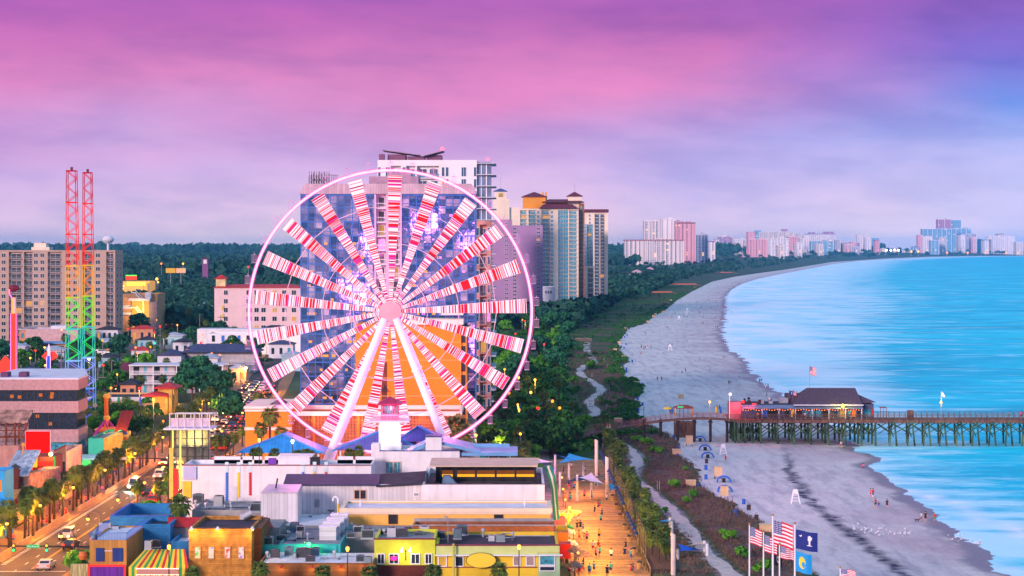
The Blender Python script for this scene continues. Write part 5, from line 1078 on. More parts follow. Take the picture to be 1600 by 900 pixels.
part('chimney',MB().box(W(20,Y),W(31,Y),Y-1.2,Y-.2,0,Z(729,Y)).box(W(19,Y),W(32,Y),Y-1.3,Y-.1,Z(736,Y),Z(734,Y)),brick_dark,th)
part('chimney_cap',MB().hip(W(20,Y),W(31,Y),Y-1.2,Y-.2,Z(729,Y),.5,.2),dark_metal,th)
part('side_wing',MB().prism([(W(44,Y)+.01,Y+1,0),(W(66,Y),Y+9,0),(W(66,Y),Y+14,0),(W(44,Y)+.01,Y+14,0)],[(W(44,Y)+.01,Y+1,Z(741,Y)),(W(66,Y),Y+9,Z(733,Y+9)),(W(66,Y),Y+14,Z(733,Y+9)),(W(44,Y)+.01,Y+14,Z(741,Y))]),mat('pinkish_planks',(.34,.20,.17),.9,.3,1,kind='vsiding'),th)
part('lamp_pole',MB().tube((W(23,Y),Y+6,Z(735,Y)),(W(23,Y),Y+6,Z(701,Y)),.16).ball((W(23,Y),Y+6,Z(700,Y)),.35),mat('amber_pole',(.55,.26,.05),.6),th)
EXCL.append((W(-10,Y),W(70,Y),Y-3,Y+14))
Y=322;th,x0,x1,z1=bld('bright_blue_attraction','bright blue attraction building with cyan canopy cut by the left edge',-40,7,736,Y,6,mat('cyan_blue_wall',(.02,.28,.62),.7,.06),roof_grey,'attraction',mk='the blue attraction')
part('canopy',MB().prism([(W(-40,Y),Y-3,Z(787,Y)),(W(21,Y),Y-3,Z(787,Y)),(W(21,Y),Y,Z(780,Y)),(W(-40,Y),Y,Z(780,Y))],[(W(-40,Y),Y-3,Z(785.5,Y)),(W(21,Y),Y-3,Z(785.5,Y)),(W(21,Y),Y,Z(778.5,Y)),(W(-40,Y),Y,Z(778.5,Y))]),mat('cyan_blue_wall',(.02,.28,.62)),th)
part('orange_doorway',MB().box(W(-4,Y),W(3,Y),Y-.1,Y-.01,Z(768,Y),Z(750,Y)),emat('doorway_orange',(1,.3,.04),.8),th)
Y=372;th,x0,x1,z1=bld('peach_arcade','peach arcade wall with slanted red roof edge and red banner',85,103,706,Y,14,mat('peach_wall',(.62,.40,.26),.8),roof_grey,'arcade',mk='the peach arcade')
part('slanted_gable',MB().prism([(x0,Y-.02,z1-.1),(x1,Y-.02,z1-.1),(x1,Y-.02,Z(696,Y))],[(x0,Y+.3,z1-.1),(x1,Y+.3,z1-.1),(x1,Y+.3,Z(696,Y))]),MC['peach_wall'],th)
part('red_edge',MB().prism([(x0-.1,Y-.1,z1),(x1+.1,Y-.1,Z(696.5,Y)),(x1+.1,Y-.1,Z(694.5,Y)),(x0-.1,Y-.1,z1+.3)],[(x0-.1,Y+.35,z1),(x1+.1,Y+.35,Z(696.5,Y)),(x1+.1,Y+.35,Z(694.5,Y)),(x0-.1,Y+.35,z1+.3)]),red,th)
part('red_banner',MB().box(W(90,Y),W(96,Y),Y-.3,Y-.1,Z(738,Y),Z(718,Y)),mat('signal_red_panel',(.78,.01,.005)),th);part('black_banner',MB().box(W(97,Y),W(102,Y),Y-.3,Y-.1,Z(740,Y),Z(721,Y)),black,th)
litshops=[(322,334,'amber arcade front behind the left pavement palms, nearest to the crossing',(1,.42,.05)),(336,350,'orange-lit souvenir shop front behind the pavement palms',(1,.30,.04)),(352,366,'yellow-lit amusement front behind the pavement palms',(1,.55,.06)),(302,320,'yellow-lit shop front nearest the traffic signal',(1,.5,.05)),(284,300,'amber shop front at the crossing corner',(1,.45,.08))]
for Y0,Y1,lb,c_ in litshops:
 xr_=rx((Y0+Y1)/2)-13.2;th=thing('shop_front',lb,'shop',(xr_-2,Y0,0));px_=PX(xr_,Y0)
 part('wall',MB().box(xr_-6,xr_-.1,Y0,Y1-.2,0,5.2),mat('ochre_shop_wall',(.52,.28,.07),.8),th)
 part('lit_window',MB().box(xr_-.1,xr_-.02,Y0+.6,Y1-.8,.4,3.0),emat('shop_glow_%d'%Y0,c_,1.8),th)
 part('sign_band',MB().box(xr_-.1,xr_+.3,Y0+.4,Y1-.6,3.6,4.5),random.choice([red,orange,yellow]),th)
 part('canopy',MB().box(xr_-.05,xr_+1.5,Y0+.2,Y1-.4,3.1,3.25),mat('ochre_canopy',(.5,.2,.05),.7),th)
 plight('shop_light',(xr_+1.8,(Y0+Y1)/2,2.7),c_,1500,th,.3);EXCL.append((xr_-7,xr_+1,Y0,Y1))
Y=358;th=thing('neon_arcade','arcade front crowded with red, yellow and green lit signs below the red signboard','arcade',(W(66,Y),Y,0));mark('the neon arcade',66,730)
part('wall',MB().box(W(48,Y),W(84,Y),Y+.5,Y+7,0,Z(714,Y)),mat('dark_red_arcade_wall',(.20,.05,.03),.8),th)
for a,b2,y0_,y1_,c_,s_ in ((52,58,703,730,(1,.5,.03),1.2),(60,82,721,728,(1,.02,.01),1.8),(72,76,730,750,(.7,1,.05),1.6),(77,80,731,748,(1,.6,.3),1.6),(84,86,713,738,(.05,.5,.1),.7),(48,51,718,735,(1,.1,.02),1),(60,70,731,745,(1,.25,.03),.9)):
 part('lit_sign',MB().box(W(a,Y),W(b2,Y),Y-.2+a*.001,Y+.2,Z(y1_,Y),Z(y0_,Y)),emat('sign_%d'%a,c_,s_),th)
part('spot_lamp',MB().ball((W(81,Y),Y-.8,Z(709,Y)),.35),emat('spot_yellow',(1,.75,.15),14),th);plight('spot_light',(W(81,Y),Y-2,Z(710,Y)),(1,.62,.12),1200,th,.2)
Y=585;th,x0,x1,z1=bld('surfboard_wall_store','tan store wall with white top and upright surfboards',137,242,621,Y,20,mat('tan_store_wall',(.60,.34,.15),.8,.06),roof_dark,'store',mk='the surfboard store wall')
part('white_top',MB().box(x0-.1,x1+.1,Y-.15,Y+.35,z1-1.1,z1+.1),off_white,th)
for px,m_,l_ in ((185.5,green,'green'),(202.5,mat('olive_board',(.10,.24,.04),.5),'olive'),(219,blue,'blue'),(150,yellow,'yellow')):
 zc,hh=Z(631,Y),2.1;n=14;pr=[(W(px,Y)+.42*math.cos(2*math.pi*k/n),zc+hh*math.sin(2*math.pi*k/n)) for k in range(n)]
 part('surfboard',MB().prism([(x,Y-.42,z) for x,z in pr],[(x,Y-.25,z) for x,z in pr]),m_,th,label='%s upright surfboard on the store wall'%l_)
wins(th,Y,[(171,176,634,640)],div=1)
Y=560;th,x0,x1,z1=bld('red_hip_roof_shop','yellow shop with two stacked red hip roofs, lit from inside',238,262,620,Y,10,mat('warm_yellow_wall',(.66,.42,.10),.8),roof_dark,'shop',mk='the red hip roof shop')
part('lower_roof',MB().hip(W(226,Y),W(262,Y),Y-1,Y+10,Z(618,Y),.9,.6,ridge=4),roof_red,th)
part('upper_wall',MB().box(W(243,Y),W(268,Y),Y+4,Y+11,0,Z(607,Y)),MC['warm_yellow_wall'],th);part('upper_roof',MB().hip(W(240,Y),W(271,Y),Y+3,Y+12,Z(607,Y),1.3,.5,ridge=4),roof_red,th)
part('lit_window',MB().box(W(242,Y),W(257,Y),Y-.1,Y-.02,Z(637,Y),Z(622,Y)),lit_win,th);part('corner_pillar',MB().box(W(264,Y),W(269,Y),Y-.5,Y+1,0,Z(609,Y)),mat('amber_pillar',(.75,.42,.08),.7),th)
plight('shop_light',(W(250,Y),Y-2.5,4),(1,.6,.15),500,th,.3)
Y=640;th=thing('balcony_motel','three-storey white motel with railed balconies and teal doors','motel',(W(270,Y),Y,0));mark('the white balcony motel',260,590)
x0,x1,z1=W(203,Y),W(348,Y),Z(570,Y)
part('wall',MB().box(x0,x1,Y+1.8,Y+12,0,z1-.4),mat('motel_cream_wall',(.50,.42,.44),.8),th);part('roof',MB().box(x0-.4,x1+.4,Y-.3,Y+12.3,z1-.4,z1),off_white,th)
fh=z1/3
for k in range(3):
 n=9
 for j in range(n):
  xc=x0+(x1-x0)*(j+.5)/n;w=(x1-x0)/n
  part('door' if j%2 else 'window',MB().box(xc-w*.25,xc+w*(.0 if j%2 else .3),Y+1.7,Y+1.79,k*fh+.1,k*fh+2.4),mat('motel_teal_door',(.05,.40,.52),.6) if j%2 else glass,th)
  if k:
   b_=MB();b_.box(xc-w/2+.05,xc+w/2-.05,Y+.02,Y+.08,k*fh+1.0,k*fh+1.08)
   for q in range(12):b_.box(xc-w/2+.1+w*q/12.2,xc-w/2+.2+w*q/12.2,Y+.02,Y+.07,k*fh+.12,k*fh+1.0)
   part('railing',b_,white,th)
 if k:part('gallery',MB().box(x0,x1,Y,Y+1.8,k*fh-.1,k*fh+.1),white,th)
for j in range(5):part('column',MB().box(x0+(x1-x0)*j/4-.15,x0+(x1-x0)*j/4+.15,Y-.05,Y+.15,0,z1-.4),white,th)
EXCL.append((x0,x1,Y-2,Y+13))
th,x0,x1,z1=bld('maroon_roof_annex','small dark annex with maroon sloping roof left of the white motel',188,201,583,655,8,mat('dark_teal_annex',(.03,.12,.18),.8),roof_dark)
part('roof_slope',MB().prism([(x0-.3,654.5,z1),(x1+.3,654.5,z1),(x1+.3,659,z1+3),(x0-.3,659,z1+3)],[(x0-.3,654.5,z1+.2),(x1+.3,654.5,z1+.2),(x1+.3,659,z1+3.2),(x0-.3,659,z1+3.2)]),roof_maroon,th)
th,x0,x1,z1=bld('dark_roof_motel','two-storey motel with long dark blue roof and walkway railing',292,398,549,745,12,mat('grey_cream_wall',(.44,.40,.42),.8),roof_dark,'motel',mk='the dark roof motel')
part('roof_slope',MB().hip(x0-1,x1+1,743,758,z1,2.6,.8),mat('navy_shingle',(.05,.06,.14),.8,.2),th);part('gallery',MB().box(x0,x1,743.2,744.99,3,3.2),white,th)
b_=MB().box(x0,x1,743.2,743.3,4.1,4.2)
for k in range(60):b_.box(x0+(x1-x0)*k/60,x0+(x1-x0)*k/60+.08,743.22,743.28,3.2,4.1)
part('railing',b_,steel,th)
for k in range(9):part('door',MB().box(x0+1.5+k*2.7,x0+2.6+k*2.7,744.9,744.99,.1,2.3),glass_sky if k%3 else blue,th)
th,x0,x1,z1=bld('gable_end_motel','white gable-ended motel wing with stair, left of the dark roof motel',246,283,556,735,16,off_white,roof_dark)
part('gable_roof',MB().prism([(x0-.5,734.5,z1),(x1+.5,734.5,z1),(x0+3,734.5,z1+1.6)],[(x0-.5,751,z1),(x1+.5,751,z1),(x0+3,751,z1+1.6)]),MC['navy_shingle'],th)
th,x0,x1,z1=bld('white_podium_motel','white low motel wing with blue doors in front of the pink hotel',325,470,521,870,14,whitet,roof_white,'motel',mk='the white low motel')
wins(th,870,[(331,336,524,534),(346,351,524,534,blue),(363,368,524,534),(371,376,524,534,blue),(385,391,524,534)],div=1)
part('lower_wing',MB().box(W(308,905),W(470,905),905,918,0,Z(514,905)),off_white,th)
Y=1100;th,x0,x1,z1=bld('lit_stair_garage','orange parking deck with brightly lit open stair and white canopy',192,246,459,Y,24,mat('orange_garage_wall',(.58,.28,.12),.8),roof_dark,'garage',mk='the lit stair garage')
part('lit_stair_well',MB().box(W(207,Y),W(234,Y),Y-1,Y-.1,0,Z(470,Y)),emat('stairwell_yellow',(1,.52,.08),.9),th)
part('canopy',MB().box(W(203,Y),W(236,Y),Y-4,Y+2,Z(470,Y),Z(466,Y)).box(W(228,Y),W(237,Y),Y-3,Y+3,Z(466,Y),Z(457,Y)),white,th)
part('side_wing',MB().box(W(234,Y),W(247,Y),Y-3,Y-.2,0,Z(471,Y)),mat('mauve_wing',(.30,.22,.30),.8),th)
b_=MB()
for k in range(3):
 z0_=5+k*8;b_.tube((W(212,Y),Y-1.6,z0_),(W(225,Y),Y-1.6,z0_+(-5)),.35).tube((W(212,Y),Y-1.6,z0_+1.6),(W(225,Y),Y-1.6,z0_-3.4),.2);b_.box(W(206,Y),W(213,Y),Y-2,Y-1.2,z0_,z0_+.5)
part('stair_flight',b_.box(W(224.5,Y),W(226,Y),Y-2,Y-1.5,0,Z(470,Y)),white,th)
part('ramp_band',MB().box(W(184,Y),W(206,Y),Y-.6,Y-.1,Z(483,Y),Z(477,Y)).box(W(184,Y),W(206,Y),Y-.6,Y-.1,Z(492,Y),Z(488,Y)),off_white,th)
plight('stair_light',(W(220,Y),Y-6,12),(1,.6,.12),6000,th,1)
th,x0,x1,z1=bld('white_teal_store','pale blue and white low store in front of the woods',246,286,474,1350,20,mat('pale_teal_wall',(.30,.48,.56),.8),roof_white)
th,x0,x1,z1=bld('grey_hip_house','low building with grey hipped roof left of the pink hotel',300,333,482,1250,16,off_white,roof_dark);part('hip_roof',MB().hip(x0,x1,1250,1266,z1,3.5,1),steel,th)
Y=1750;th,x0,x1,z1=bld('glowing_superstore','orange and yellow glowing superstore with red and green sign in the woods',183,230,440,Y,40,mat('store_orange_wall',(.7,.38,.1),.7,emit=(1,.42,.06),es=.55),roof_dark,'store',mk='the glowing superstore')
part('sign_red',MB().box(W(197,Y),W(214,Y),Y-2,Y-.5,Z(437,Y),Z(431,Y)),emat('store_red',(1,.05,.02),1.5),th);part('sign_green',MB().box(W(197,Y),W(214,Y),Y-2.2,Y-.6,Z(431,Y),Z(429.5,Y)),emat('store_green',(.05,1,.1),1.5),th)
part('lit_front',MB().box(W(198,Y),W(228,Y),Y-.8,Y-.1,Z(447,Y),Z(440,Y)),emat('store_yellow',(1,.62,.08),1.6),th)
for px,py in ((184,438),(193,447),(192,451),(215,450),(224,444),(232,441),(245,436),(247,441)):
 o=thing('car_park_lamp','','lamp',(W(px,Y-30),Y-30,0),'car park lamps by the superstore');pend(o,'bright car park lamp')
 part('bulb',MB().ball((W(px,Y-30),Y-30,Z(py,Y-30)),.8 if py>440 else 1.2),random.choice([lamp_warm,lamp_amber,lamp_warm,sig_green]),o);part('pole',MB().tube((W(px,Y-30),Y-30,0),(W(px,Y-30),Y-30,Z(py,Y-30)),.2),grey_metal,o)
th,x0,x1,z1=bld('orange_flat_building','low salmon building with pale blue eave below the slab hotel',41,102,537,900,14,mat('salmon_low_wall',(.56,.24,.14),.8),roof_white);part('blue_eave',MB().box(x0-1,x1+1,898.5,915,z1,z1+.5),mat('pale_blue_metal',(.14,.32,.56)),th)
th,x0,x1,z1=bld('pink_flat_hall','pink windowless hall with white roof step under the slab hotel',40,122,514,960,20,mat('pink_hall_wall',(.56,.34,.34),.8),roof_white);part('roof_step',MB().box(W(78,960),W(101,960),962,978,z1-.6,z1+1.4),off_white,th)
for a,b2,yt_,yb_,lb in ((966,985,424,437,'white beach house with dark roof near the far dunes'),(988,1003,421,432,'pink and white beach house beyond the dunes'),(1010,1022,417,427,'small white house right of the pink beach house'),(950,962,447,460,'white gabled house at the foot of the cream tower'),(860,872,505,512,'brown low pool house among the dune trees')):
 Y=G(yb_);th,x0,x1,z1=bld('beach_house',lb,a,b2,yt_+4,Y,14,off_white if 'white' in lb else wood,roof_dark,'house');part('hip_roof',MB().hip(x0,x1,Y,Y+14,z1,(3.2*Y/F)*1.2,1),roof_dark if 'pink' not in lb else pink_c,th)
rf=random.Random(8)
for px,w,yb,h in ((140,40,548,4),(205,28,562,4),(215,26,548,5),(262,34,590,4),(150,30,574,4),(5,34,556,4),(60,40,566,5),(300,30,606,4),(408,40,540,8),(420,38,560,6),(440,30,580,6),(246,26,512,6),(300,28,500,6),(280,20,482,8),(360,24,598,5),(196,30,506,6),(330,40,556,5),(20,40,604,5),(205,34,536,7),(255,30,545,6),(290,40,572,7),(345,40,612,6),(150,34,534,6),(225,24,520,7),(310,30,590,7),(188,24,626,5),(30,50,534,6),(352,30,576,7),(270,26,556,6)):
 Y=G(yb);x0,x1=W(px,Y),W(px+w,Y)
 if any(a<x1+1 and b_>x0-1 and c<Y+9 and d>Y-1 for a,b_,c,d in EXCL):continue
 k=rf.randrange(4);m_=[off_white,mat('salmon_low_wall',(.56,.24,.14)),mat('peach_wall',(.62,.40,.26)),mat('pale_teal_wall',(.30,.48,.56),.8)][k]
 th=thing('low_town_building','','building',((x0+x1)/2,Y,0),'low buildings of the town');part('wall',MB().box(x0,x1,Y,Y+8,0,h),m_,th);part('roof',MB().hip(x0,x1,Y,Y+8,h,1.4,.6),rf.choice([roof_dark,roof_red,steel,MC['navy_shingle']]),th)
 n=max(2,int((x1-x0)/2.6))
 for j in range(n):xc=x0+(x1-x0)*(j+.5)/n;part('window',MB().box(xc-.6,xc+.6,Y-.08,Y-.01,h*.3,h*.72),rf.choice([glass,glass,lit_win,glass_sky]),th)
 EXCL.append((x0,x1,Y,Y+8));pend(th,['white','salmon','peach','pale teal'][k]+' low town building')
def gradient_lattice(name,label,pxt,pxb0,pxb1,ytop,Y,wt,wb,cols):
 th=thing(name,label,'ride tower',(W((pxb0+pxb1)/2,Y),Y,0),'slingshot ride lattice towers');zt=Z(ytop,Y);n=len(cols)
 cx0,cx1=W((pxb0+pxb1)/2,Y),W(pxt,Y)
 def c(z):return cx0+(cx1-cx0)*z/zt
 def h(z):return (wb+(wt-wb)*z/zt)/2
 for k in range(n):
  z0_,z1_=zt*k/n,zt*(k+1)/n;col,e2=cols[k]
  b_=MB();b2=MB();L=[((sx),(sy)) for sx in (-1,1) for sy in (-1,1)]
  pt= lambda sx,sy,z:(c(z)+sx*h(z),Y+sy*h(z),z)
  for sx,sy in L:b_.tube(pt(sx,sy,z0_),pt(sx,sy,z1_),.10)
  m_=2
  for j in range(m_):
   za,zb=z0_+(z1_-z0_)*j/m_,z0_+(z1_-z0_)*(j+1)/m_
   for s in (-1,1):
    (b2 if k%2 else b2).tube(pt(-1,s,za),pt(1,s,(za+zb)/2),.08).tube(pt(1,s,(za+zb)/2),pt(-1,s,zb),.08)
    b2.tube(pt(s,-1,za),pt(s,1,zb),.05)
  for a_,q in (((-1,-1),(1,-1)),((1,-1),(1,1)),((1,1),(-1,1)),((-1,1),(-1,-1))):b_.tube(pt(*a_,z1_),pt(*q,z1_),.15)
  part('tower_section',b_,emat('lattice_%.2f_%.2f_%.2f'%col,col,.95),th);part('lattice_bracing',b2,emat('lattice_%.2f_%.2f_%.2f'%e2,e2,1.0),th)
 part('top_beacon',MB().tube((cx1,Y,zt),(cx1,Y,zt+1),.35),mat('plum_beacon',(.15,.02,.06),.6),th);return th
lc=[((.12,.25,.9),(.25,.25,1)),((.15,.75,.8),(.02,.9,.12)),((.6,.65,.03),(.05,.95,.03)),((.95,.5,.03),(1,.25,.02)),((1,.3,.02),(1,.2,.02)),((1,.05,.02),(1,.03,.02)),((.7,.01,.03),(.85,.01,.03))]
lc=[((.12,.3,.9),(.10,.15,.9)),((.25,.5,1),(.3,.3,1)),((.05,.6,.6),(.03,.9,.12)),((.6,.65,.03),(.06,.95,.04)),((1,.45,.02),(1,.25,.02)),((.9,.03,.01),(1,.01,.0)),((1,.02,.0),(1,.0,.0)),((.5,.0,.01),(.75,.0,.01))]
gradient_lattice('slingshot_tower','tall lattice ride tower glowing red, orange, green and blue, the left of the pair',112,104,127,267,530,2.3,3.7,lc)
gradient_lattice('slingshot_tower','tall lattice ride tower glowing red, orange, green and blue, the right of the pair',137,130,148,270,545,2.1,3.1,lc)
mark('the lattice ride towers',126,400)
Y=500;th=thing('drop_ride_sign','tall orange and red ride mast outlined in pink neon','ride',(W(21,Y),Y,0));mark('the neon ride mast',21,520)
part('mast',MB().box(W(16.5,Y),W(25.5,Y),Y,Y+1.4,0,Z(490,Y)),mat('glowing_red_mast',(.8,.03,.01),.6,.05,emit=(1,.03,.01),es=.7),th)
part('upper_mast',MB().box(W(18.5,Y),W(22.5,Y),Y+.1,Y+1.3,Z(490,Y),Z(465,Y)),mat('glowing_orange_mast',(.9,.35,.02),.6,.05,emit=(1,.4,.02),es=.7),th)
part('neon_outline',MB().box(W(16.3,Y),W(17.4,Y),Y-.15,Y-.01,0,Z(490,Y)).box(W(24.8,Y),W(25.7,Y),Y-.15,Y-.01,0,Z(490,Y)).box(W(17.8,Y),W(18.4,Y),Y-.1,Y+.05,Z(489,Y),Z(466,Y)).box(W(22.7,Y),W(23.3,Y),Y-.1,Y+.05,Z(489,Y),Z(466,Y)).tube((W(14.5,Y),Y,Z(452,Y)),(W(15,Y),Y,Z(460,Y)),.14).tube((W(15,Y),Y,Z(460,Y)),(W(19,Y),Y,Z(466,Y)),.14),emat('neon_hot_pink',(1,.12,.45),3),th)
part('arm_cluster',MB().ball((W(22,Y),Y,Z(450,Y)),.9).ball((W(26,Y),Y,Z(450,Y)),.7).ball((W(18,Y),Y,Z(449,Y)),.6).tube((W(16,Y),Y,Z(455,Y)),(W(27,Y),Y,Z(451,Y)),.25),mat('dark_crimson_arms',(.16,.01,.03),.6),th)
part('red_hoarding',MB().box(W(-20,Y),W(15,Y),Y+2,Y+2.4,6,Z(568,Y)).prism([(W(-5,Y),Y+2,Z(568,Y)),(W(15,Y),Y+2,Z(568,Y)),(W(5,Y),Y+2,Z(556,Y))],[(W(-5,Y),Y+2.3,Z(568,Y)),(W(15,Y),Y+2.3,Z(568,Y)),(W(5,Y),Y+2.3,Z(556,Y))]),mat('glowing_red_mast',(.8,.03,.01)),th)
Y=505;th=thing('rocket_sign','small blue and white rocket ride with red saucer fins','ride',(W(76,Y),Y,0));mark('the rocket ride',76,565)
part('body',MB().tube((W(76,Y),Y,0),(W(76,Y),Y,Z(556,Y)),.34,n=10),emat('rocket_blue',(.05,.12,1),1),th);part('nose',MB().lathe((W(76.3,Y),Y,Z(556,Y)),[(.36,0),(.36,1),(.2,2.4),(.02,3)],10),emat('rocket_white',(1,.5,.8),1.6),th)
part('neon_edge',MB().box(W(72.8,Y),W(73.6,Y),Y-.4,Y-.3,10,Z(557,Y)).box(W(78.6,Y),W(79.6,Y),Y-.4,Y-.3,10,Z(557,Y)),emat('neon_violet',(.6,.35,1),2.4),th)
part('saucer',MB().prism([(W(64,Y),Y+.6,Z(557,Y)),(W(71,Y),Y+.6,Z(563,Y)),(W(82,Y),Y+.6,Z(563,Y)),(W(90,Y),Y+.6,Z(557,Y)),(W(84,Y),Y+.6,Z(549,Y)),(W(71,Y),Y+.6,Z(550,Y))],[(W(64,Y),Y+.9,Z(557,Y)),(W(71,Y),Y+.9,Z(563,Y)),(W(82,Y),Y+.9,Z(563,Y)),(W(90,Y),Y+.9,Z(557,Y)),(W(84,Y),Y+.9,Z(549,Y)),(W(71,Y),Y+.9,Z(550,Y))]),mat('glowing_red_mast',(.8,.03,.01)),th)
Y=490;th=thing('claw_ride','orange and purple pendulum ride with splayed legs and ring heads','ride',(W(166,Y),Y,0));mark('the claw ride',166,645)
og=mat('hot_orange_ride',(.85,.16,.02),.5,.05,emit=(1,.15,.01),es=.35);pg=mat('purple_ride_leg',(.45,.04,.30),.5,.1,emit=(1,.05,.4),es=.15)
part('column',MB().tube((W(166,Y),Y,0),(W(166,Y),Y,Z(622,Y)),.5,n=12),og,th)
for zz_,r in ((619,.85),(653,.8)):part('ring_head',MB().lathe((W(167,Y),Y,Z(zz_,Y)),[(r*.6,-.6),(r,-.3),(r,.3),(r*.6,.6)],16),mat('gold_ride_head',(.85,.42,.05),.5,.1,emit=(1,.35,.05),es=.4),th)
for s in (-1,1):part('leg',MB().tube((W(166,Y),Y+s,Z(656,Y)),(W(166+s*15,Y),Y+s*3,1),.28,.36,8).tube((W(166,Y),Y-s,Z(660,Y)),(W(166+s*10,Y),Y-s*2,1),.2,n=8),pg,th)
part('seat_ring',MB().lathe((W(167,Y),Y,2.2),[(2.2,-.5),(3,0),(2.2,.5)],16),og,th)
Y=440;th,x0,x1,z1=bld('green_arcade','teal-green flat roofed arcade with yellow lit side',138,162,685,Y,22,mat('green_arcade_wall',(.03,.42,.26),.7,.05),roof_grey,'arcade',mk='the green arcade')
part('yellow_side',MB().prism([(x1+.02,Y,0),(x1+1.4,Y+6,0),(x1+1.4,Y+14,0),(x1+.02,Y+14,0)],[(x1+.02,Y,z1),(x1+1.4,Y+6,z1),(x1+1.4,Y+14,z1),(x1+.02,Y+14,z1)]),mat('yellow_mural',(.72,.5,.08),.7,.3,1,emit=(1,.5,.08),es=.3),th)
part('lower_canopy',MB().box(x0-3,x1+2,Y-9,Y-1,Z(712,Y),Z(709,Y)),mat('pale_teal_canopy',(.25,.50,.52),.6),th);part('lower_wall',MB().box(x0-2,x1+1.5,Y-8,Y-1.2,0,Z(712,Y)),teal,th)
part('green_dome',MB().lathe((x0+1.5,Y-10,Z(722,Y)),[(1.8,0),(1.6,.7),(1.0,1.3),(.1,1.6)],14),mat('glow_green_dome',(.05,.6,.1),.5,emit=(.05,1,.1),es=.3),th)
plight('arcade_light',(x0+4,Y-10,4),(1,.4,.35),700,th,.3)
Y=462;th=thing('red_tile_pavilion','steep red tiled roof over a pavilion crowded with yellow and blue figures','pavilion',(W(190,Y),Y,0));mark('the red tiled pavilion',190,660)
part('tile_roof',MB().prism([(W(180,Y),Y-1,Z(675,Y)),(W(199,Y),Y-1,Z(675,Y)),(W(202,Y),Y+5,Z(645,Y)),(W(183,Y),Y+5,Z(645,Y))],[(W(180,Y),Y-1,Z(674,Y)),(W(199,Y),Y-1,Z(674,Y)),(W(202,Y),Y+5,Z(644,Y)),(W(183,Y),Y+5,Z(644,Y))]),mat('red_clay_tile',(.50,.05,.03),.7,.15,2,kind='ribs'),th)
part('blue_fascia',MB().box(W(179,Y),W(200,Y),Y-1.2,Y-1.02,Z(678,Y),Z(675,Y)),blue,th);part('wall',MB().box(W(181,Y),W(198,Y),Y,Y+5,0,Z(676,Y)),mat('yellow_mural',(.72,.5,.08)),th)
for k in range(12):
 part('painted_ornament',MB().ball((W(176+k*2.6,Y),Y-1.6-random.random(),Z(702-random.random()*22,Y)),.35+random.random()*.35),random.choice([yellow,blue,red,orange]),th)
plight('pavilion_light',(W(188,Y),Y-3,5),(1,.6,.1),900,th,.3)
def leafmat(name,a,b_):
 m=bpy.data.materials.new(name);m.use_nodes=True;t=m.node_tree;bs=t.nodes['Principled BSDF']
 g=N(t,'ShaderNodeNewGeometry');q=N(t,'ShaderNodeTexCoord');n=N(t,'ShaderNodeTexNoise');n.inputs['Scale'].default_value=.45;n.inputs['Detail'].default_value=3;t.links.new(q.outputs['Object'],n.inputs['Vector'])
 oi=N(t,'ShaderNodeObjectInfo')
 f=mathn(t,'ADD',mathn(t,'MULTIPLY',g.outputs['Random Per Island'],.5),mathn(t,'MULTIPLY',n.outputs[0],.6));f=mathn(t,'ADD',f,mathn(t,'MULTIPLY',mathn(t,'SUBTRACT',oi.outputs['Random'],.5),.35))
 t.links.new(ramp(t,f,[(.25,a),(.8,b_)]),bs.inputs['Base Color']);bs.inputs['Roughness'].default_value=.7;bs.inputs['Specular IOR Level'].default_value=.2
 return m
leaf_a=leafmat('broad_leaf_green',(.006,.042,.012),(.04,.17,.022));leaf_b=leafmat('bright_leaf_green',(.02,.13,.012),(.11,.34,.02));leaf_c=leafmat('blue_green_leaf',(.006,.05,.03),(.025,.15,.06))
palm_m=leafmat('palm_frond_green',(.02,.045,.008),(.13,.19,.03));palm_dry=leafmat('dry_palm_skirt',(.10,.06,.025),(.22,.14,.05));bark=mat('bark',(.065,.04,.028),.9,.3,3);forest_m=leafmat('forest_canopy_haze_tint',(.004,.030,.026),(.022,.105,.060))  # forest_m leans blue: distance haze is put into the canopy colour
rg=np.random.default_rng(11)
def leaf_cloud(blobs,n,size,squash=1.0):
 """n leaf quads spread in blob shells -> verts, faces (numpy)"""
 B=np.array(blobs);w=B[:,3]**2;idx=rg.choice(len(B),n,p=w/w.sum());c=B[idx,:3];r=B[idx,3]
 d=rg.normal(size=(n,3));d/=np.linalg.norm(d,axis=1)[:,None];d[:,2]=np.where(d[:,2]<-.35,-d[:,2],d[:,2])
 p=c+d*(r*(1-.35*rg.random(n)**2))[:,None]*np.array([1,1,squash])
 nrm=d+rg.normal(size=(n,3))*.55;nrm/=np.linalg.norm(nrm,axis=1)[:,None]
 a=np.cross(nrm,rg.normal(size=(n,3)));a/=np.linalg.norm(a,axis=1)[:,None];b_=np.cross(nrm,a)
 s=size*(.6+.8*rg.random(n))[:,None]
 v=np.stack([p-a*s-b_*s*.35,p+a*s*.2-b_*s*.7,p+a*s+b_*s*.3,p-a*s*.2+b_*s*.75],1)
 return v.reshape(-1,3),np.arange(n*4).reshape(n,4)
def npmesh(name,v,f,m):
 me=bpy.data.meshes.new(name);n=len(f);k=f.shape[1];me.vertices.add(len(v));me.vertices.foreach_set('co',v.astype(np.float32).ravel())
 me.loops.add(n*k);me.loops.foreach_set('vertex_index',f.astype(np.int32).ravel());me.polygons.add(n);me.polygons.foreach_set('loop_start',np.arange(n,dtype=np.int32)*k)
 me.materials.append(m);me.update(calc_edges=True);return me
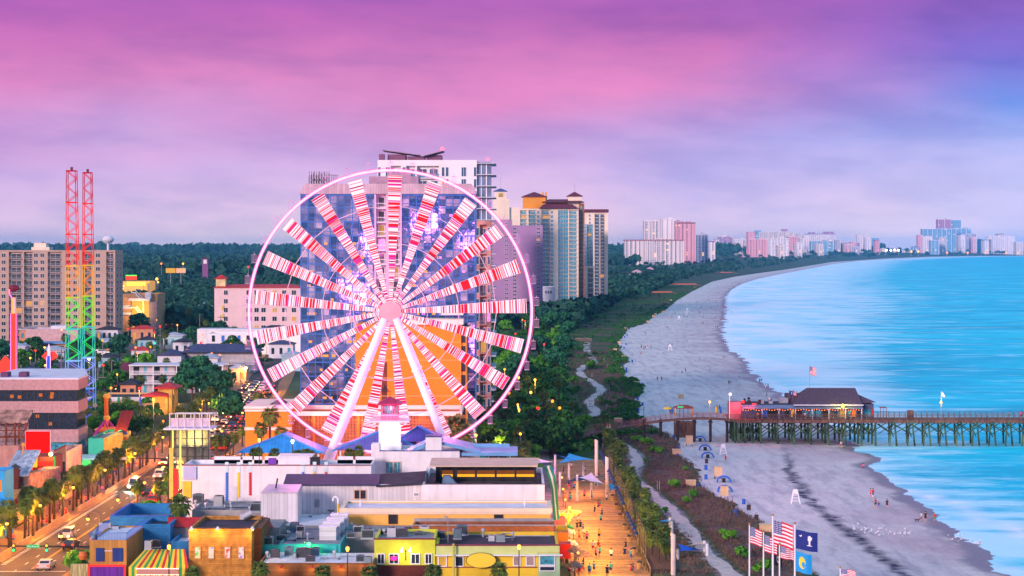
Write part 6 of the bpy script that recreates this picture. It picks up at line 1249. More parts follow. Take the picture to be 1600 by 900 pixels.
def broad(seed,hgt,rad,lm,n=1500,ls=.42):
 rr=random.Random(seed);th=bpy.data.objects.new('broadleaf_tree',None);C.objects.link(th);ORG[th.name]=(0,0,0);th['category']='tree'
 blobs=[];tb=MB().tube((0,0,0),(rr.uniform(-.2,.2),0,hgt*.42),.32,.2,7)
 for k in range(17):
  a=rr.random()*6.28;q=rad*.72*math.sqrt(rr.random());z=hgt*(.42+.46*rr.random())*(1-.18*(q/rad));R_=rad*rr.uniform(.26,.46)
  blobs.append((q*math.cos(a),q*math.sin(a),z,R_))
  if k<7:tb.tube((0,0,hgt*.36),(q*math.cos(a)*.85,q*math.sin(a)*.85,z),.13,.05,5)
 blobs.append((0,0,hgt*.82,rad*.42))
 v,f=leaf_cloud(blobs,n,ls,.8);link('crown',npmesh('crown',v,f,lm),th)
 bm_=tb.mesh('trunk',bark);link('trunk',bm_,th);return th
def palm(seed,hgt,lm=palm_m,n=50,R0=2.15,skirt=True):
 rr=random.Random(seed);th=bpy.data.objects.new('palm_tree',None);C.objects.link(th);ORG[th.name]=(0,0,0);th['category']='palm tree'
 lean=rr.uniform(-.25,.25);top=(lean,0,hgt);tb=MB().chain([(0,0,0),(lean*.3,0,hgt*.5),top],[.22,.17,.2],7)
 V=[];Fc=[]
 for k in range(n):
  a=k*2.399+rr.uniform(-.2,.2);t0=1-(k/n);el=-1.0+2.3*t0**.9+rr.uniform(-.15,.15)
  L=R0*rr.uniform(.75,1.05);ca,sa=math.cos(a),math.sin(a)
  stem=[]
  for j in range(4):
   s=j/3;e=el-s*.75;
   if j==0:p=Vector(top)
   else :p=stem[-1]+Vector((ca*math.cos(e),sa*math.cos(e),math.sin(e)))*(L/3)
   stem.append(p)
  side=Vector((-sa,ca,0));base=stem[1];tip=stem[3];nlf=9
  for j in range(nlf):
   sp_=(j/(nlf-1)-.5)*2.3;ln=L*.58*(1-.25*abs(sp_)/1.15);e=el-.45
   fwd=Vector((ca*math.cos(e),sa*math.cos(e),math.sin(e)));d=(fwd*math.cos(sp_)+side*math.sin(sp_)).normalized();drop=Vector((0,0,-.22*L*rr.uniform(.4,1.2)))
   pr=d.cross(Vector((0,0,1))).normalized()*.085*(1+L*.25)
   i=len(V);m_=base+d*ln*.6;V+=[base+pr*.4,base-pr*.4,m_-pr,m_+pr,base+d*ln+drop];Fc+=[(i,i+1,i+2,i+3),(i+3,i+2,i+4,i+4)]
 me=bpy.data.meshes.new('crown');me.from_pydata([tuple(q) for q in V],[],[tuple(dict.fromkeys(f)) for f in Fc]);me.materials.append(lm);me.update();link('crown',me,th)
 if skirt:
  b_=MB()
  for k in range(22):
   a=k*.77;z=hgt-.15-rr.random()*.9;b_.quad((top[0]+.15*math.cos(a),.15*math.sin(a),z),(top[0]+.15*math.cos(a+.35),.15*math.sin(a+.35),z),(top[0]+.6*math.cos(a+.2),.6*math.sin(a+.2),z-.75))
  link('dry_skirt',b_.mesh('dry_skirt',palm_dry),th)
 link('trunk',tb.mesh('trunk',bark),th);return th
TREES=[broad(1,8.5,4.2,leaf_a),broad(2,7,3.6,leaf_b),broad(3,9.5,4.8,leaf_c,1800),broad(4,6,4.0,leaf_a,1300),broad(5,4.2,3.0,leaf_b,900,.34)]
PALMS=[palm(21,5.2),palm(22,6.1),palm(23,4.5),palm(24,8.2)]
USED=set()
def plant(proto,x,y,z=0,s=1,base='tree',group='trees',rz=None):
 rz=random.random()*6.28 if rz is None else rz
 if proto.name not in USED:
  USED.add(proto.name);o=proto;o.location=(x,y,z);o.rotation_euler=(0,0,rz);o.scale=(s,s,s)
  o['group']=group;o['label']=base;proto_src[proto.name]=o
 else :o=dup(proto,(x,y,z),rz,s,base,group)
 pend(o,base);return o
proto_src={}
Y=289.0;k=0
while Y<430:
 if Y>296 or True:
  plant(PALMS[k%3],rx(Y)-8.1+random.uniform(-.6,.6),Y,.14,random.uniform(.85,1.12),'lamplit street palm','palms along the avenue');k+=1
  if k%2:plant(PALMS[(k+1)%3],rx(Y)-10.6+random.uniform(-.5,.5),Y+1.5,.14,random.uniform(.8,1.05),'lamplit street palm','palms along the avenue')
 Y+=4.3+random.uniform(0,1.6)
while Y<640:
 plant(PALMS[k%3],rx(Y)-8.6,Y,.14,random.uniform(.85,1.15),'lamplit street palm','palms along the avenue');k+=1
 Y+=9+random.uniform(0,3)
for Y in (304,322,331,352,361,388,399,407,421,436,450,470,492,515,540):plant(PALMS[int(Y)%4 if Y>330 else 2],rx(Y)+7.7,Y,.14,random.uniform(.7,1),'right pavement palm','palms along the avenue')
for Y,x in ((286,-61.0),(309,-61.5),(317,-60.8),(345,-61),(366,-61)):plant(TREES[4],x,Y,.1,random.uniform(.7,.95),'round street shrub','shrub trees on the right pavement')
def palm_at(px,ytop,Y,p=0,s=None,base='palm tree',group='palms'):
 z=Z(ytop,Y);hts=[5.2,6.1,4.5,8.2];s=z/(hts[p]+.9) if s is None else s
 return plant(PALMS[p],W(px,Y),Y,z-(hts[p]+.9)*s,s,base,group)
palm_at(279,776,292,1,1.15,'full palm rising in front of the roofs','palms between the shop roofs')
for px,yt in ((300,887),(405,880),(505,885),(578,886),(676,884),(779,881)):palm_at(px,yt,259,0,.82,'foreground palm crown','palms along the bottom edge')
for px,yt in ((396,702),(404,700),(430,702),(462,704),(476,702),(487,705),(560,697),(545,702)):palm_at(px,yt,338,1,.7,'low palm behind parapet','palms behind the long white building')
for px,yt,s in ((421,638,1.35),(408,662,1.0),(440,668,1.0),(447,676,.9)):palm_at(px,yt,392,3,s,'dark tall palm','palms at the orange garage')
for px,yt in ((712,652),(700,660),(722,668)):palm_at(px,yt,395,1,None,'palm at the wheel foot','palms at the wheel foot')
Y=292
while Y<430:
 for s in (0,1):plant(PALMS[(int(Y)+s)%3],random.uniform(19.5,21.0)+s*1.3,Y+s*2,0,random.uniform(.62,.9),'amber-lit boardwalk palm','palms beside the boardwalk')
 Y+=random.uniform(5.5,8.5)
def blocked(x,Y,m=2.5):return any(a-m<x<b_+m and c-m<Y<d+m for a,b_,c,d in EXCL)
EXCL+=[(-88,-60,240,1100),(6,20,240,442),(-210,-130,560,600),(-52,-10,520,590)]
def scatter(n,px0,px1,Y0,Y1,protos,base,group,smin=.8,smax=1.3,sep=5,maxtry=4000,cond=None):
 pts=[];tr=0
 while len(pts)<n and tr<maxtry:
  tr+=1;Y=1/random.uniform(1/Y1,1/Y0);px=random.uniform(px0,px1);x=W(px,Y)
  if x>18 and x>xd(Y)-8:continue
  if blocked(x,Y) or any((x-a)**2+(Y-b_)**2<(sep*(Y/500)**.5)**2 for a,b_ in pts):continue
  if cond and not cond(x,Y,px):continue
  pts.append((x,Y));s=random.uniform(smin,smax)*(1+max(0,(Y-600))/1600)
  plant(random.choice(protos),x,Y,0,s,base,group)
far_side= lambda x,Y,px:x<13+max(0,(Y-560))*.012
scatter(62,700,905,425,640,[TREES[0],TREES[1],TREES[3],PALMS[0],PALMS[1],PALMS[1],PALMS[3]],'green park strip tree','trees right of the wheel',.8,1.15,4.5,cond=far_side)
scatter(42,742,930,640,1150,TREES[:4],'dense shoreline park tree','trees of the shoreline park',.75,1.1,6,cond= lambda x,Y,px:x<15+(Y-640)*.035)
scatter(26,800,905,380,440,[PALMS[0],PALMS[2],PALMS[1],TREES[4]],'stubby fan palm','palms beyond the terrace wing',.75,1.05,2.6,cond= lambda x,Y,px:x<7.5)
scatter(14,880,960,400,500,[PALMS[0],PALMS[2]],'young dune-side palm','palms beside the boardwalk',.6,.9,3,cond= lambda x,Y,px:20<x<26)
scatter(22,815,930,446,640,[TREES[4],PALMS[2],TREES[4]],'shrubby dune-side tree','trees right of the wheel',.5,.8,3,cond= lambda x,Y,px:9<x<19)
scatter(38,-20,400,560,780,[TREES[0],TREES[1],TREES[3],PALMS[1],PALMS[0]],'leafy town tree','trees of the town streets',.75,1.15,6)
scatter(32,-20,470,780,1150,TREES[:4]+[PALMS[3]],'leafy motel-side tree','trees of the town streets',.8,1.15,7)
scatter(30,130,262,452,575,[TREES[3],TREES[1],PALMS[0],PALMS[2]],'leafy park tree','trees behind the arcades',.5,.8,4,cond= lambda x,Y,px:Y>500 or px<240)
for px,yb_,s in ((315,625,1.5),(300,628,1.1),(332,630,1.2),(352,660,1.0),(366,668,.9),(345,640,1.2),(290,622,1.0)):plant(TREES[2],W(px,G(yb_)),G(yb_),0,s*.95,'big dark motel tree','big trees at the white motel')
bush=broad(9,1.5,1.25,leaf_b,420,.17);bush.name='dune_bush';bush['category']='bush'
for px,py,s in ((1072,787,.9),(1053,764,1.2),(1084,778,1.0),(1130,838,.8),(1142,845,1.1),(1160,872,1.1),(1195,898,1.4),(1005,694,1.0),(1012,697,1.3),(1020,708,1.1),(1032,709,1.0),(1000,688,.8),(984,676,.8),(925,576,2.0),(1040,800,.6),(1008,722,.6),(958,700,.9),(1070,735,.6),(895,600,1.8),(990,690,.9)):
 plant(bush,W(px,G(py,.4)),G(py,.4),.3,s,'bright green dune bush','bushes on the dunes')
n=15000;Yt_=1/rg.uniform(1/900,1/285,n);V=[]
for Y in Yt_:
 e=xd(Y);x=rg.uniform(20,e-.2)
 if nz(x,Y,7,.15)<-.25 or dpath(x,Y)<2.3:continue
 V.append((x,Y,dune_h(x,Y)))
V=np.array(V);k=len(V)*3;P0=np.repeat(V,3,0)+np.c_[rg.normal(0,.25,k),rg.normal(0,.25,k),np.zeros(k)];a=rg.uniform(0,6.28,k);wv=np.c_[np.cos(a),np.sin(a),np.zeros(k)]*.07
h_=rg.uniform(.25,.6,k)*(1+np.maximum(0,P0[:,1]-400)/700);ln=np.c_[rg.normal(.12,.14,k),rg.normal(0,.14,k),h_]
vv=np.stack([P0-wv,P0+wv,P0+ln],1).reshape(-1,3)
gm=leafmat('dune_grass_blades',(.09,.05,.045),(.20,.13,.09));o=link('dune_grass',npmesh('dune_grass',vv,np.arange(k*3).reshape(k,3),gm));o['kind']='stuff';o['label']='reddish brown dune grass covering the dunes';o['category']='grass'
def forest(name,pts,hmin,hmax,label,leaf=34,ls=.26,mm=None,seed=1):
 r=np.random.default_rng(seed);A=[];
 for x,Y in pts:
  h=r.uniform(hmin,hmax)*(1+.25*noise.noise(Vector((x*.01,Y*.006,0))));rad=h*.52;h*=.42 if Y>2400 and xd(Y)-x<120+Y*.05 else 1;rad=h*.52;z0_=hill(x,Y)*min(1,max(0,(xd(Y)-x)/300));n_=leaf
  d=r.normal(size=(n_,3));d/=np.linalg.norm(d,axis=1)[:,None];d[:,2]=np.abs(d[:,2])*1.0-.25;p=np.array([x,Y,z0_+h*.55])+d*np.array([rad,rad,h*.45])*r.uniform(.7,1.05,(n_,1))
  nr=d+r.normal(size=(n_,3))*.5;nr/=np.linalg.norm(nr,axis=1)[:,None];a=np.cross(nr,r.normal(size=(n_,3)));a/=np.linalg.norm(a,axis=1)[:,None];b_=np.cross(nr,a);s=h*ls*r.uniform(.6,1.2,(n_,1))
  A.append(np.stack([p-a*s-b_*s*.5,p+a*s*.3-b_*s*.8,p+a*s+b_*s*.4,p-a*s*.3+b_*s*.8],1).reshape(-1,3))
 V=np.concatenate(A);o=link(name,npmesh(name,V,np.arange(len(V)).reshape(-1,4),mm or forest_m));o['kind']='stuff';o['label']=label;o['category']='woods'
pts=[];rr=random.Random(5)
while len(pts)<9500:
 Y=1/rr.uniform(1/11500,1/1120);px=rr.uniform(-40,1620);x=W(px,Y);
 if x>xd(Y)-(10+Y*.012) or blocked(x,Y,4):continue
 if 900<px<1000 and Y<2600 and x>xd(Y)-24-Y*.010:continue
 if 180<px<250 and 1600<Y<1850:continue
 pts.append((x,Y))
forest('far_woods',[p for p in pts if p[1]<2600],9,14,'continuous dark woods from the town back to the hills',46,.2)
forest('far_woods',[p for p in pts if p[1]>=2600],13,24,'hazy blue woods running back to the horizon',20,.34,seed=2)
pts=[]
while len(pts)<1500:
 Y=1/rr.uniform(1/12500,1/7600);px=rr.uniform(-60,1640);pts.append((W(px,Y),Y)) if W(px,Y)<xd(Y)-60 else None
forest('ridge_woods',pts,26,44,'tree line on the low horizon ridge',18,.36,seed=3)
pts=[]
while len(pts)<900:
 Y=1/rr.uniform(1/1250,1/445);px=rr.uniform(-20,960) if rr.random()<.5 else rr.uniform(780,960);x=W(px,Y)
 if x>15+max(0,Y-600)*.03 or blocked(x,Y,1.5):continue
 pts.append((x,Y))
forest('scrub',pts,2.0,4.2,'low scrub and hedges between the town trees',60,.14,leaf_a,seed=4)
pts=[]
while len(pts)<2000:
 Y=1/rr.uniform(1/3400,1/470);e=xd(Y);x=rr.uniform(e-3-Y*.004,e-.5) if rr.random()<.3 else rr.uniform(max(13,e-20-Y*.03),e)
 if Y<1000 and noise.noise(Vector((x*.06,Y*.03,3)))<-.02:continue
 if dpath(x,Y)<3.5 and Y<900:continue
 if blocked(x,Y,1):continue
 pts.append((x,Y))
forest('dune_scrub',pts,.7,2.1,'low green scrub along the dune edge',40,.16,leaf_a,seed=6)
Y=484;zd=Z(656,Y);RD2=7
th=thing('fishing_pier','long timber fishing pier on braced pilings running out over the sea','pier',(W(1480,Y),Y,-1.2));mark('the pier',1480,665)
px0,px1=1372,1640
part('deck',MB().box(W(1148,Y),W(px1,Y),Y,Y+RD2,zd-.35,zd).box(W(1148,Y),W(px1,Y),Y-.12,Y-.01,zd-.75,zd+.05),wood,th)
b_=MB();x=W(1148,Y)
while x<W(px1,Y):
 b_.box(x-.06,x+.06,Y-.02,Y+.1,zd,zd+1.25)
 if x>W(1372,Y):b_.box(x-.06,x+.06,Y+RD2-.1,Y+RD2,zd,zd+1.25)
 x+=1.3
for h in (.35,.7,1.0):b_.box(W(1148,Y),W(px1,Y),Y,Y+.05,zd+h-.05,zd+h+.05).box(W(1372,Y),W(px1,Y),Y+RD2-.06,Y+RD2-.01,zd+h-.05,zd+h+.05)
b_.box(W(1148,Y),W(px1,Y),Y-.1,Y+.2,zd+1.25,zd+1.35).box(W(1372,Y),W(px1,Y),Y+RD2-.2,Y+RD2+.1,zd+1.25,zd+1.35)
part('railing',b_,wood,th)
bx_=[W(p,Y) for p in (1396,1424,1449,1474,1500,1525,1551,1577,1603,1629)]
for i,x in enumerate(bx_):
 b_=MB()
 for dx_,dy_ in ((-.7,.4),(.6,.4),(.2,RD2-.4)):b_.tube((x+dx_*.5,Y+dy_,zd-.35),(x+dx_*1.6,Y+dy_+(.3 if dy_>3 else -.5),-3.2),.2,.23,8)
 b_.box(x-.35,x+.35,Y-.3,Y+RD2+.2,zd-.7,zd-.36).tube((x,Y,zd-1),(x,Y+RD2,zd-4),.12).tube((x,Y+RD2,zd-1),(x,Y,zd-4),.12)
 part('piling_bent',b_,wood_green,th)
b_=MB();allx=[W(1372,Y)]+bx_
for i in range(len(allx)-1):
 for yy in (Y+.15,Y+RD2-.2):
  b_.tube((allx[i],yy,zd-.9),(allx[i+1],yy,zd-3.4),.1).tube((allx[i+1],yy,zd-.9),(allx[i],yy,zd-3.4),.1)
 b_.tube((allx[i],Y+.1,zd-.95),(allx[i+1],Y+.1,zd-.95),.07)
part('cross_bracing',b_,wood_green,th)
part('light_pole',MB().tube((W(1471,Y),Y+.2,zd),(W(1471,Y),Y+.2,Z(628,Y)),.08).box(W(1471,Y)-.25,W(1471,Y)+.25,Y,Y+.4,Z(636,Y),Z(634,Y)),grey_metal,th)
part('lamp',MB().ball((W(1470.5,Y),Y+.1,Z(629,Y)),.3),lamp_warm,th);plight('pier_light',(W(1470,Y),Y-.6,Z(628,Y)),(1,.6,.2),250,th)
part('gull_banner',MB().prism([(W(1471,Y),Y+.2,Z(618,Y)),(W(1475,Y),Y+.2,Z(621,Y)),(W(1477,Y),Y+.2,Z(619,Y)),(W(1473,Y),Y+.2,Z(612,Y))],[(W(1471,Y),Y+.26,Z(618,Y)),(W(1475,Y),Y+.26,Z(621,Y)),(W(1477,Y),Y+.26,Z(619,Y)),(W(1473,Y),Y+.26,Z(612,Y))]).tube((W(1471,Y),Y+.23,Z(628,Y)),(W(1471,Y),Y+.23,Z(612,Y)),.05),white,th)
part('deck_kiosk',MB().box(W(1420,Y),W(1429,Y),Y+1,Y+2.2,zd,Z(642,Y)),wood,th)
part('pergola',MB().box(W(1378,Y),W(1388,Y),Y+2,Y+4,Z(638.5,Y),Z(637.5,Y)).box(W(1378,Y),W(1378.8,Y),Y+2,Y+2.2,zd,Z(638,Y)).box(W(1387,Y),W(1387.8,Y),Y+2,Y+2.2,zd,Z(638,Y)).box(W(1382.5,Y),W(1383.2,Y),Y+2,Y+2.2,zd,Z(638,Y)),mat('red_brown_pergola',(.25,.05,.03),.8),th)
th=thing('pier_restaurant','pier restaurant with big dark hipped roof, string lights and red glowing west end','restaurant',(W(1258,Y),Y,zd));mark('the pier restaurant',1258,635)
DP=17
part('platform',MB().box(W(1145,Y),W(1371,Y),Y+.01,Y+DP,zd-.4,zd+.02),wood,th)
for px in (1148,1153,1164,1175,1189,1215,1241,1267,1294,1321,1346,1368):
 x=W(px,Y);g0=-3.0 if px>1330 else -1.6;b_=MB()
 for dy in (.3,5,10,DP-.3):b_.tube((x,Y+dy,zd-.4),(x+.1,Y+dy,g0),.24,.27,8)
 b_.box(x-.2,x+.2,Y,Y+DP,zd-.75,zd-.41).tube((x,Y+.3,zd-1),(x,Y+4.5,zd-4.4),.13).tube((x,Y+4.5,zd-1),(x,Y+8.8,zd-4.4),.13).tube((x,Y+8.8,zd-1),(x,Y+13,zd-4.4),.13)
 part('piling_bent',b_,wood_green,th)
b_=MB();xx=[W(p,Y) for p in (1164,1189,1215,1241,1267,1294,1321,1346,1368)]
for i in range(len(xx)-1):
 for yy in (Y+.1,Y+4.5,Y+8.8):b_.tube((xx[i],yy,zd-1),(xx[i+1],yy,zd-4),.12).tube((xx[i+1],yy,zd-1),(xx[i],yy,zd-4),.12)
part('cross_bracing',b_,wood_green,th)
Yf=Y+2.2;zt=Z(637,Yf)
part('wall',MB().box(W(1158,Yf),W(1348,Yf),Yf,Yf+10,zd,zt).box(W(1348,Yf)+.01,W(1367,Yf),Yf+1.5,Yf+9,zd,Z(632,Yf)),mat('slate_blue_clapboard',(.10,.10,.19),.7,.15,1,kind='siding'),th)
for a,b2,m_ in ((1191,1199,blue),(1199,1214,black),(1226,1233,black),(1236,1241,lit_win),(1244,1253,black),(1257,1262,glass_sky),(1265,1273,glass_sky),(1275,1283,glass_sky),(1285,1296,black),(1300,1308,glass),(1313,1320,lit_win2),(1324,1330,glass_sky),(1331,1337,emat('window_ember',(1,.2,.03),.9)),(1339,1344,black)):
 part('window',MB().box(W(a,Yf),W(b2,Yf),Yf-.08,Yf-.01,zd+.5,Z(641,Yf)),m_,th)
part('window',MB().box(W(1350,Yf),W(1356,Yf),Yf+1.42,Yf+1.49,zd+.4,Z(640,Yf)).box(W(1357,Yf),W(1362,Yf),Yf+1.42,Yf+1.49,zd+.4,Z(640,Yf)),glass_sky,th)
part('red_umbrella',MB().lathe((W(1364,Yf),Yf+.6,zd+.3),[(.1,0),(.3,.4),(.22,1.6),(.05,2.2)],10),red,th)
part('porch_roof',MB().prism([(W(1158,Yf),Yf-1.4,zt-.15),(W(1347,Yf),Yf-1.4,zt-.15),(W(1347,Yf),Yf+.5,zt+.5),(W(1158,Yf),Yf+.5,zt+.5)],[(W(1158,Yf),Yf-1.4,zt),(W(1347,Yf),Yf-1.4,zt),(W(1347,Yf),Yf+.5,zt+.65),(W(1158,Yf),Yf+.5,zt+.65)]),mat('blue_grey_porch_roof',(.16,.20,.32),.5),th)
part('flat_roof',MB().box(W(1158,Yf),W(1256,Yf),Yf+.5,Yf+11,zt+.3,zt+.7),roof_dark,th)
part('roof_clutter',MB().box(W(1192,Yf),W(1196,Yf),Yf+3,Yf+4,zt+.7,zt+1.5).box(W(1204,Yf),W(1210,Yf),Yf+3,Yf+4,zt+.7,zt+1.3).box(W(1222,Yf),W(1236,Yf),Yf+5,Yf+7,zt+.7,zt+1.9).ball((W(1208,Yf),Yf+6,zt+1.7),.6),steel,th)
part('main_roof',MB().prism([(W(1240,Yf),Yf-1,Z(632,Yf)),(W(1347,Yf),Yf-1,Z(632,Yf)),(W(1347,Yf),Yf+12,Z(632,Yf)),(W(1240,Yf),Yf+12,Z(632,Yf))],[(W(1266,Yf),Yf+5,Z(606.5,Yf+5)),(W(1342,Yf),Yf+5,Z(606.5,Yf+5)),(W(1342,Yf),Yf+6,Z(606.5,Yf+5)),(W(1266,Yf),Yf+6,Z(606.5,Yf+5))]),mat('plum_shingle_roof',(.085,.055,.085),.9,.15,2),th)
part('east_roof',MB().prism([(W(1344,Yf),Yf+.8,Z(631,Yf)),(W(1370,Yf),Yf+.8,Z(629,Yf)),(W(1370,Yf),Yf+10,Z(629,Yf)),(W(1344,Yf),Yf+10,Z(631,Yf))],[(W(1344,Yf),Yf+4,Z(619,Yf)),(W(1347,Yf),Yf+4,Z(619,Yf)),(W(1347,Yf),Yf+7,Z(619,Yf)),(W(1344,Yf),Yf+7,Z(619,Yf))]),MC['plum_shingle_roof'],th)
part('rear_roof',MB().box(W(1236,Yf),W(1266,Yf),Yf+6,Yf+12,Z(632,Yf),Z(616.5,Yf+6)),MC['plum_shingle_roof'],th)
part('eave',MB().box(W(1239,Yf),W(1348,Yf),Yf-1.15,Yf-1.01,Z(633.3,Yf),Z(631.6,Yf)),off_white,th)
b_=MB()
for k in range(46):
 x=W(1160+k*4.1,Yf);b_.ball((x,Yf-1.5,zt-.4-.12*math.sin(k*1.3)),.12,6)
part('string_lights',b_,emat('string_bulb_orange',(1,.2,.02),3),th)
part('red_neon',MB().box(W(1174,Yf),W(1180,Yf),Yf-1.7,Yf-1.5,Z(632,Yf),Z(629.5,Yf)).box(W(1158,Yf),W(1161.5,Yf),Yf-1.7,Yf-1.5,Z(629,Yf),Z(625,Yf)),emat('neon_red_strong',(1,.02,.02),4),th)
plight('red_light',(W(1170,Yf),Yf-2.2,Z(630,Yf)),(1,.02,.04),900,th);plight('red_light',(W(1150,Yf),Yf-1,Z(634,Yf)),(1,.05,.05),500,th)
part('yellow_floodlight',MB().ball((W(1315,Yf),Yf-1.8,Z(633,Yf)),.42),emat('flood_yellow',(1,.80,.06),7),th);plight('flood_light',(W(1315,Yf),Yf-2.8,Z(633,Yf)),(1,.8,.1),900,th)
for px in (1190,1216,1242,1268,1294,1320,1345):part('post',MB().box(W(px,Yf)-.08,W(px,Yf)+.08,Yf-1.3,Yf-1.15,zd,zt),off_white,th)
part('pink_sign_wall',MB().box(W(1141,Yf),W(1158,Yf),Yf+.5,Yf+6,zd,Z(629,Yf)),mat('pink_west_wall',(.50,.14,.20),.7),th)
part('white_balloon_lamp',MB().ball((W(1141,Yf),Yf,Z(616,Yf)),.42).tube((W(1140,Yf),Yf,zd),(W(1140,Yf),Yf,Z(617,Yf)),.06),emat('lamp_soft_white',(1,.8,.9),1.3),th)
part('roof_figures',MB().box(W(1165,Yf),W(1168,Yf),Yf+4,Yf+4.5,zt+.7,zt+1.9).ball((W(1173,Yf),Yf+4,zt+1.9),.35).box(W(1171,Yf),W(1176,Yf),Yf+3.8,Yf+4.4,zt+.7,zt+1.5).box(W(1188,Yf),W(1193,Yf),Yf+3.8,Yf+4.4,zt+.7,zt+1.6),wood_dark,th)
th=thing('access_bridge','red-brown timber access bridge humping over the dune edge to the pier','bridge',(W(1070,Y),Y+3,0));mark('the access bridge',1070,665)
pts=[(880,690,450),(915,681,460),(950,672,470),(985,666,484),(1010,661,484),(1050,656,484),(1100,653.5,484),(1148,656,484)]
bp_=smooth([(W(px,y_),y_,Z(py,y_)) for px,py,y_ in pts],5);dk,rl,pl=MB(),MB(),MB()
for i in range(len(bp_)-1):
 p,q=Vector(bp_[i]),Vector(bp_[i+1]);d=(q-p);n_=Vector((-d.y,d.x,0)).normalized()*3.0
 dk.prism([tuple(p-Vector((0,0,.35))),tuple(q-Vector((0,0,.35))),tuple(q+n_-Vector((0,0,.35))),tuple(p+n_-Vector((0,0,.35)))],[tuple(p),tuple(q),tuple(q+n_),tuple(p+n_)])
 for o_ in (Vector((0,0,0)),n_):
  for h in (.3,.6,.9,1.2):rl.tube(tuple(p+o_+Vector((0,0,h))),tuple(q+o_+Vector((0,0,h))),.05,n=4)
  rl.tube(tuple(p+o_),tuple(p+o_+Vector((0,0,1.25))),.07,n=4)
for px in (1005,1031,1058,1084,1109,1135):
 x=W(px,Y+1);part('piling_bent',MB().tube((x,Y+.3,Z(656,Y)),(x,Y+.3,-.9),.26,n=8).tube((x+.4,Y+2.7,Z(656,Y)),(x+.4,Y+2.7,-.9),.26,n=8).box(x-.2,x+.6,Y,Y+3,zd-.8,zd-.45),wood_dark,th)
for px,y_ in ((900,457),(925,462),(950,470),(970,477)):x=W(px,y_);part('piling',MB().tube((x,y_,0),(x,y_,Z(676,y_)-.3),.16,n=6),wood_dark,th)
part('deck',dk,wood,th);part('railing',rl,mat('red_brown_rail',(.26,.10,.09),.8,.15),th)
part('lamp_post',MB().tube((W(1109,Y),Y+.1,zd),(W(1109,Y),Y+.1,Z(630,Y)),.09),mat('tan_post',(.4,.28,.15),.7),th);part('lamp',MB().ball((W(1109,Y),Y,Z(628,Y)),.28),lamp_warm,th);plight('bridge_light',(W(1109,Y),Y-.5,Z(628,Y)),(1,.6,.2),200,th)
Y2=495;th=thing('bridge_kiosk','small open kiosk with brown roof and green sign beside the access bridge','kiosk',(W(1068,Y2),Y2,0));mark('the bridge kiosk',1068,640)
part('roof',MB().hip(W(1054,Y2),W(1083,Y2),Y2,Y2+2.5,Z(637,Y2),.6,.2),mat('rust_brown_roof',(.26,.06,.04),.8),th)
b_=MB()
for px in (1055,1062,1068,1075,1082):b_.box(W(px,Y2)-.08,W(px,Y2)+.08,Y2,Y2+.15,3.6,Z(637,Y2))
b_.box(W(1054,Y2),W(1083,Y2),Y2+.2,Y2+2.3,0,3.6);part('frame',b_,wood,th)
part('green_sign',MB().prism([(W(1058,Y2),Y2-.2,Z(637,Y2)),(W(1068,Y2),Y2-.2,Z(637,Y2)),(W(1067,Y2),Y2-.2,Z(634.5,Y2)),(W(1059,Y2),Y2-.2,Z(634.5,Y2))],[(W(1058,Y2),Y2-.05,Z(637,Y2)),(W(1068,Y2),Y2-.05,Z(637,Y2)),(W(1067,Y2),Y2-.05,Z(634.5,Y2)),(W(1059,Y2),Y2-.05,Z(634.5,Y2))]),mat('lit_green_sign',(.02,.5,.2),.6,emit=(.02,.8,.25),es=.4),th)
def parasol(px,py,Yp,m,label,openp=True,grp=None,zb=None):
 x=W(px,Yp);z=Z(py,Yp);z0_=z-2.4 if zb is None else zb;th=thing('parasol',label,'parasol',(x,Yp,z0_),grp)
 if openp:part('canopy',MB().lathe((x,Yp,z),[(1.15,-.45),(.8,-.12),(.05,.1)],10),m,th)
 else :part('canopy',MB().lathe((x,Yp,z),[(.1,-1.7),(.28,-1.4),(.2,-.3),(.03,.1)],8),m,th)
 part('pole',MB().tube((x,Yp,z0_),(x,Yp,z),.04),white,th);return th
parasol(1043,636,Y2-2,yellow,'open yellow parasol left of the bridge kiosk',zb=3.4);parasol(1050,636,Y2-2,blue,'folded blue parasol beside the open yellow one',False,zb=3.4)
parasol(1055,638,Y2-1,yellow,'folded yellow parasol at the left end of the kiosk',False,zb=3.4);parasol(1083,638,Y2-1,orange,'folded orange parasol at the right end of the kiosk',False,zb=3.4)
parasol(1119,635,Y2-5,yellow,'folded yellow parasol near the bridge lamp',False,zb=4);parasol(1126,635,Y2-5,blue,'folded blue parasol right of the yellow one by the bridge lamp',False,zb=4)
thatch=mat('thatch',(.36,.20,.13),.95,.3,3)
for px,py,lb in ((900,857,'thatched umbrella at the bottom of the boardwalk, rear one'),(912,864,'largest thatched umbrella at the bottom of the boardwalk'),(898,880,'small thatched umbrella over the boardwalk tables, left one')):
 Yp=F*(CZ-2.6)/(py-HY);x=W(px,Yp);th=thing('thatched_umbrella',lb,'umbrella',(x,Yp,.25));part('thatch_canopy',MB().lathe((x,Yp,2.5),[(1.35,-.35),(1.2,-.15),(.6,.25),(.05,.5)],14),thatch,th);part('pole',MB().tube((x,Yp,.25),(x,Yp,2.7),.09),wood_dark,th)
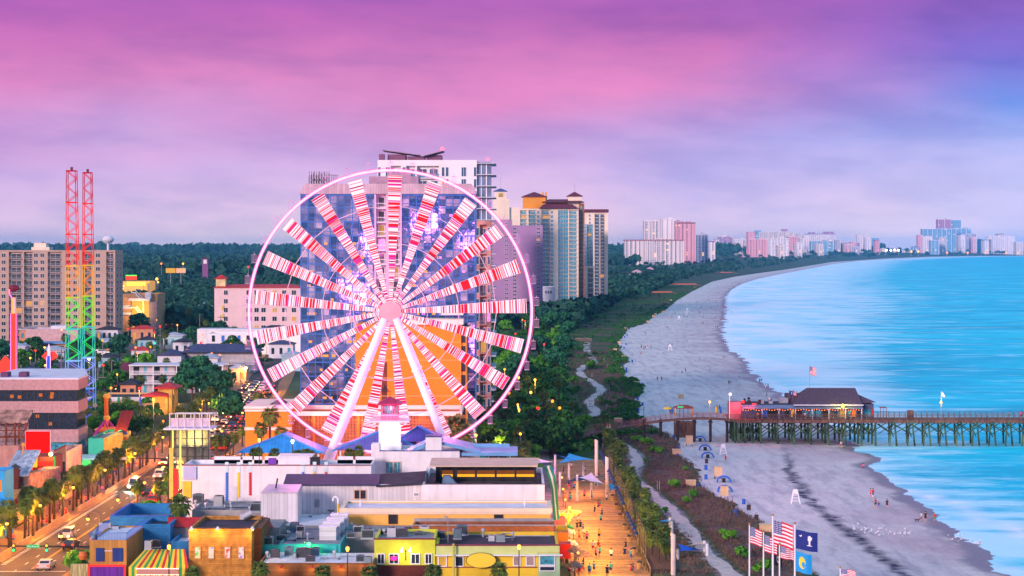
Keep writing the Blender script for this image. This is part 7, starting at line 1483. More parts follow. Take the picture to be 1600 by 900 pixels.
def flag_mesh(W_,H_,kind,seed):
 b_=MB();nxg,nyg=26,26
 amp= lambda u:.18*u
 fx= lambda u,v:(u*W_*.93,-math.sin(u*6.5+seed)*amp(u)-.15*u,v*H_-.30*u*H_*.75-.05*math.sin(u*7+seed)*u)
 for i in range(nxg):
  for j in range(nyg):
   u0,u1,v0,v1=i/nxg,(i+1)/nxg,j/nyg,(j+1)/nyg;uc,vc=(u0+u1)/2,(v0+v1)/2
   if kind=='us':
    mi=0 if int(vc*13)%2==0 else 1
    if uc<.42 and vc>6/13:
     mi=2
     if i%2==1 and j%2==1:mi=1
   elif kind=='sc':
    mi=2
    if (uc-.62)**2*2.2+(vc-.66)**2<.022 and not (abs(uc-.62)<.03 and vc<.56):mi=1
    if abs(uc-.62)<.024 and .30<vc<.62:mi=1
    if .25<vc<.31 and abs(uc-.62)<.12:mi=1
    if (uc-.22)**2*2.2+(vc-.76)**2<.009 and not (uc-.20)**2*2.2+(vc-.80)**2<.007:mi=1
   elif kind=='city':
    mi=3
    if (uc-.38)**2*2.0+(vc-.5)**2<.085:mi=4
    if (uc-.46)**2*2.0+(vc-.42)**2<.02:mi=3
   else :
    mi=5
    if (uc-.55)**2*2+(vc-.5)**2<.06:mi=6
    if (uc-.55)**2*2+(vc-.5)**2<.016:mi=5
   b_.mi=mi;b_.quad(fx(u0,v0),fx(u1,v0),fx(u1,v1),fx(u0,v1))
 return b_
fl_m=[mat('flag_red',(.62,.02,.04),.8,.05),mat('flag_white',(.78,.74,.78),.8,.03),mat('flag_navy',(.02,.03,.20),.8,.05),mat('flag_azure',(.02,.32,.68),.8,.05),mat('flag_yellow',(.80,.62,.05),.8,.05),mat('flag_black',(.02,.02,.025),.8),mat('flag_grey',(.45,.42,.45),.8)]
gold=mat('brass_ball',(.60,.26,.05),.35,.1,metal=.6)
Yp=262
for px,pyt,fs,lb,r_ in ((1171,820,[('us',823,849,18.5)],'flagpole with a small flag of stars and stripes, leftmost of the row',.1),(1193,831,[('us',836,862,20)],'flagpole with stars and stripes, second from the left',.1),(1207.5,806,[('us',812,850,30)],'tallest flagpole with the largest flag of stars and stripes',.13),(1218,851,[('us',853,872,21)],'low flagpole with stars and stripes behind the tallest pole',.1),(1242,819,[('sc',827,857,35),('city',861,892,26)],'flagpole with navy palm tree flag above a sky blue and yellow flag',.12)):
 x=W(px,Yp);th=thing('flagpole',lb,'flagpole',(x,Yp,0),'flagpoles on the dune');part('pole',MB().tube((x,Yp,0),(x,Yp,Z(pyt,Yp)),r_+.03,r_*.8,10),white,th);part('ball_finial',MB().ball((x,Yp,Z(pyt-1.6,Yp)),.16,10),gold,th)
 for kd,y0_,y1_,wpx in fs:
  h=(y1_-y0_)*Yp/F;m_=flag_mesh(wpx*Yp/F*1.05,h,kd,px);m_.v=[(q[0]+x+.12,q[1]+Yp,q[2]+Z(y1_,Yp)) for q in m_.v];part('flag',m_,fl_m,th)
mark('the flagpole row',1207,850)
x=W(1218,Yp)-.6;th=thing('black_flag','black flag with grey round emblem hanging among the flagpoles','flag',(x,Yp+1,Z(884,Yp)));m_=flag_mesh(16*Yp/F,22*Yp/F,'pow',3);m_.v=[(q[0]+W(1209,Yp),q[1]+Yp+1,q[2]+Z(884,Yp)) for q in m_.v];part('cloth',m_,fl_m,th);part('halyard',MB().tube((W(1209,Yp),Yp+1,0),(W(1209,Yp),Yp+1,Z(861,Yp)),.05),white,th)
x=W(1313,258);th=thing('flagpole','tip of a small flagpole with navy and red flag at the bottom edge','flagpole',(x,258,0));part('pole',MB().tube((x,258,0),(x,258,Z(888,258)),.09),white,th);part('ball_finial',MB().ball((x,258,Z(886.5,258)),.13),gold,th);m_=flag_mesh(1.9,1.2,'us',1);m_.v=[(q[0]+x+.1,q[1]+258,q[2]+Z(903,258)) for q in m_.v];part('flag',m_,fl_m,th)
Yq=492;x=W(1265,Yq);th=thing('roof_flag','pink-red striped flag on a thin pole above the pier restaurant roof','flag',(x,Yq,5));part('pole',MB().tube((x,Yq,5),(x,Yq,Z(572,Yq)),.06),grey_metal,th);m_=flag_mesh(1.6,2.0,'us',2);m_.v=[(q[0]+x+.05,q[1]+Yq,q[2]+Z(585,Yq)) for q in m_.v];part('flag',m_,fl_m,th)
for px,kd,lb in ((1233,'sc','navy flag on the pier restaurant roof'),(1239,'city','small flag right of the navy one on the restaurant roof')):
 x=W(px,Yq);th=thing('roof_flag',lb,'flag',(x,Yq,8));part('pole',MB().tube((x,Yq,6),(x,Yq,Z(609,Yq)),.05),grey_metal,th);m_=flag_mesh(1.0,1.1,'us' if kd=='city' else 'sc',4);m_.v=[(q[0]+x,q[1]+Yq,q[2]+Z(617,Yq)) for q in m_.v];part('flag',m_,fl_m,th)
postm=mat('cream_round_post',(.66,.52,.46),.7,.1,stain=.2)
th0=None
BW_POSTS=[(848,640,615,560,'left of a close pair'),(857,650,622,545,'right of a close pair'),(851,684,653,480,''),(932,745,686,392,''),(948.5,770,713,372,''),(1052,915,832,283,''),(846.5,645,630,575,'')]
for i,(px,yb_,yt_,Yv,_) in enumerate(BW_POSTS[:6]):
 x=W(px,Yv);r_=.33;top=Z(yt_,Yv);n=12;o=thing('slant_topped_column','','column',(x,Yv,0),'slant-topped cream columns');pend(o,'slant-topped cream column')
 ring0=[(x+r_*math.cos(2*math.pi*k/n),Yv+r_*math.sin(2*math.pi*k/n),0) for k in range(n)];ring1=[(a,b2,top-.45*(a-x+r_)) for a,b2,_ in ring0]
 part('shaft',MB().prism(ring0,ring1),postm,o);part('foot',MB().lathe((x,Yv,0),[(.5,0),(.5,.25),(.36,.3)],12),concrete,o)
sail_posts=[]
def sail(pts,m,label):
 P3=[Vector((W(px,Yv),Yv,Z(py,Yv))) for px,py,Yv in pts];c_=sum(P3,Vector())/len(P3);b_=MB();n=8
 for i in range(len(P3)):
  a,b2=P3[i],P3[(i+1)%len(P3)];mid_=(a+b2)/2;sag=(c_-mid_)*.16
  prev=a
  for k in range(1,n+1):
   s=k/n;q=a.lerp(b2,s)+sag*4*s*(1-s);cc_=c_-Vector((0,0,.25));b_.quad(tuple(prev),tuple(q),tuple(cc_));prev=q
 o=thing('shade_sail',label,'shade sail',tuple(c_));part('fabric',b_,m,o);return o
sb=mat('sail_bright_blue',(.02,.14,.66),.7,.04);sc_=mat('sail_cyan',(.02,.36,.60),.7,.04);st_=mat('sail_dark_teal',(.02,.07,.10),.7,.05);sw=mat('sail_cream',(.66,.60,.58),.7,.04)
sail([(870,711,400),(893,716,398),(905,722,392)],sb,'royal blue shade sail left of the cyan one at the boardwalk far end')
sail([(872,724,390),(889,708,404),(930,718,400),(903,719,386)],sc_,'cyan peaked shade sail at the far end of the boardwalk')
sail([(840,716,390),(866,722,388),(836,724,384)],sw,'cream shade sail over the terrace by the rooftop bar')
sail([(850,731,382),(867,731,381),(866,738,379)],sb,'small royal blue shade sail by the rooftop bar')
sail([(882,754,368),(903,743,372),(948,744,380),(900,752,362)],st_,'dark teal shade sail spanning the boardwalk')
sail([(904,746,370),(924,738,378),(944,756,366),(922,752,362)],sw,'white shade sail behind the dark teal one')
sail([(950,755,366),(985,764,372),(952,765,360)],sc_,'cyan shade sail strung to a white post beyond the palms')
sail([(962,757,372),(985,753,376),(980,756,368)],sb,'royal blue narrow shade sail above the cyan one at the palms')
sail([(980,784,350),(1003,779,356),(1000,783,346)],mat('sail_mid_blue',(.02,.16,.40),.7),'mid blue flat shade sail between tall white posts')
sail([(990,790,350),(1003,792,352),(992,793,346)],sw,'short cream shade sail under the mid blue one')
sail([(1006,812,332),(1025,816,326),(1012,823,322)],sc_,'teal shade sail beside the lower palms')
sail([(1026,815,330),(1047,810,334),(1045,815,326)],sc_,'narrow cyan shade sail right of the lower palms')
sail([(1058,849,302),(1099,860,306),(1063,861,298)],sb,'royal blue shade sail between white posts on the dune')
sail([(1070,853,304),(1100,846,312),(1100,850,302)],mat('sail_peach',(.72,.55,.42),.7),'peach shade sail above the royal blue one on the dune')
for px,yt_,Yv in ((867.5,711,398),(911.5,716,400),(902,742,368),(924,754,372),(875,738,374),(986.5,750,366),(1003.5,777,350),(1007,780,346),(1004,812,330),(1007.5,824,324),(1047,808,330),(1050,814,322),(1059,858,298),(1101,845,306),(1105,849,302),(889,722,392)):
 x=W(px,Yv);o=thing('sail_post','','post',(x,Yv,0),'white shade sail posts');pend(o,'white shade sail post');part('shaft',MB().tube((x,Yv,0),(x,Yv,Z(yt_,Yv)),.24,.22,10),white,o);part('cap',MB().lathe((x,Yv,Z(yt_,Yv)),[(.26,0),(.26,.08),(.05,.16)],10),grey_metal,o)
bell=mat('blue_bell_shade',(.008,.025,.09),.4,.1);pole_m=mat('olive_lamp_pole',(.16,.12,.05),.5,.1)
proto=thing('boardwalk_lamp','','street lamp',(0,0,0),'bell lamps along the boardwalk')
part('pole',MB().tube((0,0,0),(0,0,5.6),.09,.07,8).lathe((0,0,0),[(.18,0),(.18,.5),(.1,.6)],8),pole_m,proto)
part('arm',MB().chain([(0,0,5.6),(-.25,0,6.2),(-.8,0,6.45),(-1.3,0,6.2),(-1.45,0,5.7)],.055,6),dark_metal,proto);part('bell_shade',MB().lathe((-1.45,0,5.25),[(.42,-.1),(.34,.12),(.12,.35),(.06,.5)],12),bell,proto)
first=True
Yv=289.0
while Yv<412:
 grp=int((Yv-289)//31);off=((Yv-289)%31)
 if off<24:
  xx_=18.9-0*grp
  if first:o=proto;o.location=(xx_,Yv,.25);first=False
  else :o=dup(proto,(xx_,Yv,.25))
  pend(o,'blue bell boardwalk lamp')
 Yv+=4.2
for Y0,Y1,lb in ((286,305,'dark timber planter box nearest on the right of the boardwalk'),(314,338,'long timber planter box with slanted rail in the middle of the boardwalk'),(346,372,'far timber planter box on the right of the boardwalk')):
 th=thing('planter_box',lb,'planter',(20.5,Y0,0));part('box',MB().box(19.35,23,Y0,Y1,0,.9),wood_dark,th);part('soil',MB().box(19.5,22.85,Y0+.15,Y1-.15,.9,.93),mat('mulch',(.10,.05,.03),.95,.3,3),th)
 part('handrail',MB().tube((19.3,Y0,1.1),(19.3,Y1,1.1),.06).tube((19.3,Y0,0),(19.3,Y0,1.1),.06).tube((19.3,Y1,0),(19.3,Y1,1.1),.06),mat('tan_handrail',(.45,.28,.14),.7),th)
for k in range(9):
 y_=291+k*13;o=thing('litter_bin','','bin',(18.1,y_,.25),'bins along the boardwalk lamps');pend(o,'tan litter bin with dark lid');part('body',MB().lathe((18.1,y_,.25),[(.32,0),(.36,.85)],12),mat('tan_bin',(.50,.30,.12),.8),o);part('lid',MB().lathe((18.1,y_,1.1),[(.38,0),(.3,.22),(.05,.3)],12),dark_metal,o)
for k,(x,y_) in enumerate(((9.2,285),(9.0,296),(9.2,307),(9.0,319),(9.2,331),(9,345),(9,360),(9.2,378))):
 o=thing('stall_lamp','','lamp',(x,y_,.25),'lamps on the boardwalk shop side');pend(o,'amber shop-side lamp');part('pole',MB().tube((x,y_,.25),(x,y_,3.2),.05),dark_metal,o);part('globe',MB().ball((x,y_,3.35),.18),lamp_warm,o);plight('globe_and_fill_light',(x+3.2,y_,3.9),(1,.44,.05),3000,o)  # light stands off its globe, added over the planks to brighten the boardwalk
for y_,m_,lb in ((312,orange,'orange food stall by the yellow shop corner'),(318,yellow,'yellow drink stall on the boardwalk'),(300,red,'red stall front beside the mint corner'),(330,mat('rose_stall',(.6,.1,.2),.7),'rose coloured stall further up the boardwalk')):
 th=thing('boardwalk_stall',lb,'stall',(8.2,y_,.25));part('body',MB().box(6.9,8.6,y_,y_+2.6,.25,2.4),m_,th);part('awning',MB().prism([(8.6,y_-.1,2.3),(9.7,y_-.1,2.1),(9.7,y_+2.7,2.1),(8.6,y_+2.7,2.3)],[(8.6,y_-.1,2.7),(9.7,y_-.1,2.2),(9.7,y_+2.7,2.2),(8.6,y_+2.7,2.7)]),sw if m_ is not yellow else green,th);part('counter',MB().box(8.62,9.0,y_+.2,y_+2.4,.9,1.0),white,th)
Yv=330;xc=W(888,Yv);zc=Z(800,Yv);th=thing('shell_sign','glowing orange and yellow shell-shaped canopy ringed with bulbs over the boardwalk','sign',(xc,Yv,.25));mark('the glowing shell canopy',888,800)
b_=MB();ms=[mat('shell_yellow',(.9,.6,.08),.5,emit=(1,.55,.04),es=1.0),mat('shell_orange',(.9,.25,.04),.5,emit=(1,.2,.02),es=.9)];n=22;zr_=.45
for k in range(n):
 a0,a1=2*math.pi*k/n,2*math.pi*(k+1)/n;b_.mi=k%2;q= lambda a,r,z:(xc+2.0*r*math.cos(a),Yv+2.0*r*math.sin(a),zc+z)
 b_.quad(q(a0,.12,.5),q(a1,.12,.5),q(a1,1,0),q(a0,1,0));b_.mi=(k+1)%2;b_.quad(q(a0,1,0),q(a1,1,0),q(a1,.8,-.5),q(a0,.8,-.5));b_.quad(q(a0,.8,-.5),q(a1,.8,-.5),q(a1,.1,-.45),q(a0,.1,-.45))
part('canopy',b_,ms,th);b_=MB()
for k in range(24):b_.ball((xc+2.05*math.cos(2*math.pi*k/24),Yv+2.05*math.sin(2*math.pi*k/24),zc+.05),.09,6)
part('bulb_ring',b_,lamp_warm,th);part('post',MB().tube((xc,Yv,.25),(xc,Yv,zc-.3),.2,n=10),yellow,th);part('top_lamp',MB().ball((xc+.2,Yv-.3,zc+.75),.22),lamp_warm,th);plight('shell_light',(xc,Yv-2.6,zc-.8),(1,.5,.08),900,th);plight('shell_light',(xc+2,Yv,zc+1.6),(1,.6,.15),300,th)
b_=MB();Yv=322
for s in (0,1,2):b_.mi=s%2;b_.chain([(W(853+s*3,Yv),Yv,Z(728,Yv)),(W(859+s*3,Yv),Yv,Z(745,Yv)),(W(864+s*2,Yv),Yv,Z(765,Yv)),(W(866+s*2,Yv),Yv,Z(790,Yv)),(W(868+s*2,Yv),Yv,Z(812,Yv))],.3,8)
th=thing('striped_curved_awning','green and white curved striping hugging the shop end beside the boardwalk','awning',(W(862,Yv),Yv,0));part('striping',b_,[mat('deep_green_awning',(.02,.25,.17),.6),white],th)
proto=thing('street_lamp','','street lamp',(0,0,0),'curved black street lamps on the avenue')
part('pole',MB().tube((0,0,0),(0,0,5.2),.11,.08,8).lathe((0,0,0),[(.22,0),(.2,.6),(.11,.75)],8),dark_metal,proto);part('arm',MB().chain([(0,0,5.2),(-.15,0,5.9),(-.7,0,6.3),(-1.4,0,6.3),(-1.8,0,5.95)],.07,6),dark_metal,proto)
part('lamp_head',MB().lathe((-1.8,0,5.4),[(.3,0),(.26,.22),(.1,.45)],10),dark_metal,proto);part('lamp_glass',MB().ball((-1.8,0,5.28),.24,8),lamp_warm,proto)
first=True
LAMPS=[(7.0,287,1),(7.0,305,1),(7.0,328,1),(7.0,352,1),(7.2,380,1),(7.2,410,1),(-7.4,300,-1),(-7.4,321,-1),(-7.4,345,-1),(-7.4,372,-1),(-7.4,402,-1),(-7.4,436,-1),(7,450,1),(-7.4,475,-1),(7,500,1),(-7.4,530,-1),(7,560,1),(-7.4,600,-1),(7,640,1),(-7.4,690,-1)]
for off,y_,sg in LAMPS:
 loc=(rx(y_)+off,y_,.14)
 if first:o=proto;o.location=loc;first=False
 else :o=dup(proto,loc,0 if sg>0 else math.pi)
 pend(o,'curved black street lamp' if sg>0 else 'left kerb curved street lamp')
 plight('street_light',(loc[0]-sg*1.8,y_-.5,5.2),(1,.33,.03),3400 if y_<460 else 6500,None,.2).parent=o
 l=[c for c in o.children if c.type=='LIGHT'][-1];l.location=(-1.8,-.5*sg,4.75)
for px,py,Yv,m_ in ((405,688,330,lamp_warm),(543,858,262,lamp_warm),(811,855,262,lamp_warm),(264,855,262,lamp_warm),(457,690,336,lamp_white)):
 x=W(px,Yv);z=Z(py,Yv);o=thing('post_lamp','','street lamp',(x,Yv,0),'lantern posts in the foreground');pend(o,'black lantern post');part('post',MB().tube((x,Yv,0),(x,Yv,z-.2),.09,.07,8),dark_metal,o);part('globe',MB().lathe((x,Yv,z-.3),[(.12,0),(.24,.3),(.2,.55),(.05,.65)],10),m_,o);part('cap',MB().lathe((x,Yv,z+.35),[(.26,0),(.1,.22),(.03,.4)],10),dark_metal,o);plight('globe_and_fill_light',(x,Yv-.6,z),(1,.5,.1),260,o)
for px,py,Yv,m_,e_ in ((200,514,900,sig_red,0),(250,510,860,sig_red,0),(280,498,1150,sig_red,0),(297,501,1150,sig_red,0),(314,536,800,sig_red,1),(385,538,820,sig_red,0),(235,542,780,lamp_amber,0),(212,543,760,lamp_amber,0),(242,536,800,sig_green,0),(181,532,900,sig_green,0),(360,545,780,lamp_warm,0),(276,628,600,lamp_warm,1),(307,622,640,sig_red,1),(341,619,690,lamp_amber,1),(324,628,620,lamp_amber,0),(379,587,820,lamp_amber,1),(388,577,860,lamp_amber,1),(139,561,560,emat('lamp_yellow_flare',(1,.8,.15),22),1),(160,532,700,lamp_amber,0),(255,658,520,lamp_amber,0),(245,703,440,sig_red,1),(183,585,640,sig_amber,0),(744,680,440,lamp_warm,1),(781,686,430,lamp_warm,1),(809,632,520,lamp_amber,0),(812,640,500,lamp_amber,0),(813,678,430,sig_amber,0),(859,507,1350,sig_red,0),(893,487,1250,lamp_amber,0),(886,497,1150,lamp_amber,0),(905,480,1300,lamp_amber,0),(286,412,2400,lamp_warm,0),(252,412,2500,lamp_amber,0),(388,417,2200,sig_red,0),(990,433,3100,lamp_amber,0),(1019,431,3200,sig_red,0),(1099,417,4600,lamp_warm,0),(1113,415,4700,lamp_amber,0),(1148,410,5400,lamp_amber,0),(1165,412,5300,lamp_amber,0),(1310,402,8000,lamp_warm,0),(1385,391,9000,lamp_white,0),(1392,391,9000,lamp_white,0),(1398,390.5,9000,lamp_white,0),(1404,391,9000,lamp_white,0),(1424,393,9000,lamp_warm,0),(1435,393,9000,lamp_warm,0),(1480,395,9200,lamp_amber,0),(1512,395,9200,lamp_amber,0),(1540,395,9200,lamp_amber,0),(1572,395,9200,lamp_amber,0),(1591,395,9200,lamp_amber,0)):
 x=W(px,Yv);z=Z(py,Yv);o=thing('town_lamp','','street lamp',(x,Yv,0),'distant lamps and signals');k_='red-glowing' if m_ is sig_red else 'green-glowing' if m_ is sig_green else 'amber'
 pend(o,k_+' pole lamp');r_=max(.28,.5*Yv/640*(.8 if e_ else .6));part('globe',MB().ball((x,Yv,z),r_,8),m_,o);part('pole',MB().tube((x,Yv+r_,0),(x,Yv+r_,z),max(.08,Yv/9000)),grey_metal,o)
 if e_:plight('globe_and_fill_light',(x,Yv-1.5-r_,z),{'signal_red':(1,.05,.03)}.get(m_.name,(1,.45,.07)),2600,o)
rl_=random.Random(77)
for k in range(80):
 px=rl_.uniform(5,450) if k<62 else rl_.uniform(760,900);Yv=1/rl_.uniform(1/1250,1/470);x=W(px,Yv)
 if any(a<x<b_ and c<Yv<d for a,b_,c,d in EXCL[:-1] if b_-a<60):continue
 o=thing('town_lamp','','street lamp',(x,Yv,0),'distant lamps and signals');mm_=rl_.choice([lamp_warm,lamp_amber,lamp_amber,sig_red]);pend(o,('red-glowing' if mm_ is sig_red else 'amber')+' pole lamp');part('globe',MB().ball((x,Yv,7.4),.36,8),mm_,o);part('pole',MB().tube((x,Yv,0),(x,Yv,7.2),.09),grey_metal,o)
 if k%3==0:plight('globe_and_fill_light',(x,Yv-1.2,6.6),(1,.42,.06),1800,o)
for px,yt_,yb_,Yv in ((170,560,640,700),(174.5,563,640,690),(153,575,640,650),(33,570,600,560),(96,545,600,640),(345,492,540,950),(312,492,540,960),(211,530,560,820)):
 x=W(px,Yv);o=thing('utility_pole','','pole',(x,Yv,0),'utility poles in the town');pend(o,'bare wooden utility pole');part('pole',MB().tube((x,Yv,0),(x,Yv,Z(yt_,Yv)),.22,.15,7),mat('grey_brown_pole',(.25,.17,.14),.9),o);part('crossarm',MB().box(x-1.4,x+1.4,Yv-.1,Yv+.1,Z(yt_,Yv)-1.2,Z(yt_,Yv)-.95),wood_dark,o)
def gantry(label,pxa,pxb,py,Yv,pole_px,sigs,lamp=None):
 z=Z(py,Yv);th=thing('signal_gantry',label,'traffic signal',(W(pole_px,Yv),Yv,0));part('pole',MB().tube((W(pole_px,Yv),Yv,0),(W(pole_px,Yv),Yv,Z(835 if Yv<300 else py-4,Yv)),.2,.16,10),black,th);part('mast_arm',MB().tube((W(pole_px,Yv),Yv,z-.1),(W(pxa,Yv),Yv,z),.12,.08,8),black,th)
 for px,g in sigs:
  x=W(px,Yv);part('signal_head',MB().box(x-.2,x+.2,Yv-.45,Yv-.15,z-.75,z+.35),mat('signal_housing',(.03,.03,.02),.5),th);part('lit_lens',MB().ball((x,Yv-.5,z+.12),.13),sig_amber if g=='a' else sig_red,th);part('lit_lens',MB().ball((x,Yv-.5,z-.5),.17),sig_green,th)
  plight('signal_glow',(x,Yv-1,z-.4),(.2,1,.3),30,th)
 return th
Yv=272;th=gantry('black signal gantry over the avenue with green street name plate and two signals, bottom left',-8,150,853,Yv,150,[(22.5,'a'),(74,'a')])
part('name_plate',MB().box(W(42,Yv),W(63,Yv),Yv-.3,Yv-.25,Z(856,Yv),Z(850.5,Yv)),mat('sign_green_lit',(.01,.30,.08),.5,emit=(.01,.6,.12),es=.35),th)
def text(s,size,loc,m,parent,name='lettering',rz=0):
 c=bpy.data.curves.new(name,'FONT');c.body=s;c.size=size;c.align_x='CENTER';c.align_y='CENTER';c.extrude=.005;o=bpy.data.objects.new(name,c);C.objects.link(o)
 dg=bpy.context.evaluated_depsgraph_get();me=bpy.data.meshes.new_from_object(o.evaluated_get(dg));bpy.data.objects.remove(o);me.materials.clear();me.materials.append(m)
 og=ORG.get(parent.name,(0,0,0));o=link(name,me,parent,(loc[0]-og[0],loc[1]-og[1],loc[2]-og[2]));o.rotation_euler=(R(90),0,rz);return o
text('9th Ave N',.37,(W(52.5,Yv),Yv-.32,Z(853.3,Yv)),white,th)
part('arrow_sign',MB().lathe((W(131,Yv),Yv-.6,Z(867,Yv)),[(.45,-.5),(.6,0),(.45,.5)],12),mat('orange_signal_cover',(.6,.14,.03),.6),th);part('red_lamp',MB().ball((W(156,Yv),Yv-.4,Z(896,Yv)),.3),sig_red,th)
Yv=400;gantry('second black signal gantry further up the avenue with pale sign',160,262,716,Yv,263,[]);th=bpy.data.objects[[o.name for o in C.objects if o.name.startswith('signal_gantry')][-1]]
part('pale_sign',MB().box(W(184,Yv),W(199,Yv),Yv-.3,Yv-.2,Z(718,Yv),Z(714,Yv)),emat('pale_sign_lit',(1,.72,.55),.6),th)
x=W(209,Yv);
for a,b2 in ((296,318),(321,345),(352,372),(376,420)):
 y0_=a;b_=MB();b3=MB();y_=a
 while y_<b2:
  b_.box(rx(y_)-6.35,rx(y_)-6.3,y_,y_+.06,.14,1.15);b3.quad((rx(y_)-6.33,y_+.06,.3),(rx(y_)-6.33,y_+.95,.3),(rx(y_)-6.33,y_+.95,1.1),(rx(y_)-6.33,y_+.06,1.1));y_+=1
 b_.tube((rx(a)-6.33,a,1.15),(rx(b2)-6.33,b2,1.15),.05);th=thing('kerb_barrier','mesh crowd barrier along the left kerb, '+{296:'nearest to the traffic signals',321:'second from the traffic signals',352:'third from the traffic signals',376:'farthest and longest'}[a],'barrier',(rx(a)-6.33,a,.14),'kerb barriers')
 part('frame',b_,mat('amber_rail_paint',(.55,.36,.18),.6),th);part('mesh_panel',b3,mat('tan_mesh',(.50,.30,.14),.8,alpha=.75),th)
glass_c=glass
def car(kind):
 th=bpy.data.objects.new({'sedan':'sedan_car','suv':'sport_utility_car','van':'van'}[kind],None);C.objects.link(th);ORG[th.name]=(0,0,0);th['category']='van' if kind=='van' else 'car'
 L=4.7 if kind!='van' else 5.3;Wd=.92;H={'sedan':1.42,'suv':1.75,'van':2.2}[kind]
 prof={'sedan':[(-2.3,.45),(-2.32,.8),(-1.5,.95),(1.35,.98),(2.2,.92),(2.33,.7),(2.3,.42)],'suv':[(-2.3,.5),(-2.32,.95),(-1.4,1.1),(2.2,1.1),(2.33,.9),(2.3,.45)],'van':[(-2.6,.5),(-2.62,1.0),(-2.0,1.2),(2.6,1.2),(2.65,.9),(2.6,.45)]}[kind]
 cab={'sedan':[(-1.05,.95),(-.35,H-.03),(.75,H),(1.55,.96)],'suv':[(-1.0,1.1),(-.45,H-.03),(1.85,H),(2.2,1.1)],'van':[(-1.9,1.2),(-1.2,H-.05),(2.5,H),(2.6,1.2)]}[kind]
 f= lambda P,w:([(w*s_,y,z) for y,z in P] for s_ in (-1,1))
 a,b_=f(prof,Wd);body=MB().prism(a,b_)
 a,b_=f([(y*.995,z) for y,z in cab],Wd-.14);body.prism(a,b_)
 o=link('body',body.mesh('body',mat('car_paint_silver',(.45,.45,.48),.3,.05,metal=.3,spec=.6)),th)
 g=MB();z0_,z1_=cab[0][1]+.06,H-.12
 for s_ in (-1,1):g.quad((s_*(Wd-.135),cab[0][0]+.25,z0_),(s_*(Wd-.135),cab[3][0]-.2,z0_),(s_*(Wd-.135),cab[2][0]-.05,z1_),(s_*(Wd-.135),cab[1][0]+.08,z1_))
 fy= lambda z,a_,b2:a_[0]+(b2[0]-a_[0])*(z-a_[1])/(b2[1]-a_[1])
 for (p,q,sg) in ((cab[0],cab[1],-1),(cab[3],cab[2],1)):g.quad((-.68,fy(z0_,p,q)*1.0+sg*.02,z0_),(.68,fy(z0_,p,q)+sg*.02,z0_),(.62,fy(z1_,p,q)+sg*.02,z1_),(-.62,fy(z1_,p,q)+sg*.02,z1_))
 link('windows',g.mesh('windows',glass_c),th)
 wm=MB().tube((-.1,0,0),(.1,0,0),.33,n=14).mesh('wheel',mat('tyre_rubber',(.02,.02,.02),.9));rm=MB().tube((-.12,0,0),(.12,0,0),.18,n=10).mesh('rim',steel)
 for sx in (-1,1):
  for yy in (-L*.31,L*.31):w=link('wheel',wm,th,(sx*(Wd-.08),yy,.33));link('rim',rm,w)
 e=prof[0];hl=MB().box(-.16,.16,-.05,.05,-.1,.1)
 for sx in (-1,1):
  link('headlight',hl.mesh('headlight',emat('headlight_white',(1,.75,.35),6)),th,(sx*.66,-L/2-(.03 if kind!='van' else .02),.72));link('tail_light',hl.mesh('tail_light',emat('tail_light_red',(1,.03,.01),5)),th,(sx*.72,L/2+.0,.82))
 return th
CARS={k:car(k) for k in ('sedan','suv','van')};cpaint={'silver':(.45,.45,.48),'white':(.72,.72,.72),'black':(.02,.02,.025),'dark red':(.25,.01,.01),'blue':(.03,.07,.25),'grey':(.15,.15,.17),'red':(.5,.02,.02),'gold':(.40,.27,.12)}
used_c=set()
def put_car(kind,x,y_,rz,colr,base='',z=.03,lb=None,grp='cars on the avenue'):
 p=CARS[kind]
 if kind not in used_c:used_c.add(kind);o=p;o.location=(x,y_,z);o.rotation_euler=(0,0,rz)
 else :o=dup(p,(x,y_,z),rz)
 o['group']=grp;recolor(o,mat('car_paint_'+colr.replace(' ','_'),cpaint[colr],.3,.05,metal=.3,spec=.6),'body')
 if lb:o['label']=lb
 else :o['label']='car';pend(o,'%s %s %s'%(colr,{'sedan':'sedan','suv':'tall car','van':'van'}[kind],base))
 return o
put_car('suv',rx(326)-1.6,322,0,'silver',lb='silver tall car driving towards the crossing beside the left kerb')
put_car('sedan',rx(310)+1.2,312,math.pi,'black',lb='black sedan heading away just beyond the signals')
put_car('suv',rx(318)+4.2,318,math.pi,'dark red',lb='dark red car close to the right kerb beyond the signals')
put_car('sedan',rx(297)+2,292,math.pi,'silver',lb='silver sedan heading away at the stop line')
put_car('van',rx(388)-3.2,388,0,'white',lb='white van with bright headlights coming down the avenue')
o_=bpy.data.objects[[o.name for o in C.objects if o.name.startswith('van')][0]];plight('headlight_beam',(0,-4.6,.9),(.85,1,.85),1100,None).parent=o_
put_car('sedan',rx(405)+1.4,378,math.pi,'black','with red tail lights');put_car('suv',rx(366)+4.3,366,math.pi,'red','with red tail lights')
cr=list(cpaint)
yy=384.0;k=0
while yy<690:
 for ln,rz in ((1.4,math.pi),(4.2,math.pi),(-1.5,0),(-4.4,0)):
  if (ln==-4.4 and 380<yy<396) or random.random()<(.22 if rz else .42):continue
  jy=yy+random.uniform(-1.5,1.5);x=rx(jy)+ln;sl_=math.atan2(rx(jy+2)-rx(jy-2),4)
  put_car(random.choice(['sedan','suv','sedan']),x,jy,rz-sl_,random.choice(cr),'driving away' if rz else 'driving nearer')
 yy+=8.2+random.uniform(0,3)
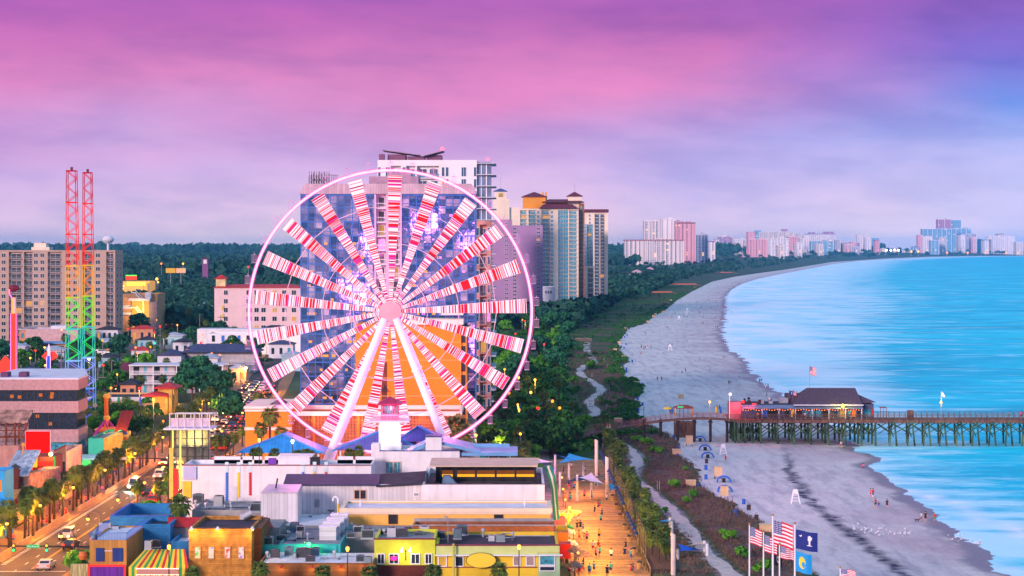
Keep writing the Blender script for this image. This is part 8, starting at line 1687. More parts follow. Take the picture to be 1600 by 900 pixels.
for px,py,rz in ((187,601,1.5),(178,606,1.5),(172,611,1.3),(161,598,1.2),(5,655,0),(230,596,0),(174,593,1.5),(200,598,1.5),(265,524,1.4),(270,530,1.2),(255,527,1.5),(204,520,1.4),(203,532,1.2),(143,617,1.5),(155,550,1.4),(161,553,1.4),(168,556,1.4)):
 y_=G(py);put_car('suv' if px%2 else 'sedan',W(px,y_),y_,rz,random.choice(['white','silver','blue','red','grey']),'parked in town',.07,grp='cars parked in the town')
skin=mat('skin',(.52,.28,.20),.6,.05);hair_m=mat('dark_hair',(.03,.018,.012),.7)
def person_proto(name,J):
 """J: joints; body grown as one skinned surface, clothes as children"""
 me=bpy.data.meshes.new('b');names=list(J['p']);idx={n:i for i,n in enumerate(names)}
 me.from_pydata([J['p'][n][0] for n in names],[(idx[a],idx[b]) for a,b in J['e']],[]);ob=bpy.data.objects.new('b',me);C.objects.link(ob)
 md=ob.modifiers.new('s','SKIN');md.use_smooth_shade=True
 for i,n in enumerate(names):r=J['p'][n][1];me.skin_vertices[0].data[i].radius=(r,r*.8) if n in ('pelvis','waist','chest') else (r,r)
 me.skin_vertices[0].data[idx['pelvis']].use_root=True
 ob.modifiers.new('u','SUBSURF').levels=1
 dg=bpy.context.evaluated_depsgraph_get();m2=bpy.data.meshes.new_from_object(ob.evaluated_get(dg));bpy.data.objects.remove(ob);m2.materials.clear();m2.materials.append(skin);m2.name='body'
 root=bpy.data.objects.new('person',None);C.objects.link(root);ORG[root.name]=(0,0,0);root['category']='person'
 link('body',m2,root);p={n:v[0] for n,v in J['p'].items()}
 sh=MB();el= lambda c,rx_,ry_:[(c[0]+rx_*math.cos(2*math.pi*k/12),c[1]+ry_*math.sin(2*math.pi*k/12),c[2]) for k in range(12)]
 seq=[(p['pelvis'],.19,.14),(p['waist'],.165,.125),(p['chest'],.205,.145),((p['neck'][0],p['neck'][1],p['neck'][2]-.06),.13,.10)]
 for (a,r1,r2),(b,r3,r4) in zip(seq,seq[1:]):sh.prism(el(a,r1,r2),el(b,r3,r4))
 for s in 'lr':sh.tube(p['sh_'+s],tuple(Vector(p['sh_'+s]).lerp(Vector(p['el_'+s]),.7)),.085,.07,8)
 link('shirt',sh.mesh('shirt',white),root)
 st=MB();st.prism(el((p['pelvis'][0],p['pelvis'][1],p['pelvis'][2]-.12),.185,.14),el((p['pelvis'][0],p['pelvis'][1],p['pelvis'][2]+.04),.18,.138))
 for s in 'lr':st.tube(p['hip_'+s],tuple(Vector(p['hip_'+s]).lerp(Vector(p['kn_'+s]),J.get('sl',.8))),.115,.10,8)
 link('shorts',st.mesh('shorts',blue),root)
 h=p['head'];link('hair',MB().ball((h[0],h[1]+.02,h[2]+.035),.118,8).mesh('hair',hair_m),root);return root
def pose(stride=.0,arm=.1,sit=False,bend=0):
 if sit:
  P_={'pelvis':((0,0,.25),.13),'waist':((0,.03,.42),.12),'chest':((0,.0,.62),.15),'neck':((0,-.02,.82),.055),'head':((0,-.03,.95),.105),'crown':((0,-.02,1.04),.08),'sh_l':((.17,0,.74),.06),'el_l':((.24,-.14,.55),.045),'ha_l':((.14,-.36,.46),.035),'sh_r':((-.17,0,.74),.06),'el_r':((-.24,-.14,.55),.045),'ha_r':((-.14,-.36,.46),.035),'hip_l':((.1,-.02,.22),.09),'kn_l':((.13,-.45,.42),.06),'an_l':((.13,-.62,.06),.045),'to_l':((.13,-.78,.04),.035),'hip_r':((-.1,-.02,.22),.09),'kn_r':((-.13,-.45,.42),.06),'an_r':((-.13,-.62,.06),.045),'to_r':((-.13,-.78,.04),.035)}
 else :
  b=bend
  P_={'pelvis':((0,0,.95),.13),'waist':((0,-b*.1,1.12),.12),'chest':((0,-b*.25,1.33),.15),'neck':((0,-b*.36,1.5),.055),'head':((0,-.02-b*.42,1.62),.105),'crown':((0,-b*.44,1.71),.08),'sh_l':((.18,-b*.3,1.42),.06),'el_l':((.25,arm*.6-b*.3,1.15),.045),'ha_l':((.25,arm-.12-b*.3,.90),.035),'sh_r':((-.18,-b*.3,1.42),.06),'el_r':((-.25,-arm*.6-b*.3,1.15),.045),'ha_r':((-.25,-arm-.12-b*.3,.90),.035),'hip_l':((.09,0,.88),.09),'kn_l':((.1,-stride*.55-.03,.50),.065),'an_l':((.1,-stride*.7+.02,.09),.045),'to_l':((.1,-stride*.7-.14,.04),.035),'hip_r':((-.09,0,.88),.09),'kn_r':((-.1,stride*.35-.03,.50),.065),'an_r':((-.1,stride*.9,.10),.045),'to_r':((-.1,stride*.9-.15,.04),.035)}
 E=[('pelvis','waist'),('waist','chest'),('chest','neck'),('neck','head'),('head','crown')]
 for s in 'lr':E+=[('chest','sh_'+s),('sh_'+s,'el_'+s),('el_'+s,'ha_'+s),('pelvis','hip_'+s),('hip_'+s,'kn_'+s),('kn_'+s,'an_'+s),('an_'+s,'to_'+s)]
 return {'p':P_,'e':E}
PP=[person_proto('person',pose(0,.02)),person_proto('person',pose(.3,.18)),person_proto('person',pose(sit=True)),person_proto('person',pose(.12,.25,bend=.35))]
cols={'red':(.60,.02,.03),'white':(.78,.75,.76),'black':(.02,.02,.03),'blue':(.03,.12,.50),'pink':(.75,.10,.32),'teal':(.03,.40,.42),'orange':(.75,.22,.04),'navy':(.02,.03,.12),'yellow':(.75,.50,.05),'green':(.05,.30,.08),'purple':(.20,.05,.30)}
used_p=set();PN=['standing','walking','sitting','leaning']
def person(x,y_,z=0,k=0,shirt='white',shorts='black',rz=None,s=1,where='on the beach',grp='people on the beach',bag=None):
 p=PP[k];rz=random.uniform(0,6.28) if rz is None else rz
 if k not in used_p:used_p.add(k);o=p;o.location=(x,y_,z);o.rotation_euler=(0,0,rz);o.scale=(s,s,s)
 else :o=dup(p,(x,y_,z),rz,s)
 o['group']=grp;recolor(o,mat('cloth_'+shirt,cols[shirt],.85,.08),'shirt');recolor(o,mat('cloth_'+shorts,cols[shorts],.85,.08),'shorts')
 o['label']='person';pend(o,'%sperson %s in %s and %s'%('small ' if s<.8 else '',PN[k],shirt,shorts));return o
def sandz(x,Y):
 a=xd(Y)-4;s=xs(Y);return -1.2-(x-s)*.02 if x>s else -.05-1.15*max(0,(x-a)/(s-a))**1.1
def bp(px,py,**kw):
 Y=G(py,-.6);x=W(px,Y);z=sandz(x,Y);Y=G(py,z);x=W(px,Y);return person(x,Y,sandz(x,Y)-.02,**kw)
BP=[(1360,777,0,'pink','red',1),(1364,777,0,'red','navy',1),(1364,779,0,'blue','white',.7),(1368,793,1,'red','black',1),(1373,794,0,'navy','blue',.7),(1386,794,1,'black','navy',1),(1390,794,0,'pink','pink',.55),(1440,815,0,'white','red',1),(1446,815,0,'black','black',1.05),(1460,815,3,'red','green',.9),(1349,731,2,'pink','black',1),(1314,700,0,'white','red',1),(1318,699,0,'purple','blue',1),(1300,619,0,'blue','navy',1),(1027,596,0,'black','navy',1),(1034,596,1,'black','purple',1),(1066,583,2,'navy','black',1),(1071,582,0,'red','black',1),(1131,562,1,'navy','red',1),(1139,602,0,'black','black',1),(1142,602,0,'black','teal',1),(1155,591,1,'white','red',1),(1187,599,0,'navy','blue',1),(1190,599,3,'blue','white',1),(1196,607,0,'orange','white',1),(1200,607,0,'navy','navy',1),(1184,606,0,'red','white',.6),(1006,545,2,'navy','black',1),(1002,545,0,'black','navy',1),(1008,545,0,'red','black',1),(1012,545,1,'red','white',1),(1017,544,0,'pink','navy',1),(1046,541,0,'pink','red',1),(1050,541,0,'red','navy',1),(1002,553,2,'orange','black',1),(1027,554,0,'red','black',.5),(1009,524,0,'navy','blue',1),(1043,514,1,'purple','red',1),(1130,537,0,'navy','blue',1),(1134,537,0,'teal','navy',1),(1127,535,0,'navy','navy',1),(1115,518,0,'red','red',1),(1118,513,1,'navy','red',1),(1121,514,0,'black','navy',1),(1129,515,0,'blue','navy',1),(1114,505,0,'pink','teal',1),(1117,505,0,'teal','green',1),(1125,502,0,'pink','red',1),(1127,502,0,'navy','black',1),(1097,507,0,'black','navy',1),(1099,507,0,'red','black',1),(1102,506,0,'pink','white',1),(1099,497,0,'red','navy',1),(1117,498,0,'navy','blue',1),(1119,498,1,'orange','navy',1),(1128,491,0,'red','navy',1),(1134,492,0,'navy','navy',1),(1135,489,0,'black','blue',1),(1143,490,0,'navy','teal',1),(1068,496,0,'navy','black',1),(1071,496,2,'blue','navy',1),(1074,496,2,'navy','black',1),(1055,491,0,'navy','teal',1),(1047,499,0,'pink','red',1),(1043,498,0,'red','black',1),(1035,498,1,'pink','pink',1),(1050,498,0,'red','navy',1),(1082,488,0,'teal','navy',1),(1091,486,0,'blue','navy',1),(1093,490,0,'navy','black',1),(1095,482,0,'navy','purple',1),(1112,482,0,'red','navy',1),(1115,482,0,'navy','navy',1),(1121,480,0,'navy','blue',1),(1125,480,0,'black','red',1),(1129,481,0,'pink','red',1),(1132,481,1,'red','black',1),(1135,481,0,'pink','navy',1),(1107,470,0,'navy','black',1),(1125,468,0,'navy','blue',1),(1134,468,0,'pink','red',1),(1119,474,0,'red','orange',1),(1089,473,0,'blue','blue',1),(1122,458,0,'navy','black',1),(1123,459,0,'black','red',1),(1129,456,0,'purple','red',1),(1144,444,0,'navy','red',1),(1158,438,0,'navy','navy',1),(1122,449,0,'red','navy',1),(1151,441,0,'navy','navy',1),(1171,434,0,'navy','blue',1),(1192,430,0,'navy','red',1),(1209,431,0,'navy','pink',1),(1203,434,0,'pink','red',1)]
for px,py,k,a,b_,s in BP:bp(px,py,k=k,shirt=a,shorts=b_,s=s)
o=person(W(1198,640),640,-1.3,k=0,shirt='teal',shorts='navy',rz=1)
x_=W(1198+0,560)
def bw(px,py,z=.25,**kw):
 Y=G(py,z);return person(W(px,Y),Y,z,grp='people on the boardwalk',where='on the boardwalk',**kw)
BWP=[(926.5,862,1,'white','red',1,3.1),(935,862,1,'red','yellow',1,3.1),(928,896,1,'blue','navy',1,2.5),(889,894,2,'red','navy',1,1),(896,895,2,'white','red',1,2),(903,893,2,'white','navy',1,3),(910,895,0,'navy','red',1,1),(921,899,0,'teal','blue',1,0),(954,897,1,'teal','navy',1,0),(949,902,0,'black','black',1,0),(986,893,2,'red','navy',1,1.5),(989,892,2,'navy','red',1,1.4),(955,875,1,'white','navy',1,3),(883,786,0,'orange','orange',1,3),(892,785,0,'teal','blue',1,3),(903,816,1,'pink','white',1,0),(902,830,0,'black','navy',1,0),(907,829,0,'black','black',1,0),(911,836,0,'blue','white',1,1),(913,843,2,'orange','white',1,1),(894,811,0,'red','yellow',1,0),(884,815,0,'orange','white',1,0),(889,765,0,'navy','red',1,0),(897,768,3,'blue','navy',1,0),(880,880,2,'orange','red',1,0),(936,843,3,'yellow','navy',1,0),(888,762,0,'navy','purple',1,0),(905,899,0,'navy','red',1,0),(931,874,0,'purple','black',1,2)]
rb_=random.Random(40)
for k in range(24):BWP.append((rb_.uniform(884,950),0,rb_.choice([0,1,1]),rb_.choice(['red','white','navy','pink','teal','orange','black']),rb_.choice(['black','navy','red','blue']),1,rb_.uniform(0,6)))
for k in range(24):
 y_=rb_.uniform(296,420);q=BWP[-1-k];BWP[-1-k]=(PX(rb_.uniform(10.2,17.6),y_),PY(.25,y_))+q[2:]
for px,py,k,a,b_,s,rz in BWP:bw(px,py,k=k,shirt=a,shorts=b_,s=s,rz=rz)
for k in range(26):
 y_=294+k*5.3+random.uniform(-1,1);person(rx(y_)-random.uniform(7.2,11.8),y_,.14,k=random.choice([0,1,1]),shirt=random.choice(['red','black','navy','white','pink','teal','orange']),shorts=random.choice(['black','navy','red','blue']),grp='people on the left pavement')
zd=Z(656,484)
for px,dy,a,b_ in ((1577.5,5,'teal','navy'),(1595,4,'pink','red'),(1596.5,5,'red','navy'),(1240,1.2,'red','navy'),(1258,1.2,'white','red'),(1302,1.1,'navy','red'),(1184,1.3,'orange','navy'),(1329,1.2,'red','white')):person(W(px,484+dy),484+dy,zd,k=0,shirt=a,shorts=b_,grp='people on the pier')
for px,py in ((1047,648),(1051,648),(1120,642),(1124,642)):bp(px,py,k=0,shirt='navy',shorts='red')
for px,py,a in ((949,665,'red'),(953,662,'pink')):Y=470;person(W(px,Y),Y+1,Z(673,Y),k=1,shirt=a,shorts='white',rz=1.5,grp='people on the access bridge')
bp(1134,722,k=1,shirt='red',shorts='black')
def ell(c,r,n=8):
 return [(c[0],c[1]+r*math.cos(2*math.pi*k/n),c[2]+r*math.sin(2*math.pi*k/n)) for k in range(n)]
Y=G(815,-.9);x=W(1433,Y);z=sandz(x,Y)
b_=MB();body=[(-.42,.50,.03),(-.36,.52,.085),(-.25,.5,.10),(0,.44,.115),(.22,.45,.14),(.36,.52,.11),(.45,.62,.075),(.52,.68,.085),(.62,.66,.05),(.70,.64,.03)]
rings=[ell((x+a,Y,z+h),r) for a,h,r in body]
for i in range(len(rings)-1):b_.prism(rings[i],rings[i+1])
for sx,k in ((.26,0),(-.30,1)):
 for sy in (-.07,.07):
  if k:b_.tube((x+sx,Y+sy,z+.48),(x+sx+.06,Y+sy,z+.30),.06,.04).tube((x+sx+.06,Y+sy,z+.30),(x+sx-.06,Y+sy,z+.17),.035,.025).tube((x+sx-.06,Y+sy,z+.17),(x+sx-.02,Y+sy,z),.022)
  else :b_.tube((x+sx,Y+sy,z+.40),(x+sx,Y+sy,z+.2),.045,.03).tube((x+sx,Y+sy,z+.2),(x+sx+.02,Y+sy,z),.025,.022)
b_.tube((x-.4,Y,z+.52),(x-.6,Y,z+.66),.025,.012).tube((x+.5,Y-.05,z+.74),(x+.48,Y-.06,z+.82),.03,.008,5).tube((x+.5,Y+.05,z+.74),(x+.48,Y+.06,z+.82),.03,.008,5)
solo('dog',b_,mat('dark_brown_fur',(.05,.03,.02),.9),'dark dog on a lead left of the couple at the water','dog',(x,Y,z))
gull_m=mat('gull_white',(.78,.76,.80),.7,.03);gull_g=mat('gull_grey',(.25,.25,.30),.7)
g=MB();g.mi=0
prof=[(-.20,.17,.02),(-.12,.18,.055),(0,.18,.085),(.1,.2,.07),(.16,.26,.04),(.2,.31,.045),(.24,.31,.02),(.29,.30,.006)]
for (a,h,r),(b2,h2,r2) in zip(prof,prof[1:]):
 r0=[(a,r*.8*math.cos(t),h+r*math.sin(t)) for t in [2*math.pi*k/8 for k in range(8)]];r1=[(b2,r2*.8*math.cos(t),h2+r2*math.sin(t)) for t in [2*math.pi*k/8 for k in range(8)]];g.prism(r0,r1)
g.mi=1;g.prism([(-.28,-.075,.19),(-.02,-.085,.2),(.06,-.06,.22),(-.05,-.07,.25)],[(-.28,-.05,.19),(-.02,-.06,.2),(.06,-.04,.22),(-.05,-.045,.25)]);g.prism([(-.28,.05,.19),(-.02,.06,.2),(.06,.04,.22),(-.05,.045,.25)],[(-.28,.075,.19),(-.02,.085,.2),(.06,.06,.22),(-.05,.07,.25)])
g.tube((.0,-.03,.11),(.0,-.03,0),.008,n=4).tube((.0,.03,.11),(.0,.03,0),.008,n=4)
gm_=g.mesh('gull',[gull_m,gull_g]);rr=random.Random(4)
for k in range(64):
 if k<46:px=1330+rr.random()*92;py=828+rr.gauss(0,4)+(px-1330)*.085
 elif k<54:px=1470+rr.random()*35;py=840+rr.gauss(0,4)
 else :px=1488+rr.random()*46;py=845+rr.gauss(0,2)
 Y=G(py,-.9);x=W(px,Y);o=link('gull',gm_,None,(x,Y,sandz(x,Y)-.02));o.rotation_euler=(0,0,rr.random()*6.28);o.scale=(1.15,)*3;o['category']='gull';o['group']='gulls on the sand'
 o['label']='small white gull standing in the flock on the dry sand' if k<46 else 'small white gull standing apart at the wet sand edge'
def bpos(px,py,z0=None):
 Y=G(py,-.3);x=W(px,Y);z=max(sandz(x,Y),-1.2) if x>xd(Y)-3.5 else -.05;Y=G(py,z);return W(px,Y),Y,z
def put_set(name,cat,mk_fn,spots,base,grp):
 pr=None
 for sp_ in spots:
  px,py=sp_[:2];s=sp_[2] if len(sp_)>2 else 1;x,Y,z=bpos(px,py)
  if pr is None:pr=mk_fn();pr.location=(x,Y,z);pr.scale=(s,)*3;o=pr;o['group']=grp;o['category']=cat
  else :o=dup(pr,(x,Y,z),random.uniform(-.15,.15),s)
  o['label']=base;pend(o,base)
def mk_box():
 th=thing('equipment_box','','box',(0,0,0));part('body',MB().box(-.9,.9,-.45,.45,.12,1.3),plywood,th);part('lid',MB().prism([(-.98,-.52,1.3),(.98,-.52,1.3),(.98,.52,1.42),(-.98,.52,1.42)],[(-.98,-.52,1.36),(.98,-.52,1.36),(.98,.52,1.5),(-.98,.52,1.5)]),plywood,th)
 for s in (-1,1):part('runner',MB().box(s*.7-.08,s*.7+.08,-.5,.5,0,.12),wood,th)
 return th
put_set('equipment_box','box',mk_box,[(1057,712),(1079.5,762),(1196,833),(966,663,1.1),(995,603),(968,579.5),(975,561),(961,549,.9),(967.5,537,.8),(978.5,515,.9),(1012,505),(1021,496),(1024,493),(1036.5,489),(1042,480),(1044,476),(1064,623,.9),(1048,471),(1086,450)],'tan plywood box','plywood boxes along the dunes')
def mk_cab():
 th=thing('upright_cabinet','','cabinet',(0,0,0));part('body',MB().box(-.75,.75,-.4,.4,.55,2.35),plywood,th);part('lid',MB().box(-.8,.8,-.45,.45,2.35,2.43),plywood,th)
 for sx in (-1,1):part('leg',MB().box(sx*.65-.07,sx*.65+.07,-.35,.35,0,.55),wood,th)
 return th
put_set('upright_cabinet','cabinet',mk_cab,[(1077,697),(1122,748),(1132,779,.95)],'tall tan legged cabinet','upright cabinets on the sand')
bluem=mat('bin_blue',(.02,.10,.48),.5,.1)
def mk_bin():
 th=thing('beach_bin','','bin',(0,0,0));part('body',MB().lathe((0,0,0),[(.30,0),(.33,.3),(.31,.5),(.33,.9),(.33,.95)],12),bluem,th);part('opening',MB().lathe((0,0,.9),[(.28,0),(.28,.06)],12),black,th);return th
put_set('beach_bin','bin',mk_bin,[(1053,686),(1060,702),(1059,714,.8),(1103,734),(1103,749),(1090,762,.9),(1162,788),(1149,805),(1152,811,.8),(993,595),(1004,603),(995,616),(996,620),(996.5,625),(1004,634),(997,644,1.2),(979,578,1),(973,573),(979,582),(988,566),(969,557),(967,553),(975,545),(978,539),(983,515),(976,528),(980,525),(971,543),(1007,504),(1012,502),(1018,494),(1040,482)],'blue barrel bin','blue bins along the dunes')
def mk_arch():
 th=thing('folded_loungers','','lounger rack',(0,0,0));cl=[blue,blue]
 for k in range(4):
  y_=k*.28;pts=[(-1.35+.1*k*.3,y_,.05),(-1.15,y_,.75),(-.55,y_,1.15),(.35,y_,1.2),(1.05,y_,.8),(1.4,y_,.1)]
  part('lounger',MB().chain(pts,.15,6),blue if k!=2 else mat('orange_trim_fabric',(.35,.12,.03),.8),th)
 part('storage_bin',MB().box(-.35,.35,-.2,.6,0,.8),black,th);return th
put_set('folded_loungers','lounger rack',mk_arch,[(1094,690),(1102,704),(1106,716),(1131,754),(1133,769)],'arched stack of blue loungers','lounger stacks on the sand')
def mk_guard():
 th=thing('lifeguard_chair','','lifeguard chair',(0,0,0));b_=MB()
 for sx in (-1,1):
  for sy in (-.45,.45):b_.tube((sx*.8,sy*1.2,0),(sx*.38,sy*.6,2.2),.07)
  b_.tube((sx*.6,-.5,1.0),(sx*.6,.5,1.0),.05)
 for z,w in ((.55,.72),(1.1,.60),(1.6,.5)):b_.tube((-w,-.45,z),(w,-.45,z),.055)
 part('frame',b_,white,th);part('seat',MB().box(-.42,.42,-.3,.3,1.75,1.83),white,th);part('backrest',MB().box(-.42,.42,.26,.32,1.83,2.55),white,th);return th
put_set('lifeguard_chair','lifeguard chair',mk_guard,[(1243,787,1.0),(1130,712,1.0),(1047,548,1.1),(1061,500,1),(1074,487,1),(1073,480,1),(1073,492,1)],'white lifeguard chair','lifeguard chairs')
def mk_stake():
 th=thing('marker_stake','','stake',(0,0,0));part('stake',MB().tube((0,0,0),(0,0,1.9),.05,n=6),wood_dark,th);part('collar',MB().lathe((0,0,1.2),[(.08,0),(.08,.2)],6),red,th);return th
put_set('marker_stake','stake',mk_stake,[(1145,792),(993,567),(989,572),(1093,565),(1109,582),(1076,545),(1074,535),(1070,528),(1066,507),(1058,520),(1240,749,.7),(1006,650,1.4),(1025,520,.8)],'dark beach stake','stakes in the sand')
def mk_cart():
 th=thing('bin_pair','','bin',(0,0,0));part('body',MB().box(-.32,.32,-.25,.25,.15,1.05),mat('brown_black_bin',(.05,.03,.03),.8),th);part('handle',MB().tube((-.12,0,1.05),(-.12,0,1.5),.035).tube((.12,0,1.05),(.12,0,1.35),.035),wood,th);return th
put_set('bin_pair','bin',mk_cart,[(1104,725),(1170,798),(1182,814),(1135,774,.8)],'dark slatted bin','dark bins on the sand')
def mk_post():
 th=thing('fence_post','','post',(0,0,0));part('post',MB().tube((0,0,0),(0,0,1.5),.06,n=6),mat('pale_grey_post',(.42,.42,.44),.8),th);part('cap',MB().lathe((0,0,1.5),[(.08,0),(.05,.08)],6),white,th);return th
pr=None
for px,py in ((974,718),(1027,764),(1030.5,765),(942,703),(949,576),(952,612),(944,565),(933,628),(948,640),(971,668),(972,792),(885,575),(934,670),(925,590)):
 Y=G(py,.4);x=W(px,Y)
 if pr is None:pr=mk_post();pr.location=(x,Y,.3);o=pr
 else :o=dup(pr,(x,Y,.3))
 o['group']='posts on the dunes';o['label']='post';pend(o,'thin pale dune post')
for a,b2,y0_,y1_,lb in ((988,1056,457,457.5,'nearer rust-red timber walkover crossing the far dunes'),(1046,1094,444.5,446,'middle rust-red walkover crossing the far dunes'),(1110,1150,426,427,'farthest rust-red walkover near the far hotels')):
 Y=G(y0_,1.5);th=thing('dune_walkover',lb,'walkway',(W((a+b2)/2,Y),Y,0));part('deck',MB().box(W(a,Y),W(b2-6,Y),Y,Y+3,1.2,1.5).prism([(W(b2-6,Y),Y,1.2),(W(b2,Y),Y-12,.2),(W(b2,Y)+2,Y-10,.2),(W(b2-6,Y),Y+3,1.2)],[(W(b2-6,Y),Y,1.5),(W(b2,Y),Y-12,.5),(W(b2,Y)+2,Y-10,.5),(W(b2-6,Y),Y+3,1.5)]),mat('rust_red_walkover',(.45,.13,.09),.8),th);part('railing',MB().box(W(a,Y),W(b2-6,Y),Y,Y+.15,1.5,2.7),MC['rust_red_walkover'],th)
for px0,px1,py,lb in ((870,905,668,'dark timber boardwalk platform with curved blue rails'),(835,880,640,'timber playground deck with looping rails among the dune trees'),(900,925,533,'tan timber frame deck behind the winding path')):
 Y=G(py,.6);th=thing('timber_platform',lb,'platform',(W((px0+px1)/2,Y),Y,0));x0,x1=W(px0,Y),W(px1,Y);part('deck',MB().box(x0,x1,Y,Y+14,.2,.7),wood,th)
 b_=MB();pts=[(x0+(x1-x0)*k/12,Y+6+3.5*math.sin(k*1.1),1.7) for k in range(13)];b_.chain(pts,.09,5);[b_.tube((p[0],p[1],.7),p,.06,n=4) for p in pts];part('looping_rail',b_,mat('pale_blue_rail',(.40,.50,.62),.5) if 'tan' not in lb else plywood,th);EXCL.append((x0,x1,Y,Y+14))
pr=thing('air_conditioner','','air conditioner',(0,0,0));part('casing',MB().box(-.6,.6,-.45,.45,.1,1.0),mat('grey_ac_casing',(.34,.36,.38),.6,.1),pr);part('fan_grille',MB().lathe((0,0,1.0),[(.38,0),(.36,.06),(.1,.08)],14),dark_metal,pr);part('louvre',MB().box(-.5,.5,-.47,-.455,.2,.9),mat('dark_louvre',(.05,.06,.07),.6,.2,1,kind='siding'),pr);part('skid',MB().box(-.65,.65,-.48,.48,0,.095),steel,pr)
first=True
AC=[(310,788,6,1.4),(342,790,6,1.5),(400,800,6,1.3),(328,802,5.3,.8),(370,801,5.3,.8),(460,832,5.4,1.3),(470,833,5.4,1.1),(452,868,4.6,1.2),(475,872,4.6,1.3),(492,868,4.6,1.1),(430,872,4.6,1),(440,845,5.4,.9),(600,838,6.5,1.0),(612,842,6.5,1.3),(628,842,6.5,1.3),(638,835,6.5,.9),(655,842,6.3,1),(663,834,6.3,1.1),(690,842,6.2,1),(715,842,6.4,1.2),(722,836,6.4,1.3),(768,845,6.4,.9),(782,846,6.4,.8),(165,832,6.4,1.2),(181,832,6.4,1.1),(242,855,6,1),(232,858,6,1),(560,833,5.6,.9),(548,840,5.6,.8),(575,842,5.6,1.2),(590,795,5.3,1),(455,800,5.3,.8),(480,800,5.3,.9),(468,842,5.4,1),(420,852,5.4,1.1),(575,880,4.6,1),(563,878,4.6,.9),(445,862,4.6,1),(485,878,4.6,.8)]
for px,py,z,s in AC:
 Y=F*(CZ-z)/(py-HY);loc=(W(px,Y),Y,z);rz=random.choice([0,0,1.57,3.14]);sc3=(s*random.uniform(.8,1.3),s,s*random.uniform(.8,1.2))
 if first:o=pr;o.location=loc;o.scale=sc3;first=False
 else :o=dup(pr,loc,rz,sc3)
 o['group']='rooftop air conditioners';o['label']='unit';pend(o,'grey rooftop air conditioner')
 cc_=random.choice([(.34,.36,.38),(.10,.16,.20),(.05,.05,.06),(.45,.46,.50),(.20,.26,.28),(.10,.05,.09)]);recolor(o,mat('ac_%.2f'%cc_[0],cc_,.6,.1),'casing')
pr=thing('roof_vent','','vent',(0,0,0));part('stack',MB().tube((0,0,0),(0,0,.7),.12,n=8),steel,pr);part('cowl',MB().lathe((0,0,.7),[(.25,0),(.22,.2),(.05,.3)],10),steel,pr);first=True
rr=random.Random(12)
for k in range(44):
 px,py,z=rr.choice([(rr.uniform(305,435),rr.uniform(792,803),6),(rr.uniform(445,525),rr.uniform(795,812),5.3),(rr.uniform(440,495),rr.uniform(828,855),5.4),(rr.uniform(415,575),rr.uniform(862,878),4.6),(rr.uniform(540,640),rr.uniform(826,838),5.6),(rr.uniform(700,860),rr.uniform(836,846),6.3),(rr.uniform(595,650),rr.uniform(832,842),6.5)])
 Y=F*(CZ-z)/(py-HY);loc=(W(px,Y),Y,z);s=rr.uniform(.6,1.2)
 if first:o=pr;o.location=loc;first=False
 else :o=dup(pr,loc,0,s)
 o['group']='rooftop vents';o['label']='vent';pend(o,'small steel roof vent')
rr=random.Random(9)
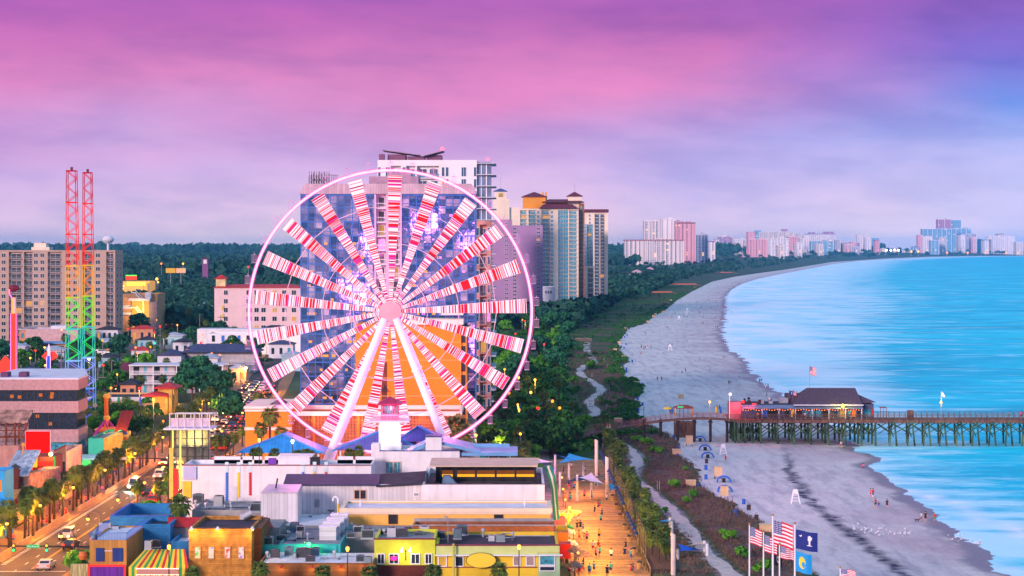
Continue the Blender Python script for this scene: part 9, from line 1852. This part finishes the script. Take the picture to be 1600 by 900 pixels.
for k,(pa,pb,py,z) in enumerate(((305,400,797,6),(448,520,802,5.3),(450,500,808,5.3),(440,490,846,5.4),(415,500,866,4.6),(500,578,874,4.6),(540,640,829,5.6),(600,672,836,6.9),(700,800,838,6.1),(760,860,842,6.1),(340,400,799,5.3),(150,195,833,6.4))):
 Y=F*(CZ-z)/(py-HY);x0,x1=W(pa,Y),W(pb,Y);xm=rr.uniform(x0+1,x1-1);th=thing('roof_pipe','','pipe',(x0,Y,z),'pipes across the roofs');part('pipe',MB().chain([(x0,Y,z+.18),(xm,Y,z+.18),(xm,Y+1.6,z+.18),(x1,Y+1.6,z+.18)],.07,6),rr.choice([steel,dark_metal,grey_metal]),th);pend(th,'thin roof pipe')
 part('support',MB().box(xm-.15,xm+.15,Y-.1,Y+.2,z,z+.12),wood_dark,th)
th=thing('exhaust_duct','shiny steel exhaust duct on the timber building roof','duct',(W(388,283),283,8.5));part('duct',MB().tube((W(380,283),283,8.6),(W(393,283),283,9.2),.45,n=12).box(W(374,283),W(388,283),283.4,284.5,8.2,8.9),steel,th)
th=thing('satellite_dish','dark satellite dish beside the door of the siding annex','dish',(W(517,308),308,5.3));part('dish',MB().lathe((W(517,308),308,6.2),[(.05,-.12),(.45,.0),(.6,.14)],14),dark_metal,th);part('mast',MB().tube((W(517,308),308,5.3),(W(517,308),308,6.2),.05),dark_metal,th)
x,Y=W(527,300),300;th=thing('gooseneck_vent','white gooseneck pipe with red and yellow stripe left of the tan building','vent pipe',(x,Y,5.3));part('pipe',MB().chain([(x+.1,Y,5.3),(x+.1,Y,Z(780,Y)),(x-.1,Y,Z(776,Y)),(x-.55,Y,Z(777,Y)),(x-.65,Y,Z(783,Y))],.13,8),white,th);part('stripe',MB().tube((x+.1,Y-.02,5.4),(x+.1,Y-.02,Z(787,Y)),.15,n=8),yellow,th)
x,Y=W(700,274),274;th=thing('roof_floodlight','thin roof floodlight pole with curved head on the yellow shop','lamp',(x,Y,6.3));part('pole',MB().tube((x,Y,6.2),(x,Y,Z(809,Y)),.06).tube((x,Y,Z(809,Y)),(x-.25,Y,Z(807,Y)),.09),grey_metal,th);part('head',MB().box(x-.5,x-.2,Y-.15,Y+.1,Z(808,Y)-.05,Z(807,Y)+.08),grey_metal,th)
Y=500;th=thing('light_column','column of stacked amber globes among the trees right of the wheel','lamp',(W(810,Y),Y,0));b_=MB()
for k in range(8):b_.ball((W(809+k*.5,Y),Y-1,Z(632+k*2.5,Y)),.22,6)
part('globes',b_,lamp_warm,th);part('pole',MB().tube((W(813,Y),Y-.8,0),(W(813,Y),Y-.8,Z(630,Y)),.08),blue,th)
wordup()
for o in C.objects:
 if o.parent is None and not o.get('kind') and o.type in ('MESH','EMPTY') and not o.get('label'):print('NOLABEL',o.name)
print('OBJECTS',len(C.objects))
